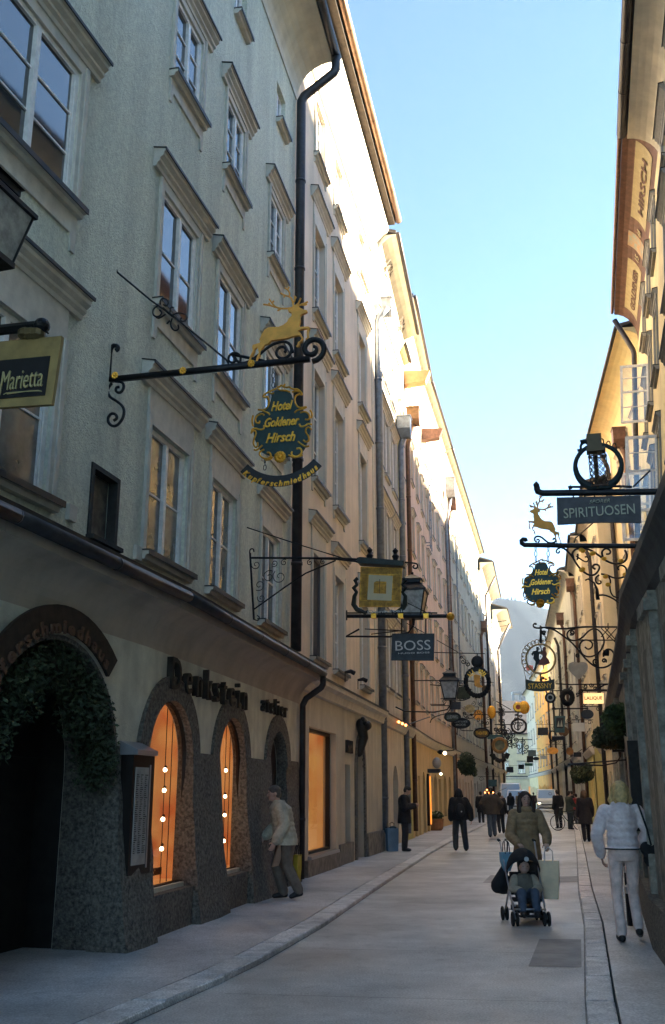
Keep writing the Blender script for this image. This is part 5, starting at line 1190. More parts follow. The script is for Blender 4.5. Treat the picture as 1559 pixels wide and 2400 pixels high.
# --- Denkstein sign
f4=crop(800,1250,5.153); f3b=crop(0,1200,1.982)
S=Sg('hanging_sign','orange framed square sign with window emblem on long scrolled iron bracket','sign',f4(450,650),15.6,-.22)
o=MB(); S.plate(o,[(235,405),(740,420),(715,890),(215,890)],-.02,.02,f4); bd=S.ob(o,'sign_board',mat('orange_gilt_relief',(.62,.31,.035),.45,.4,var=.5,vscale=14))
o=MB()
for i in range(38):
    x=240+i*13; S.plate(o,[(x,425),(x+5,425),(x+5,492),(x,492)],-.028,-.0205,f4); S.plate(o,[(x-8,815),(x-3,815),(x-3,878),(x-8,878)],-.028,-.0205,f4)
for i in range(22):
    y=505+i*14; S.plate(o,[(245,y),(322,y),(322,y+5),(245,y+5)],-.028,-.0205,f4); S.plate(o,[(630,y),(712,y),(712,y+5),(630,y+5)],-.028,-.0205,f4)
S.ob(o,'relief_bars',mat('dark_umber_line',(.10,.04,.01),.7),bd)
o=MB(); S.plate(o,[(338,505),(625,520),(608,818),(318,805)],-.032,-.0207,f4); S.ob(o,'cream_panel',mat('cream_sign_panel',(.62,.52,.33),.7,var=.1),bd)
o=MB(); S.plate(o,[(400,600),(430,582),(550,590),(545,735),(395,728)],-.038,-.0325,f4); S.ob(o,'emblem',MATS['orange_gilt_relief'],bd)
o=MB()
for i in range(8): y=610+i*15; S.plate(o,[(402,y),(462,y+1),(462,y+5),(402,y+4)],-.042,-.0385,f4); S.plate(o,[(482,y),(545,y+1),(545,y+5),(482,y+4)],-.042,-.0385,f4)
S.plate(o,[(466,560),(474,560),(474,732),(466,732)],-.042,-.0385,f4); S.ob(o,'emblem_lines',MATS['dark_umber_line'],bd)
o=MB(); S.plate(o,[(205,315),(240,305),(770,350),(765,412),(215,375)],-.12,.12,f4)
for sg_ in (0,1):
    X=[200,168,190,150,185,160,150,190,290,330] if sg_==0 else [745,780,735,780,740,775,770,735,650,600]; Yy=[540,570,620,660,710,760,860,920,960,935]
    S.tube(o,list(zip(X,Yy)),[.03,.035,.03,.035,.03,.035,.045,.045,.03,.02] ,f4)
S.ob(o,'dark_frame',mat('dark_green_iron',(.03,.035,.03),.5,.4,var=.3,vscale=9))
o=MB(); S.tube(o,[(65,930),(65,1050)],.012,f4); S.tube(o,[(75,1000),(1300,1000)],.032,f4); S.tube(o,[(75,962),(1160,962)],.012,f4); S.tube(o,[(240,345),(-60,312),(-300,305)],.016,f4); S.tube(o,[(770,350),(880,358),(925,375),(920,420),(880,425),(865,400),(885,385)],.014,f4,1)
a=S.uv(f4(660,300)); 
for x in (345,655): c=S.uv(f4(x,310 if x<400 else 320)); o.lathe([(.03,-.02),(.06,.06),(.025,.1),(.05,.15),(.005,.2)],8,(c[0],0,c[1]))
# wall scroll bracket
S.tube(o,[(1148,72),(1400,155),(1546,200),(1700,245)],.01,f3b); S.tube(o,[(1165,213),(1560,215),(1760,225)],.018,f3b); S.tube(o,[(1162,190),(1168,300),(1180,500)],.018,f3b); S.tube(o,[(1160,190),(1162,172),(1178,170),(1180,185)],.012,f3b,1)
S.tube(o,[(1180,452),(1330,345),(1420,285),(1560,225)],.013,f3b); S.tube(o,[(1182,500),(1200,505),(1208,490),(1195,480)],.01,f3b,1)
for (x,y,r) in ((1250,300,30),(1205,340,26),(1300,300,34),(1190,245,22),(1275,238,16),(1215,400,20),(1320,235,16),(1440,235,14),(1500,232,12)):
    c=S.uv(f3b(x,y)); rad=abs(S.uv(f3b(x+r,y))[0]-c[0]); o.tube([(p[0],0,p[1]) for p in spiral(c[0],c[1],rad,rad*.2,random.Random(x).uniform(0,360),random.Random(x).uniform(0,360)+460,22)],.007,5)
br=S.ob(o,'bracket',IRON)
o=MB()
for q in ((395,1000),(720,1000),(1025,1000)): c=S.uv(f4(*q)); o.lathe([(.037,-.05),(.037,.05)],8,(0,0,0)) if False else o.box(c[0]-.04,c[0]+.04,-.036,.036,c[1]-.038,c[1]+.038)
c=S.uv(f4(1320,1005)); o.ball((c[0],0,c[1]),.065); S.ob(o,'brass_fitting',GOLD)
o=MB(); S.text(o,'Denkstein',(560,948),480,34,f4,y=-.05,bold=.01); S.ob(o,'lettering',mat('dull_silver_letters',(.35,.35,.33),.4,.6),bd)
# --- BOSS sign
S=Sg('hanging_sign','dark rectangular sign with silver letters BOSS hung below the black pole','sign',f4(870,1380),16.0,-.22)
o=MB(); S.plate(o,[(615,1212),(1125,1212),(1118,1538),(605,1535)],-.02,.02,f4); bd=S.ob(o,'sign_board',mat('charcoal_sign',(.030,.033,.04),.5,.3,var=.3,vscale=8))
o=MB(); S.text(o,'BOSS',(868,1355),425,118,f4,y=-.028,bold=-.005); S.text(o,'HUGO BOSS',(880,1447),380,18,f4,y=-.028); S.ob(o,'lettering',mat('pinkish_silver',(.42,.36,.33),.4,.5),bd)
o=MB(); S.tube(o,[(730,1005),(730,1215)],.012,f4); S.tube(o,[(1022,1000),(1022,1215)],.012,f4); S.tube(o,[(285,1155),(610,1170),(780,1180)],.009,f4); S.tube(o,[(360,1218),(720,1175)],.009,f4); S.tube(o,[(780,830),(1030,955)],.008,f4); S.tube(o,[(790,1085),(1010,1205)],.006,f4); S.ob(o,'hanger',IRON)
lantern('wall_lantern','four sided lantern with pale glass hanging behind the orange sign',f4(870,1010),20.5,-.22,.72,armx=1.6)
# --- cable and arm further left row
f5=crop(950,1500,5.153)
def ring(S,o,c,r,f,t,ry=None,k=6,y=0):
    cc=S.uv(f(*c)); a=abs(S.uv(f(c[0]+r,c[1]))[0]-cc[0]); b=abs(S.uv(f(c[0],c[1]+(ry or r)))[1]-cc[1])
    o.tube([(cc[0]+a*math.cos(2*PI*i/28),y,cc[1]+b*math.sin(2*PI*i/28)) for i in range(28)],t,k,close=True); return cc,a,b
def disc(S,o,c,rx_,ry_,f,y0,y1):
    cc=S.uv(f(*c)); a=abs(S.uv(f(c[0]+rx_,c[1]))[0]-cc[0]); b=abs(S.uv(f(c[0],c[1]+ry_))[1]-cc[1])
    o.prism([(cc[0]+a*math.cos(2*PI*i/24),cc[1]+b*math.sin(2*PI*i/24)) for i in range(24)],y0,y1); return cc,a,b
def filler(S,o,f,boxes,seed,t=.013,n=3):
    """small wrought scrolls"""
    R=random.Random(seed)
    for (x,y,r) in boxes:
        c=S.uv(f(x,y)); rad=abs(S.uv(f(x+r,y))[0]-c[0]); a=R.uniform(0,360); s=R.choice((-1,1))
        o.tube([(p[0],0,p[1]) for p in spiral(c[0],c[1],rad,rad*.18,a,a+s*470,20)],t,5)
S=Sg('hanging_sign','round black wreath sign with golden boot and curved lettering above it','sign',f5(870,500),26.,-.2)
o=MB(); cc,a,b=ring(S,o,(870,510),140,f5,.045,165); 
for i in range(26): q=2*PI*i/26; o.ball((cc[0]+a*math.cos(q),0,cc[1]+b*math.sin(q)),.07,.05,.07,seg=6)
S.tube(o,[(110,490),(500,490),(850,498)],.014,f5); S.tube(o,[(350,150),(960,165)],.012,f5); S.tube(o,[(380,0),(640,150)],.01,f5); c=S.uv(f5(870,262)); o.ball((c[0],0,c[1]),.16,.05,.16); S.tube(o,[(870,165),(870,350)],.012,f5)
filler(S,o,f5,[(700,260,35),(760,290,30),(680,210,20),(905,300,25),(850,310,20)],3); S.ob(o,'wreath_ring',IRON)
o=MB(); O=arc(cc[0],cc[1],a*1.08,155,25,16,b*1.05); I=arc(cc[0],cc[1],a*.8,155,25,16,b*.78)
for i in range(16): o.prism([O[i],O[i+1],I[i+1],I[i]],-.05,-.03)
bd=S.ob(o,'lettered_band',MATS['black_sign_paint']); o=MB(); arcletter(o,'ALA',cc[0],cc[1],a*.84,150,105,.13,-.06,bold=.03,ry=b*.82); arcletter(o,'NDER',cc[0],cc[1],a*.84,80,32,.13,-.06,bold=.03,ry=b*.82); S.ob(o,'lettering',GOLD,bd)
o=MB(); S.plate(o,[(828,428),(850,418),(905,430),(900,500),(905,540),(935,562),(925,572),(875,572),(840,550),(832,480)],-.05,.05,f5); S.ob(o,'boot',GOLDP)
def ovalsign(label,c,rx_,ry_,f,Y,colm,txt,tm,arms,seed,tw=1.3,th=.5,rim=None,cat='sign',shape='oval',extra=None):
    S=Sg('hanging_sign',label,cat,f(*c),Y,-.2); o=MB()
    if shape=='oval': disc(S,o,c,rx_,ry_,f,-.03,.03)
    else: S.plate(o,[(c[0]-rx_,c[1]-ry_),(c[0]+rx_,c[1]-ry_),(c[0]+rx_,c[1]+ry_),(c[0]-rx_,c[1]+ry_)],-.03,.03,f)
    bd=S.ob(o,'sign_board',colm)
    if txt:
        o=MB(); lines=txt.split('|')
        for i,l in enumerate(lines):
            hh=ry_*2*th/len(lines); S.text(o,l,(c[0],c[1]+(i-(len(lines)-1)/2)*hh*1.25),rx_*tw*(1 if i==0 else .75),hh*.8,f,y=-.04,bold=.01)
        S.ob(o,'lettering',tm,bd)
    if rim: o=MB(); ring(S,o,c,rx_,f,.03,ry_,y=-.02); S.ob(o,'rim',rim,bd)
    o=MB()
    for pts in arms: S.tube(o,pts,.014,f,1)
    if extra: filler(S,o,f,extra,seed)
    S.ob(o,'bracket',IRON); return S
SIL=MATS['dull_silver_letters']; 
GRN=mat('olive_green_sign',(.05,.06,.035),.6,.2,var=.4,vscale=7); BRN=mat('brown_sign',(.13,.07,.03),.6,.2,var=.4,vscale=7); TEAL=mat('teal_board',(.05,.12,.13),.6,.1,var=.3,vscale=7)
ovalsign('arched olive sign with small golden cone in the middle, beside the boot wreath',(690,640),115,75,f5,29,GRN,None,GOLD,[[(570,560),(690,545),(800,600)],[(600,720),(690,735),(780,700)],[(560,560),(300,540)]],11,tw=1.4,th=.3,extra=[(600,700,20),(660,715,18),(720,712,18),(770,690,18),(640,580,16),(740,585,16)])
lantern('wall_lantern','street lantern with pale panes on a bent arm above the olive oval sign',f5(545,712),27,-.2,.62,armx=2.4)
ovalsign('flat greenish oval sign with faint lettering, left of the black oval one',(570,930),92,52,f5,31,GRN,'LUDWIG',SIL,[[(300,1000),(320,950),(400,910),(500,890),(555,820),(560,720)],[(480,780),(300,775)],[(540,792),(310,790)]],12,tw=1.4,rim=IRON)
ovalsign('black oval sign with white lettering over two thin hangers',(672,1005),106,56,f5,32,MATS['black_sign_paint'],'HENRY & NOE|MODE',SIL,[[(630,1058),(625,1150)],[(668,1060),(670,1095),(820,1095)],[(560,870),(560,980)]],13,tw=1.5,th=.55,rim=IRON)
ovalsign('brown oval sign with gilt lettering below a small iron crown',(925,1125),92,58,f5,38,BRN,'THEATER',GOLD,[[(925,1070),(925,900)],[(850,900),(1000,900)],[(840,1075),(1020,1050)]],14,tw=1.5,th=.4,rim=IRON,extra=[(890,870,30),(950,890,25),(1000,940,30),(880,960,26),(990,1000,26),(930,1000,18)])
ovalsign('gilt ornamental sign with cream centre between lantern and boot wreath',(780,830),60,50,f5,35,mat('pale_gold_board',(.45,.33,.15),.5,.3,var=.5,vscale=9),None,GOLD,[[(720,900),(780,910),(850,890)],[(700,870),(710,930),(760,950),(830,940),(850,900)]],15,extra=[(720,880,18),(800,905,16),(840,860,18),(750,930,20)])
f6=crop(1140,1640,5.521)
ovalsign('blue grey boat shaped sign above the round wreath far down the street',(110,480),95,28,f6,52,TEAL,None,SIL,[[(0,440),(110,430),(210,450)]],16,shape='rect')
S=Sg('hanging_sign','large round wreath sign with rusty rim and dark garland below it','sign',f6(175,590),50,-.2)
o=MB(); disc(S,o,(175,590),75,75,f6,-.03,.03); bd=S.ob(o,'sign_board',mat('mottled_green_disc',(.16,.18,.12),.7,.1,var=.6,vscale=3)); o=MB(); ring(S,o,(175,590),84,f6,.09); S.ob(o,'rim',mat('rusty_gilt_rim',(.30,.17,.06),.6,.3,var=.4),bd)
o=MB(); 
for (x0,y0,x1,y1) in ((60,700,120,770),(120,770,190,800),(190,800,250,760),(250,760,280,690)): S.tube(o,[(x0,y0),(x1,y1)],.12,f6)
filler(S,o,f6,[(170,400,40),(230,430,40),(280,480,40),(120,380,30),(300,540,35),(250,400,28),(90,720,30),(230,720,30)],17,.03); S.tube(o,[(260,360),(262,1050)],.04,f6) if False else None; S.ob(o,'iron_garland',IRON)
S=Sg('hanging_sign','tall iron finial sign with gilt anchor wheel on a horizontal bar by the far hill','sign',f6(400,200),46,-.2)
o=MB(); S.tube(o,[(40,158),(520,158)],.035,f6); S.tube(o,[(130,20),(320,130)],.02,f6); S.tube(o,[(198,85),(198,340)],.035,f6); S.tube(o,[(410,160),(410,400)],.035,f6)
for x,y,r in ((175,130,20),(222,130,20),(175,190,22),(225,190,22),(180,270,24),(222,270,24),(385,200,20),(440,210,22),(380,250,20),(370,300,30),(450,310,30),(410,350,60)): filler(S,o,f6,[(x,y,r)],x,.022)
ring(S,o,(420,340),95,f6,.05,90); S.ob(o,'bracket',IRON)
o=MB(); disc(S,o,(412,95),32,32,f6,-.06,.06); S.ob(o,'red_heart_disc',mat('dull_red_paint',(.25,.05,.03),.6)); o=MB(); ring(S,o,(412,95),45,f6,.08); c=S.uv(f6(490,100)); o.ball((c[0],0,c[1]),.25,.1,.3); c=S.uv(f6(68,160)); o.ball((c[0],0,c[1]),.2,.1,.3); S.ob(o,'gilt_ring',GOLD)
for lab,c,w,h,m,Y,t in (('small dark board sign left of the parked vans, high up',(305,905),46,38,MATS['charcoal_sign'],90,None),('small black board sign with white marks over the parked vans',(452,868),38,30,MATS['black_sign_paint'],85,None),('grey blue box sign stacked above a black one, right side',(592,690),52,40,mat('grey_blue_board',(.13,.17,.18),.6),75,None),('black box sign under the grey blue one',(565,770),42,42,MATS['black_sign_paint'],76,None),('dark oval sign beside the black box sign',(645,762),42,24,MATS['charcoal_sign'],74,None),('white narrow board sign on the right side',(735,745),44,22,mat('white_board',(.6,.6,.57),.6),72,None),('green long board sign low over the street',(550,838),52,18,mat('bottle_green_board',(.02,.12,.07),.6),78,None)):
    ovalsign(lab,c,w,h,f6,Y,m,t,SIL,[[(c[0]-w,c[1]-h-14),(c[0]+w+60,c[1]-h-16)],[(c[0],c[1]-h-14),(c[0],c[1]-h+5)]],int(c[0]),shape='oval' if 'oval' in lab else 'rect')
# --- right side -------------------------------------------------
f7=crop(1200,1150,4.306); f8=crop(1340,900,6.8)
S=Sg('hanging_sign','charcoal sign reading SPIRITUOSEN under an iron ring with a wicker bottle','sign',f7(880,200),9.2,-.27)
o=MB(); S.plate(o,[(453,72),(1298,52),(1305,325),(900,322),(458,345)],-.015,.015,f7); bd=S.ob(o,'sign_board',mat('slate_sign',(.060,.055,.058),.55,.2,var=.35,vscale=9))
o=MB(); S.text(o,'SPIRITUOSEN',(878,212),735,98,f7,y=-.022,bold=-.002); S.text(o,'SPORER',(885,112),210,34,f7,y=-.022,shear=.3,bold=-.01); S.ob(o,'lettering',mat('aged_ivory_letters',(.42,.40,.29),.5,.2,var=.2),bd)
o=MB(); S.tube(o,[(255,-20),(245,-60),(262,-75)],.03,f7); S.tube(o,[(252,-30),(262,8),(310,25),(900,18),(1546,8),(2600,-6)],.033,f7); 
for x in (620,735,835,960): S.tube(o,[(x,20),(x,72)],.008,f7)
S.tube(o,[(0,1640),(250,1640),(480,1650),(700,1625),(960,1640)],.012,f8,1); S.tube(o,[(-50,1660),(0,1640)],.02,f8); S.tube(o,[(980,1640),(1250,1380)],.009,f8)
S.ob(o,'bracket',IRON,smooth=True)
o=MB(); cc,a,b=ring(S,o,(425,1310),375,f8,.022,350)
for s0,s1 in ((185,250),(290,345)):
    for i in range(14): q=math.radians(s0+(s1-s0)*i/13); o.ball((cc[0]+a*.985*math.cos(q),0,cc[1]+b*.985*math.sin(q)),.03,.015,.045,seg=6)
for x in (480,585,680): S.tube(o,[(x-30,960+(x-480)*.35),(x-25,890+(x-480)*.35),(x,868+(x-480)*.35),(x+28,890+(x-480)*.35),(x+30,980+(x-480)*.35)],.006,f8,1)
S.tube(o,[(90,1060),(150,1050),(140,980),(190,930),(300,920)],.014,f8,1); S.tube(o,[(140,930),(220,910),(290,960)],.025,f8)
S.ob(o,'iron_ring',mat('dark_green_black_iron',(.012,.022,.024),.5,.4,var=.4,vscale=9),smooth=True)
o=MB(); R=abs(S.uv(f8(580,1300))[0]-S.uv(f8(290,1300))[0])/2; c=S.uv(f8(430,1400)); zt=S.uv(f8(430,1150))[1]; zb_=S.uv(f8(430,1630))[1]
wr=MB()
for k_ in range(9):
    for s_ in (-1,1):
        P_=[]
        for i in range(13): q=2*PI*(i/24*s_+k_/9)*1.0; P_.append((c[0]+R*math.cos(q),R*.5*math.sin(q),zb_+(zt-zb_)*i/12))
        wr.tube(P_,.0045,4)
for z in (zb_,zt): wr.tube([(c[0]+R*math.cos(2*PI*i/20),R*.5*math.sin(2*PI*i/20),z) for i in range(20)],.008,5,close=True)
for q in (0,PI): wr.tube([(c[0]+R*math.cos(q),0,zt),(c[0]+R*.3*math.cos(q),0,zt+.1)],.008,5)
S.ob(wr,'wicker_bottle',mat('brown_iron_mesh',(.12,.07,.05),.6,.4))
o=MB(); z2=S.uv(f8(395,1060))[1]; o.tube([(c[0]-.02,0,zb_-.03),(c[0]-.02,0,z2)],.022,8); o.box(c[0]-.09,c[0]+.05,-.05,.05,z2,z2+.16); o.box(c[0]-.1,c[0]+.08,-.06,.06,z2-.02,z2+.02); S.ob(o,'tap',mat('bronze_tap',(.09,.065,.035),.5,.6,var=.4))
# right Hirsch sign (mirrored stag)
S=Sg('hanging_sign','smaller green and gilt hotel sign with stag hanging against the sky on the right','sign',f7(300,560),15.6,-.27)
def ms(x,y): # stag facing left: map from the big tracing
    return f7(165+(796-x)*(500-165)/(796-112),50+(y-60)*(530-50)/(897-60))
def mh(x,y): return f7(105+(x-150)*(490-105)/(820-150),690+(y-1150)*(1178-690)/(2030-1150))
hirsch(S,ms,mh,1.05)
o=MB(); S.tube(o,[(145,510),(135,490),(112,488),(98,505),(100,530),(125,548),(300,550),(640,555),(1000,558),(1300,560),(1900,566)],[.035]*3+[.04]*8,f7)
S.tube(o,[(250,520),(228,500),(232,470),(262,458),(300,470),(345,510),(380,530),(430,525),(450,495),(425,480),(412,495)],.016,f7,1); S.tube(o,[(262,525),(280,505),(265,488),(248,500)],.013,f7,1)
S.tube(o,[(490,575),(455,590),(445,625),(475,632),(480,605)],.014,f7,1); S.tube(o,[(490,570),(540,590),(600,650),(650,740),(710,810),(780,855),(840,850),(880,800),(885,760),(850,740),(815,755),(820,785),(845,790)],.017,f7,2)
S.tube(o,[(650,660),(690,690),(750,725),(778,695),(760,665),(735,670)],.013,f7,2); S.tube(o,[(620,680),(605,630),(640,590),(700,580),(780,590),(860,640),(940,700),(1010,735),(1080,740),(1150,710),(1165,650),(1140,600)],.017,f7,2)
S.tube(o,[(660,700),(670,640),(655,645)],.013,f7,1); S.tube(o,[(920,680),(905,620),(930,590),(960,580),(1000,610),(985,640),(950,640)],.016,f7,2); S.tube(o,[(880,850),(840,880),(850,930),(880,945),(905,925),(885,905)],.014,f7,2)
S.tube(o,[(900,840),(960,850),(1020,880),(1090,885),(1150,860),(1160,780),(1100,745),(1060,780),(1080,800)],.015,f7,2); S.tube(o,[(960,850),(1000,900),(985,980),(1010,1060),(1060,1080),(1110,1085),(1100,1010),(1065,1020),(1075,1040)],.013,f7,2)
S.tube(o,[(740,905),(770,890),(830,930),(860,1000),(868,1100)],[.014,.014,.016,.025,.035],f7); S.tube(o,[(880,1055),(930,1050),(1010,1080),(1080,1130),(1130,1190)],.015,f7,1)
S.tube(o,[(1130,990),(1180,1025),(1260,1005),(1290,960)],.015,f7,1); S.tube(o,[(1270,835),(1225,840),(1218,885),(1250,900),(1260,880)],.014,f7,1); S.tube(o,[(1200,960),(1160,980),(1125,950),(1140,920),(1185,918),(1195,945)],.016,f7,1); S.tube(o,[(630,525),(640,480),(820,325)],.01,f7)
S.ob(o,'bracket',IRON,smooth=True)
o=MB()
for q in ((700,600),(715,610),(820,635),(810,640),(715,795),(705,805),(930,690),(945,870),(1100,710),(1145,850),(970,950),(1255,620),(1262,660),(1265,700)): c=S.uv(f7(*q)); o.ball((c[0],-.02,c[1]),.05,.02,.035,seg=6)
S.ob(o,'gilt_leaves',GOLD)
o=MB(); chain(o,S.uv(f7(238,560)),S.uv(f7(242,715)),.03,.006); chain(o,S.uv(f7(368,560)),S.uv(f7(365,715)),.03,.006); S.ob(o,'chain',IRON)
# gilt circle sign near the canopy
S=Sg('hanging_sign','iron circle with gilt leaves in front of the dark teal board by the right canopy','sign',f7(1290,1200),12.6,-.27)
o=MB(); ring(S,o,(1290,1195),125,f7,.02,120); ring(S,o,(1330,1210),75,f7,.012,75); S.tube(o,[(1260,1010),(1180,1080),(1150,1180)],.018,f7); S.ob(o,'iron_circle',IRON)
o=MB()
for q in ((1165,1150),(1180,1215),(1205,1240),(1225,1250),(1210,1110),(1230,1060),(1390,1295),(1290,1190),(1300,1165)): c=S.uv(f7(*q)); o.ball((c[0],-.02,c[1]),.055,.02,.035,seg=6)
S.ob(o,'gilt_leaves',GOLD)
o=MB(); S.plate(o,[(1225,1330),(1515,1310),(1500,1400),(1230,1425)],.1,.13,f7); S.ob(o,'teal_board',TEAL)
# STASSNY
f9=crop(1200,1400,4.306)
S=Sg('hanging_sign','round sign of two dancing figures above a dark board reading STASSNY','sign',f9(290,620),18.5,-.25)
o=MB(); S.tube(o,[(250,275),(235,262),(215,275),(220,300),(260,312),(340,300),(500,322),(700,298),(900,298),(1195,300),(1900,305)],.018,f9,1); S.tube(o,[(290,285),(292,360),(290,460)],.022,f9); S.tube(o,[(340,310),(420,320),(520,390),(600,450),(680,545),(760,640),(850,710),(940,710),(1010,670),(1045,600),(1010,530),(960,520),(920,560),(925,600)],.018,f9,2)
S.tube(o,[(640,320),(575,330),(550,380),(580,430),(650,440),(720,400),(770,340),(830,310),(890,340),(930,410),(930,480),(880,560),(800,605),(720,590),(680,520),(690,450),(750,425),(810,450),(815,500),(770,530),(735,500)],.016,f9,2); filler(S,o,f9,[(605,355,28),(850,650,38),(325,355,24),(1180,335,18),(665,590,22),(930,640,25)],5,.016)
for p_ in ([(900,310),(1060,470)],[(980,310),(900,400)],[(1060,310),(960,420)],[(940,310),(1040,420)],[(970,260),(970,310)]): S.tube(o,p_,.010,f9)
S.tube(o,[(1190,300),(1100,320),(1050,380),(1040,470),(1080,520)],.014,f9,1); S.tube(o,[(1190,370),(1150,390),(1130,430),(1160,480)],.012,f9,1); S.plate(o,[(920,535),(985,535),(980,590),(925,590)],-.03,.03,f9)
S.tube(o,[(330,390),(345,410),(340,440)],.014,f9)
S.ob(o,'bracket',IRON,smooth=True)
o=MB(); cc,a,b=ring(S,o,(290,620),148,f9,.018,148)
for i in range(16):
    q=math.radians(60+i*13); o.tube([(cc[0]+a*1.17*math.cos(q)+.05*math.cos(t),0,cc[1]+b*1.17*math.sin(q)+.05*math.sin(t)) for t in [j*.9 for j in range(6)]],.007,4)
S.ob(o,'gilt_ring',mat('aged_gilt_ring',(.35,.22,.09),.5,.5))
o=MB(); S.plate(o,[(245,505),(265,498),(275,510),(272,535),(262,545),(285,550),(300,545),(302,560),(275,570),(272,610),(285,630),(275,660),(250,690),(240,740),(215,745),(232,700),(240,650),(215,620),(222,570),(205,590),(195,570),(215,545),(245,540)],-.02,.02,f9); S.tube(o,[(280,480),(295,510),(305,560)],.012,f9); S.ob(o,'dark_dancer',mat('blackened_figure',(.02,.022,.025),.6))
o=MB(); S.plate(o,[(315,505),(335,500),(345,512),(340,535),(355,570),(345,600),(370,625),(385,665),(335,685),(265,680),(285,630),(310,605),(305,570),(290,580),(285,565),(310,550)],-.02,.02,f9); S.plate(o,[(312,685),(325,685),(322,725),(315,725)],-.02,.02,f9); S.ob(o,'red_dancer',mat('dusky_red_figure',(.22,.07,.06),.6,var=.4))
o=MB(); pts=S.U([(135,828),(210,845),(290,850),(370,842),(430,825),(430,925),(370,942),(290,950),(210,945),(140,928)],f9); o.prism(pts,-.02,.02); bd=S.ob(o,'sign_board',mat('dark_olive_sign',(.04,.035,.02),.5,.2))
o=MB(); S.text(o,'STASSNY',(285,895),240,52,f9,y=-.03,bold=.0); S.ob(o,'lettering',mat('orange_gold_letters',(.75,.36,.04),.4,.5),bd)
o=MB(); S.tube(o,[(300,850),(305,820),(325,800),(320,830)],.01,f9,1); filler(S,o,f9,[(310,815,16),(290,830,12),(340,825,12)],8,.008); S.tube(o,[(290,768),(290,850)],.012,f9); S.ob(o,'crown_ornament',IRON)
# heart, LALIQUE, bullseye and other far right signs
S=Sg('hanging_sign','pale grey heart shaped sign on the right','sign',f9(670,730),30,-.22)
o=MB(); S.plate(o,[(670,665),(695,650),(740,655),(768,680),(762,740),(715,790),(670,838),(625,790),(575,740),(568,685),(595,655),(645,650)],-.03,.03,f9,1); S.ob(o,'heart_board',mat('pale_grey_heart',(.36,.33,.28),.6,.1,var=.2)); o=MB(); S.tube(o,[(668,665),(668,430)],.012,f9); S.tube(o,[(668,432),(1100,432)],.02,f9); S.tube(o,[(632,650),(632,560)],.01,f9); S.ob(o,'bracket',IRON)
S=Sg('hanging_sign','lit orange rectangular sign reading LALIQUE','sign',f9(825,1020),24,-.24)
o=MB(); S.plate(o,[(722,968),(925,968),(925,1072),(722,1072)],-.06,.06,f9); bd=S.ob(o,'sign_board',glow('lit_orange_sign',(1.0,.55,.22),.12,.25,3)); o=MB(); S.text(o,'LALIQUE',(822,1022),180,40,f9,y=-.08,bold=.025); S.ob(o,'lettering',mat('brown_black_ink',(.05,.02,.01),.6),bd)
o=MB(); S.tube(o,[(700,938),(1050,940),(1700,945)],.03,f9); S.tube(o,[(760,940),(760,968)],.012,f9); S.tube(o,[(890,940),(890,968)],.012,f9); S.tube(o,[(440,872),(590,880),(980,875),(1700,880)],.016,f9); S.tube(o,[(870,920),(930,885),(1000,870)],.02,f9); filler(S,o,f9,[(700,950,30),(740,900,25),(800,885,25),(660,980,22),(840,920,20)],6,.014); S.ob(o,'bracket',IRON)
S=Sg('hanging_sign','black and white bullseye disc sign under the STASSNY board','sign',f9(387,1012),30,-.22)
o=MB(); ring(S,o,(387,1012),46,f9,.03); disc(S,o,(387,1012),22,22,f9,-.03,.03); S.tube(o,[(387,940),(387,965)],.012,f9); S.tube(o,[(387,942),(600,942)],.014,f9); S.ob(o,'dark_rings',IRON); o=MB(); disc(S,o,(387,1012),36,36,f9,-.02,.02); S.ob(o,'pale_disc',P7)
S=Sg('hanging_sign','iron wreath sign with small oval centre left of LALIQUE','sign',f9(560,1010),34,-.22)
o=MB(); ring(S,o,(560,1010),50,f9,.05,62)
for i in range(18): c=S.uv(f9(560+50*math.cos(i*.349),1010+62*math.sin(i*.349))); o.ball((c[0],0,c[1]),.1,.06,.1,seg=6)
filler(S,o,f9,[(530,940,22),(590,920,22),(610,970,18),(500,1000,18)],9,.02); S.tube(o,[(560,870),(560,950)],.014,f9); S.ob(o,'wreath_ring',IRON)
S=Sg('hanging_sign','tall teal framed sign with figures hanging over a black board','sign',f6(950,310),40,-.22)
o=MB(); S.plate(o,[(882,210),(1022,210),(1012,425),(888,425)],-.05,.05,f6); bd=S.ob(o,'sign_board',TEAL); o=MB(); S.plate(o,[(905,235),(1000,235),(995,370),(905,370)],-.07,-.051,f6); pn=S.ob(o,'dark_panel',MATS['charcoal_sign'],bd)
o=MB(); S.plate(o,[(915,350),(935,270),(950,350)],-.08,-.071,f6); S.plate(o,[(955,350),(972,262),(990,350)],-.08,-.071,f6); S.ob(o,'figures',mat('pale_figures',(.42,.40,.30),.6),bd)
o=MB(); S.plate(o,[(845,470),(1012,470),(1008,522),(845,522)],-.06,.06,f6); b2=S.ob(o,'lower_board',MATS['black_sign_paint']); o=MB(); S.text(o,'DESOIR',(925,468),150,20,f6,y=-.08); S.ob(o,'lettering',SIL,b2)
o=MB(); ring(S,o,(860,470),48,f6,.03,65); S.tube(o,[(950,115),(950,212)],.02,f6); S.tube(o,[(850,118),(1320,112)],.03,f6); S.plate(o,[(850,130),(880,85),(905,130)],-.05,.05,f6); S.ob(o,'bracket',IRON)
ovalsign('copper coloured round kettle sign far on the right',(1080,668),48,50,f6,45,mat('copper_kettle',(.28,.13,.04),.5,.4,var=.4),None,SIL,[[(1080,620),(1075,400)],[(1030,300),(1300,300)]],21)
ovalsign('black board sign on a white arm far on the right',(1180,710),50,30,f6,42,MATS['black_sign_paint'],None,SIL,[[(1180,680),(1240,640)]],22,shape='rect')
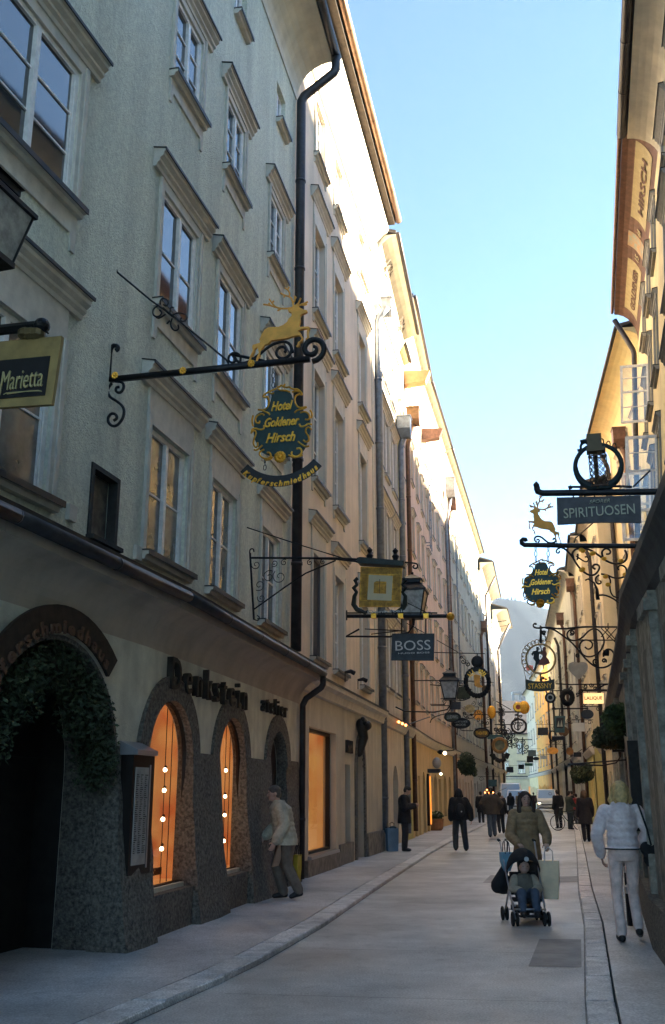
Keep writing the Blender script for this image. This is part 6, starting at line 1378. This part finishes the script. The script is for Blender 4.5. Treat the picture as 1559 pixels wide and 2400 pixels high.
# thin wires and rods far up the street
o=thing('antenna_rods','two thin aerial rods sticking out of the last left house','antenna',at(1150,1448,98),0); m_=MB(); m_.tube([(-.6,0,0),(1.2,0,.25)],.03,5); m_.tube([(-.6,0,-.5),(1.2,0,-.25)],.03,5); m_.obj('rod',IRON,o)
# ------------------------------------------------------------------ stroller
ALU=mat('brushed_aluminium',(.45,.46,.48),.35,.8); BLK=mat('black_fabric',(.014,.014,.016),.85,var=.3,vscale=12,bump=.3); RUB=mat('black_rubber',(.012,.012,.012),.7)
st=thing('stroller','dark folding stroller with round hood and double wheels','stroller',(cx_,cy_,0),PI)
o=MB()
for s in (-1,1):
    o.tube([(s*.24,-.42,1.0),(s*.235,-.36,.98),(s*.22,-.1,.62),(s*.2,.3,.14),(s*.2,.36,.09)],.012,6); o.tube([(s*.22,.1,.44),(s*.22,-.3,.10)],.012,6); o.tube([(s*.21,-.02,.36),(s*.19,.33,.24)],.010,6)
o.tube([(-.22,-.28,.14),(.22,-.28,.14)],.009,6); o.tube([(-.2,.33,.2),(.2,.33,.2)],.012,6); o.obj('frame',ALU,st,True)
for s in (-1,1):
    o=MB(); o.tube([(s*.24,-.49,1.01),(s*.24,-.38,1.0)],.018,8); o.obj('handle_grip',RUB,st)
for s in (-1,1):
    for y in (.34,-.30):
        for d in (-.028,.028):
            o=MB(); x=s*(.2 if y>0 else .225)+d; o.tube([(x,y+.075*math.cos(q),.088+.075*math.sin(q)) for q in [2*PI*i/18 for i in range(18)]],.016,7,close=True); o.tube([(x-.012,y,.088),(x+.012,y,.088)],.05,12); o.obj('wheel',RUB,st,True)
o=MB(); o.rings([[(-.17,-.14,.62),(.17,-.14,.62),(.17,-.11,.62),(-.17,-.11,.62)],[(-.18,-.08,.34),(.18,-.08,.34),(.18,-.04,.34),(-.18,-.04,.34)]]); o.box(-.18,.18,-.08,.22,.28,.31); o.box(-.15,.15,-.25,.2,.14,.2); o.box(-.14,.14,.26,.4,.11,.13); o.obj('seat',BLK,st)
o=MB(); n=14
rs=[]
for j in range(9):
    a=math.radians(-40+j*12); rs.append([((.215)*math.cos(PI*i/n),-.05+.26*math.sin(a)*math.sin(PI*i/n)*1.0+ .02,.62+ .30*math.cos(a)*math.sin(PI*i/n)+.0) for i in range(n+1)])
for A,B in zip(rs,rs[1:]):
    for i in range(n): o.face([A[i],A[i+1],B[i+1],B[i]])
bmesh.ops.remove_doubles(o.bm,verts=o.bm.verts,dist=1e-4)
bmesh.ops.solidify(o.bm,geom=o.bm.faces[:],thickness=.008)
o.obj('hood',BLK,st,True)
o=MB(); o.prism([(p[0],.80+p[1]) for p in arc(0,0,.03,0,360,14)[:-1]],.24,.25); o.obj('hood_badge',mat('pale_badge',(.55,.55,.55),.5),st)
# bags on and around the stroller
def bag(label,loc,rz,w,d,h,m,handles=True,taper=.9,cat='bag',open_top=False,hm=None):
    r=thing('shopping_bag',label,cat,loc,rz); o=MB(); a=w/2; b=d/2
    R=random.Random(int(w*1000)); J=lambda: R.uniform(-.012,.012)
    o.rings([[(-a*taper,-b*taper,0),(a*taper,-b*taper,0),(a*taper,b*taper,0),(-a*taper,b*taper,0)],[(-a*.97+J(),-b+J(),h*.5),(a*.97+J(),-b+J(),h*.5),(a*.97+J(),b,h*.5),(-a*.97,b,h*.5)],[(-a,-b,h),(a,-b,h),(a,b,h),(-a,b,h)]]); o.obj('bag_body',m,r)
    if handles:
        o=MB()
        for y in (-b,b): o.tube([(-a*.4,y,h-.02),(-a*.38,y*.5,h+.12),(0,y*.3,h+.17),(a*.38,y*.5,h+.12),(a*.4,y,h-.02)],.006,5)
        o.obj('bag_handle',hm or BLK,r)
    return r
hx=lambda s:(cx_+s)
bag('large cream paper bag hanging from the stroller handle, tapering down',(gx(1270,14.0),14.0,.28),-.25,.27,.13,.48,mat('cream_paper',(.86,.69,.46),.6,var=.15,vscale=6,bump=.3,bscale=12),taper=.75,hm=mat('white_rope',(.6,.6,.6),.7))
bag('small light blue bag on the left stroller handle',(gx(1173,14.1),14.1,.62),.3,.17,.08,.24,mat('light_blue_paper',(.20,.42,.55),.6,var=.2),taper=.5)
r=thing('handbag','slack black handbag hanging at the left side of the stroller','bag',(gx(1163,14.15),14.15,.33),.2); o=MB(); o.ball((0,0,.12),.15,.08,.13); limb(o,[(-.08,0,.1),(.05,0,.36)],[.1,.05]); solid(o,'bag_body',BLK,r,.014); o=MB(); o.tube([(.03,0,.35),(.09,.03,.55),(.12,.08,.66)],.01,5); o.obj('strap',BLK,r)
# shoulder bag of the blond woman
wl=W1_.location; r=thing('handbag','black shoulder bag at the right hip of the blonde woman','bag',wl,-.16); o=MB(); limb(o,[(.30,.02,.86),(.34,-.04,.98)],[.09,.10]); limb(o,[(.25,-.06,.98),(.38,.08,.84)],[.08,.07]); solid(o,'bag_body',BLK,r,.014)
o=MB(); o.tube([(.17,.08,1.45),(.19,-.02,1.49),(.20,-.16,1.40),(.25,-.20,1.2),(.29,-.14,1.02)],.012,6); o.obj('strap',BLK,r)
# things held by the man at the arch
m3=W3_.location
bag('yellow plastic bag carried behind the man in the cream jacket',(gx(692,16.5),16.55,.25),1.2,.15,.08,.44,mat('yellow_plastic',(.50,.40,.04),.45,var=.2,bump=.4,bscale=14),taper=.7)
r=thing('paper_roll','brown paper parcel held low by the man in the cream jacket','parcel',(gx(642,16.3),16.2,.55),.3); o=MB(); o.prism([(-.05,-.02),(.05,.0),(.17,.34),(.06,.36)],-.03,.03); o.obj('paper',mat('tan_paper',(.42,.27,.18),.8,var=.2),r)
o=MB(); limb(o,[(-.06,.115,1.61),(.06,.115,1.61)],[.004,.004],5)
gl=MB()
r=thing('bag_group','x','x'); bpy.data.objects.remove(r)
bag('blue shopping bag standing on the pavement beside the man in the black coat',(gx(911,29.6),29.6,.05),.3,.34,.16,.62,mat('dusty_blue_bag',(.16,.27,.38),.6,var=.2))
bag('white shopping bag standing against the plinth, left of the blue one',(gx(897,29.9),29.9,.05),.3,.22,.14,.48,mat('off_white_bag',(.50,.48,.45),.6,var=.1))
r=thing('folded_jacket','teal jacket lying on top of the shopping bags','jacket',(gx(905,29.7),29.72,.55),0); o=MB(); o.ball((0,0,.06),.22,.12,.07); o.ball((.1,0,.12),.12,.1,.06); solid(o,'cloth',mat('dark_teal_cloth',(.04,.08,.10),.9,var=.3),r,.02)
r=thing('note','small white folded note held by the man in the black coat','paper',(gx(957,29.35),29.42,1.28),0); o=MB(); o.box(-.08,.08,-.06,.06,0,.012); o.obj('paper',mat('white_tab',(.7,.7,.7),.5),r)
# ------------------------------------------------------------------ menu case on the stone pier
F=fg[1]
r=thing('menu_case','dark metal menu case with paper menu under a small roof on the stone pier','menu case',F.p(3.33,-.18,.78),F.ang)
MB().box(-.27,.27,-.02,.14,.0,1.25).obj('case',MATS['dark_bronze_frame'],r)
MB().box(-.21,.12,-.028,-.0205,.1,1.12).obj('menu_paper',mat('menu_paper',(.40,.40,.38),.6,var=.2,vscale=8),r)
o=MB(); R=random.Random(4)
for c in range(3):
    z=.22
    while z<1.05: w=R.uniform(.02,.07); x=-.19+c*.105; o.box(x,x+w,-.033,-.0285,z,z+.008); z+=.022
o.obj('menu_lines',mat('ink',(.02,.02,.02),.8),r)
MB().box(.15,.17,-.03,-.02,.06,1.15).obj('glazing_bar',ALU,r)
MB().prism([(-.08,1.25),(-.08,1.30),(.14,1.40),(.14,1.25)],-.3,.22,'x').obj('case_roof',mat('pale_metal_hood',(.42,.43,.45),.35,.6),r)
# ------------------------------------------------------------------ greenery
def leaves(mb,c,rad,n,size,seed,hollow=.3,flat=1.):
    R=random.Random(seed); c=Vector(c)
    for i in range(n):
        while True:
            v=Vector((R.uniform(-1,1),R.uniform(-1,1),R.uniform(-1,1)))
            if hollow<v.length<1: break
        p=c+Vector((v.x*rad[0],v.y*rad[1],v.z*rad[2])); s=size*R.uniform(.6,1.3)
        a=Vector((R.uniform(-1,1),R.uniform(-1,1),R.uniform(-1,1))).normalized(); b=a.orthogonal().normalized(); 
        d=a.cross(b)
        mb.face([p-a*s,p+b*s*.45,p+a*s,p-b*s*.45+d*s*.2])
LEAF=mat('dark_evergreen_leaf',(.06,.085,.04),.7,var=.6,vscale=14); LEAF2=mat('mid_green_leaf',(.06,.10,.03),.7,var=.5,vscale=10)
F=fg[1]
r=thing('ivy_garland','thick dark evergreen garland inside the big arch on the left','garland',F.p(1.72,.1,0),F.ang)
o=MB(); st_=MB(); pts=[]
for i in range(28):
    a=math.radians(172-172*i/27); pts.append((1.05*math.cos(a),.0,1.85+1.0*math.sin(a)))
for i,p in enumerate(pts): leaves(o,p,(.33,.24,.30),190,.032,i,.2)
leaves(o,(.62,-.05,2.45),(.5,.25,.35),900,.035,77,.1); leaves(o,(1.0,-.05,1.95),(.26,.22,.34),600,.03,78,.1); leaves(o,(-.6,-.05,2.5),(.4,.2,.3),500,.03,79,.1)
o.obj('foliage',LEAF,r); st_.tube(pts,.05,6); st_.obj('stem',mat('brown_stem',(.05,.035,.02),.9),r)
def hangbush(label,px,Y,rad,n,seed,kind='hanging_plant',size=.05,m=LEAF2,cat='plant'):
    P=at(px[0],px[1],Y); r=thing(kind,label,cat,P,0); o=MB(); leaves(o,(0,0,0),rad,n,size,seed,.25); 
    R=random.Random(seed)
    for i in range(6): leaves(o,(R.uniform(-.8,.8)*rad[0],R.uniform(-.6,.6)*rad[1],R.uniform(-.7,.7)*rad[2]),(rad[0]*.4,rad[1]*.4,rad[2]*.4),n//8,size,seed+i)
    o.obj('foliage',m,r); o=MB()
    for i in range(7): a=R.uniform(0,6.28); o.tube([(0,0,-rad[2]*.8),(rad[0]*.4*math.cos(a),rad[1]*.4*math.sin(a),0),(rad[0]*.8*math.cos(a),rad[1]*.8*math.sin(a),rad[2]*R.uniform(.1,.8))],[.03,.02,.008],5)
    o.obj('twigs',MATS['brown_stem'],r); return r
hangbush('big dark round bush hanging on the orange wall at the left',(1085,1775),48,(.40,.42,.55),1500,31,size=.07,m=LEAF)
hangbush('dark green hanging plant high on the right shop front',(1447,1672),17.6,(.36,.34,.27),1500,33,size=.05)
hangbush('darker hanging plant lower and nearer the lantern on the right',(1420,1712),19.5,(.36,.34,.24),1300,34,size=.05,m=LEAF)
hangbush('small bush hanging over the group of people on the right',(1352,1838-40),44,(.5,.5,.4),1000,35,size=.08,m=LEAF)
# planter with flowers before the orange wall
P=(gx(1012,46),46,.05); r=thing('flower_planter','terracotta tub with pale flowers standing by the lit doorway','planter',P,0); o=MB(); o.lathe([(.26,0),(.34,.1),(.38,.5),(.36,.5),(.3,.42)],14); o.obj('tub',mat('terracotta',(.30,.14,.06),.8,var=.3),r); o=MB(); leaves(o,(0,0,.62),(.35,.35,.2),500,.06,41,.1); o.obj('foliage',LEAF2,r); o=MB(); leaves(o,(0,0,.72),(.35,.35,.12),60,.05,42,.3); o.obj('flowers',mat('white_petals',(.7,.68,.6),.6),r)
# narrow lit doorway and lamps on the left row
def onL(Y,out,z): 
    F=LF(Y-.5,Y+.5) if Y>30.6 else F2; s=F.s_of(Y); return F.p(s,-out,z),F.ang
LIT=glow('orange_door_glow',(1.,.30,.04),.10,.3,2.)
P,a=onL(44.6,.1,.3); r=thing('lit_column','narrow orange lit showcase on the peach house','showcase',P,a); MB().box(-.3,.25,-.05,.08,0,2.15).obj('case',MATS['dark_bronze_frame'],r); MB().box(-.12,.2,-.09,-.051,.05,2.05).obj('lit_panel',LIT,r)
P,a=onL(45.1,.3,2.5); r=thing('wall_box_sign','grey projecting box above the orange showcase','box sign',P,a); MB().box(-.4,.4,-.3,.25,0,.16).obj('box',MATS['charcoal_sign'],r); o=MB(); o.ball((0,-.15,.42),.2,.2,.25); o.obj('globe',mat('grey_globe',(.3,.31,.33),.4),r); o=MB(); o.ball((-.1,-.32,-.05),.05); o.obj('bulb',BULB,r)
for lab,px,Y,n in (('row of four small red spot lamps beside the coved drip hood',(935,1682),32.5,4),('cluster of red lights above the walkers head',(1139,1842),56,5)):
    P=at(px[0],px[1],Y); r=thing('spot_lamps',lab,'lamp',P,0)
    for i in range(n):
        o=MB(); x=(i-n/2)*.11; z=-(i-n/2)*.05 if n==4 else (i%2)*.14; o.ball((x,-.05,z),.042,seg=8); o.obj('bulb',BULBR,r)
        o=MB(); o.tube([(x,-.02,z),(x,.1,z)],.05,8); o.obj('lamp_housing',IRON,r)
    o=MB(); o.tube([(-n*.06,.08,.05),(n*.06,.08,0),(n*.06+.7,.5,.25)],.02,6); o.obj('bracket',PIPEG,r)
P=at(1030,1748,43); r=thing('lamp','twin black lamp with glowing bulb on the peach house','lamp',P,0); o=MB(); o.ball((-.1,0,0),.13,.1,.1); o.tube([(-.25,0,0),(.5,.2,.1)],.03,6); o.obj('lamp_housing',IRON,r); o=MB(); o.ball((.07,-.05,-.05),.07); o.obj('bulb',BULB,r)
P=at(1082,1762,50); r=thing('lamp','small yellow glowing lamp above the hanging bush','lamp',P,0); o=MB(); o.ball((0,0,0),.1); o.obj('bulb',mat('yellow_bulb',(1,.8,.2),.4,emit=1.2),r); MB().tube([(0,.05,.05),(.3,.4,.15)],.02,5).obj('bracket',IRON,r)
# lion headed bracket lamp on house 2 and spots on its ledge
P=F2.p(6.6,-.25,3.35); r=thing('figure_bracket','dark carved figure bracket with a horn beside the arched door','bracket',P,F2.ang); o=MB(); limb(o,[(-.9,-.2,.05),(-.4,-.2,.03),(0,-.1,0)],[.06,.035,.05]); limb(o,[(0,0,0),(.05,-.05,-.35),(-.05,.05,-.75)],[.14,.13,.09]); o.ball((.05,-.15,-.05),.13,.12,.12); limb(o,[(.1,0,-.1),(.2,0,-.4),(.1,.05,-.65)],[.05,.06,.04]); solid(o,'figure',mat('dark_bronze_figure',(.05,.04,.03),.5,.4,var=.4),r,.02)
for s,lab in ((4.2,'nearer of two small spotlights on the ledge of the pink beige house'),(5.9,'farther of two small spotlights on the ledge of the pink beige house')):
    P=F2.p(s,-.3,4.35); r=thing('spotlight',lab,'spotlight',P,F2.ang,'spotlights on the ledge'); o=MB(); o.tube([(0,0,-.2),(0,0,.06)],.012,6); o.obj('post',IRON,r); o=MB(); o.tube([(0,0,.03),(.08,-.12,.06),(.14,-.2,.02)],[.03,.05,.055],9); o.obj('lamp_head',IRON,r)
# right wall pieces
P=at(1462,1662,16.5); r=thing('wall_notice','small white and red notice high on the right wall','notice',P,-.27); MB().box(-.05,.05,-.03,.03,-.12,.4).obj('board',mat('white_board',(.6,.6,.57),.6),r); MB().box(-.03,.03,-.04,-.031,0,.15).obj('red_mark',mat('dull_red_paint',(.25,.05,.03),.6),r)
lantern('wall_lantern','black lantern under the hanging plants on the right front',(1440,1745),19.8,-.25,.5,armx=-.9) 
P=Vector((rx(13.2)-.3,13.2,0)); 
o_=thing('door_stop_post','short dark post with bright metal cap at the foot of the right wall','post',P,0); MB().lathe([(.05,0),(.05,.42),(.03,.46)],10).obj('post',IRON,o_); MB().lathe([(.052,.42),(.055,.5),(.02,.53)],10).obj('cap',ALU,o_)
P=Vector((rx(16.6)-.22,16.6,0)); o_=thing('door_stop_post','short dark post farther up the right wall beside the white trousers','post',P,0); MB().lathe([(.05,0),(.05,.42),(.03,.46)],10).obj('post',IRON,o_); MB().lathe([(.052,.42),(.055,.5),(.02,.53)],10).obj('cap',ALU,o_)
# ladders of iron rungs on the left row
for Y,z0,z1 in ((47.6,13.2,18.4),(60.5,8.0,17.5)):
    P,a=onL(Y,.0,z0); r=thing('wall_ladder','iron rung ladder on the upper wall of the %s house'%('peach' if Y<50 else 'grey beige'),'ladder',P,a); o=MB(); 
    for s in (-.3,.3): o.tube([(s,-.25,0),(s,-.25,z1-z0)],.025,5)
    z=.2
    while z<z1-z0: o.tube([(-.3,-.25,z),(.3,-.25,z)],.018,5); z+=.45
    for z in (0.3,z1-z0-.3):
        for s in (-.3,.3): o.tube([(s,-.25,z),(s,.05,z)],.02,5)
    o.obj('ladder',PIPEG,r)
# ------------------------------------------------------------------ bicycle
bx,by=gx(1322,47.2),47.2
r=thing('bicycle','bicycle with red detail held upright among the people on the right','bicycle',(bx,by,0),1.15)
for y in (-.52,.52):
    o=MB(); o.tube([(0,y+.33*math.cos(q),.34+.33*math.sin(q)) for q in [2*PI*i/24 for i in range(24)]],.018,6,close=True); w=o.obj('wheel',RUB,r,True); o=MB()
    for i in range(10): q=2*PI*i/10; o.tube([(0,y,.34),(0,y+.32*math.cos(q),.34+.32*math.sin(q))],.003,4)
    o.obj('spokes',ALU,w)
o=MB()
for a,b in (((0,-.52,.34),(0,-.05,.30)),((0,-.05,.30),(0,-.2,.85)),((0,-.52,.34),(0,-.17,.75)),((0,-.05,.3),(0,.38,.82)),((0,-.18,.78),(0,.38,.86)),((0,.38,.95),(0,.52,.34))): o.tube([a,b],.02,6)
o.obj('frame',mat('dark_green_frame',(.02,.04,.04),.4,.3),r); o=MB(); o.ball((0,-.22,.9),.07,.13,.035); o.obj('saddle',BLK,r); o=MB(); o.tube([(-.28,.3,1.02),(-.1,.38,1.0),(.1,.38,1.0),(.28,.3,1.02)],.014,6); o.obj('handlebar',ALU,r); o=MB(); o.box(-.04,.04,-.9,-.84,.6,.7); o.obj('rear_light',mat('red_reflector',(.5,.02,.02),.3),r)
# ------------------------------------------------------------------ vehicles
WHT=mat('white_car_paint',(.8,.8,.8),.3,0,var=.08); WSH=glassmat('sky_reflection_windscreen',(.32,.46,.68),.05,0.)  # sky reflection is painted into the windscreen colour
def car(label,name,x,Y,rz,L,Wd,Hh,nose,m,hoodh,light=0,disc_=False):
    r=thing(name,label,'van' if Hh>1.9 else 'car',(x,Y,0),rz); w=Wd/2
    # side profile, front toward -y
    prof=[(-L/2,.35),(-L/2-.05,.7),(-L/2+.05,hoodh-.08),(-L/2+nose*.8,hoodh+.06),(-L/2+nose+.55*(Hh-hoodh)*.9,Hh-.06),(-L/2+nose+1.2,Hh),(L/2-.25,Hh-.03),(L/2,Hh-.35),(L/2+.02,.5),(L/2-.05,.3)]
    o=MB(); secs=[]
    for xx,sc_,up in ((-w*.86,.93,-.0),(-w,.985,0),(-w*.97,1,0),(w*.97,1,0),(w,.985,0),(w*.86,.93,0)):
        secs.append([(xx*(1-.13*max(0,(z-hoodh)/(Hh-hoodh))),y*sc_,z if z<Hh*.8 or abs(xx)<w*.95 else z-.03) for y,z in prof])
    o.rings(secs); o.obj('body',m,r)
    o=MB(); a,b=prof[3],prof[4]; n_=Vector((0,-(b[1]-a[1]),(b[0]-a[0]))).normalized()*.015
    p=[Vector((s*w*f,y,z))+n_ for s,f,(y,z) in ((-1,.86,(a[0]+.05,a[1]+.05)),(1,.86,(a[0]+.05,a[1]+.05)),(1,.76,(b[0]-.04,b[1]-.07)),(-1,.76,(b[0]-.04,b[1]-.07)))]
    o.rings([p,[q-n_*.8 for q in p]]); ws=o.obj('windscreen',WSH,r)
    if disc_:
        c=(p[0]+p[1]+p[2]+p[3])/4+Vector((w*.35,0,.05)); o=MB(); o.tube([(c.x+.13*math.cos(q),c.y-.02+.05*math.sin(q),c.z+.13*math.sin(q)) for q in [2*PI*i/16 for i in range(16)]],.018,5,close=True); o.obj('round_sticker',mat('dark_blue_mark',(.03,.05,.15),.5),r)
    for s in (-1,1):
        o=MB(); o.box(s*w*1.0-.006,s*w*1.0+.006,-L/2+nose+.5,L/2-.5,hoodh+.1,Hh-.3); o.xf(Matrix()); o.obj('side_window',M_pane,r)
        o=MB(); o.ball((s*w*.78,-L/2+.02,.74),.16,.07,.10,seg=10); h_=o.obj('headlight',mat('clear_headlamp',(.5,.5,.5),.1,.2) if not(light and s<0) else mat('lit_headlamp',(1,.75,.45),.3,emit=1.5),r)
        o=MB(); o.box(s*(w+.16)-.07,s*(w+.16)+.07,-L/2+nose+.35,-L/2+nose+.45,hoodh+.05,hoodh+.27); o.obj('mirror',BLK,r)
        for yy in (-L/2+.85,L/2-.8):
            o=MB(); o.tube([(s*(w-.1)-.1,yy,.31),(s*(w-.1)+.1,yy,.31)],.31,16); o.obj('wheel',RUB,r)
    o=MB(); o.box(-w*.55,w*.55,-L/2-.07,-L/2+.02,.62,.70); o.box(-w*.8,w*.8,-L/2-.08,-L/2+.05,.3,.42); o.obj('grille',mat('black_grille',(.015,.015,.015),.5),r)
    o=MB(); o.box(-.26,.26,-L/2-.095,-L/2-.082,.45,.56); o.obj('number_plate',MATS['white_tab'],r); return r
car('tall white panel van parked on the left below the far signs','van',gx(1200,90),92,-.19,5.0,1.95,2.55,.9,WHT,1.15)
car('white car with sky reflection painted blue on its wide windscreen in front of the tall van','car',gx(1208,84),84.5,-.19,4.4,1.78,1.95,1.0,WHT,1.02)
car('small white delivery van with round mark on its windscreen, parked on the right','van',gx(1284,94),96,-.19,4.3,1.85,2.05,1.1,WHT,1.1,light=1,disc_=True)
# thin banner pole beyond
P=at(1222,1560,118); r=thing('flag_pole','thin slanted flag pole on the farthest right roof','flag pole',P,0); MB().tube([(0,0,-1.2),(-.35,0,1.4)],.05,6).obj('pole',IRON,r); MB().box(.1,.9,-.02,.02,.1,.7).obj('flag',mat('dull_red_paint',(.25,.05,.03),.6),r)
# more small hanging signs crowding the far street
for i,(x,y,Y,w,h,shape,colr,lab) in enumerate((
 (1058,1640,33,13,9,'rect','C','small dark rectangular sign near the lantern in the middle distance'),
 (1112,1662,44,11,12,'oval','G','tiny gilt oval sign beside the brown downpipe'),
 (1132,1600,60,9,7,'rect','B','tiny brown sign high beside the last left pipe'),
 (1145,1820,70,10,8,'rect','T','tiny teal sign low above the walkers'),
 (1262,1700,60,12,9,'rect','C','small dark sign in front of the orange house'),
 (1285,1745,52,13,8,'oval','G','small gilt oval sign over the parked van'),
 (1310,1700,44,12,12,'oval','B','small brown round sign between the right hand pipes'),
 (1345,1690,38,14,10,'rect','W','small white sign by the right hand bushes'),
 (1365,1660,33,15,11,'oval','C','dark oval sign below the LALIQUE board'))):
    mm={'C':MATS['charcoal_sign'],'G':GOLDP,'B':BRN,'T':TEAL,'W':MATS['white_board']}[colr]; k=1 if x<1200 else -1
    ovalsign(lab,(x,y),w,h,lambda a,b:(a,b),Y,mm,None,SIL,[[(x-k*34,y-h-7),(x+k*16,y-h-7)],[(x,y-h-7),(x,y-h+2)]],50+i,shape=shape,extra=[(x-k*12,y-h-14,6),(x+k*4,y-h-13,5),(x-k*26,y-h-1,6)])
for i,(x,y,Y) in enumerate(((1190,1720,60),(1172,1700,56),(1215,1735,66))):
    S=Sg('iron_crest',['iron scroll crest hanging above the parked cars','iron scroll crest beside the round wreath sign','iron scroll crest before the tower'][i],'sign',(x,y),Y,-.2); o=MB(); idf=lambda a,b:(a,b)
    filler(S,o,idf,[(x-9,y,7),(x+9,y,7),(x,y-10,7),(x-5,y+11,6),(x+6,y+11,6)],i+70,.03); S.tube(o,[(x,y-22),(x,y+20)],.035); S.tube(o,[(x-22,y-16),(x+22,y-16)],.03); S.ob(o,'scrollwork',IRON)
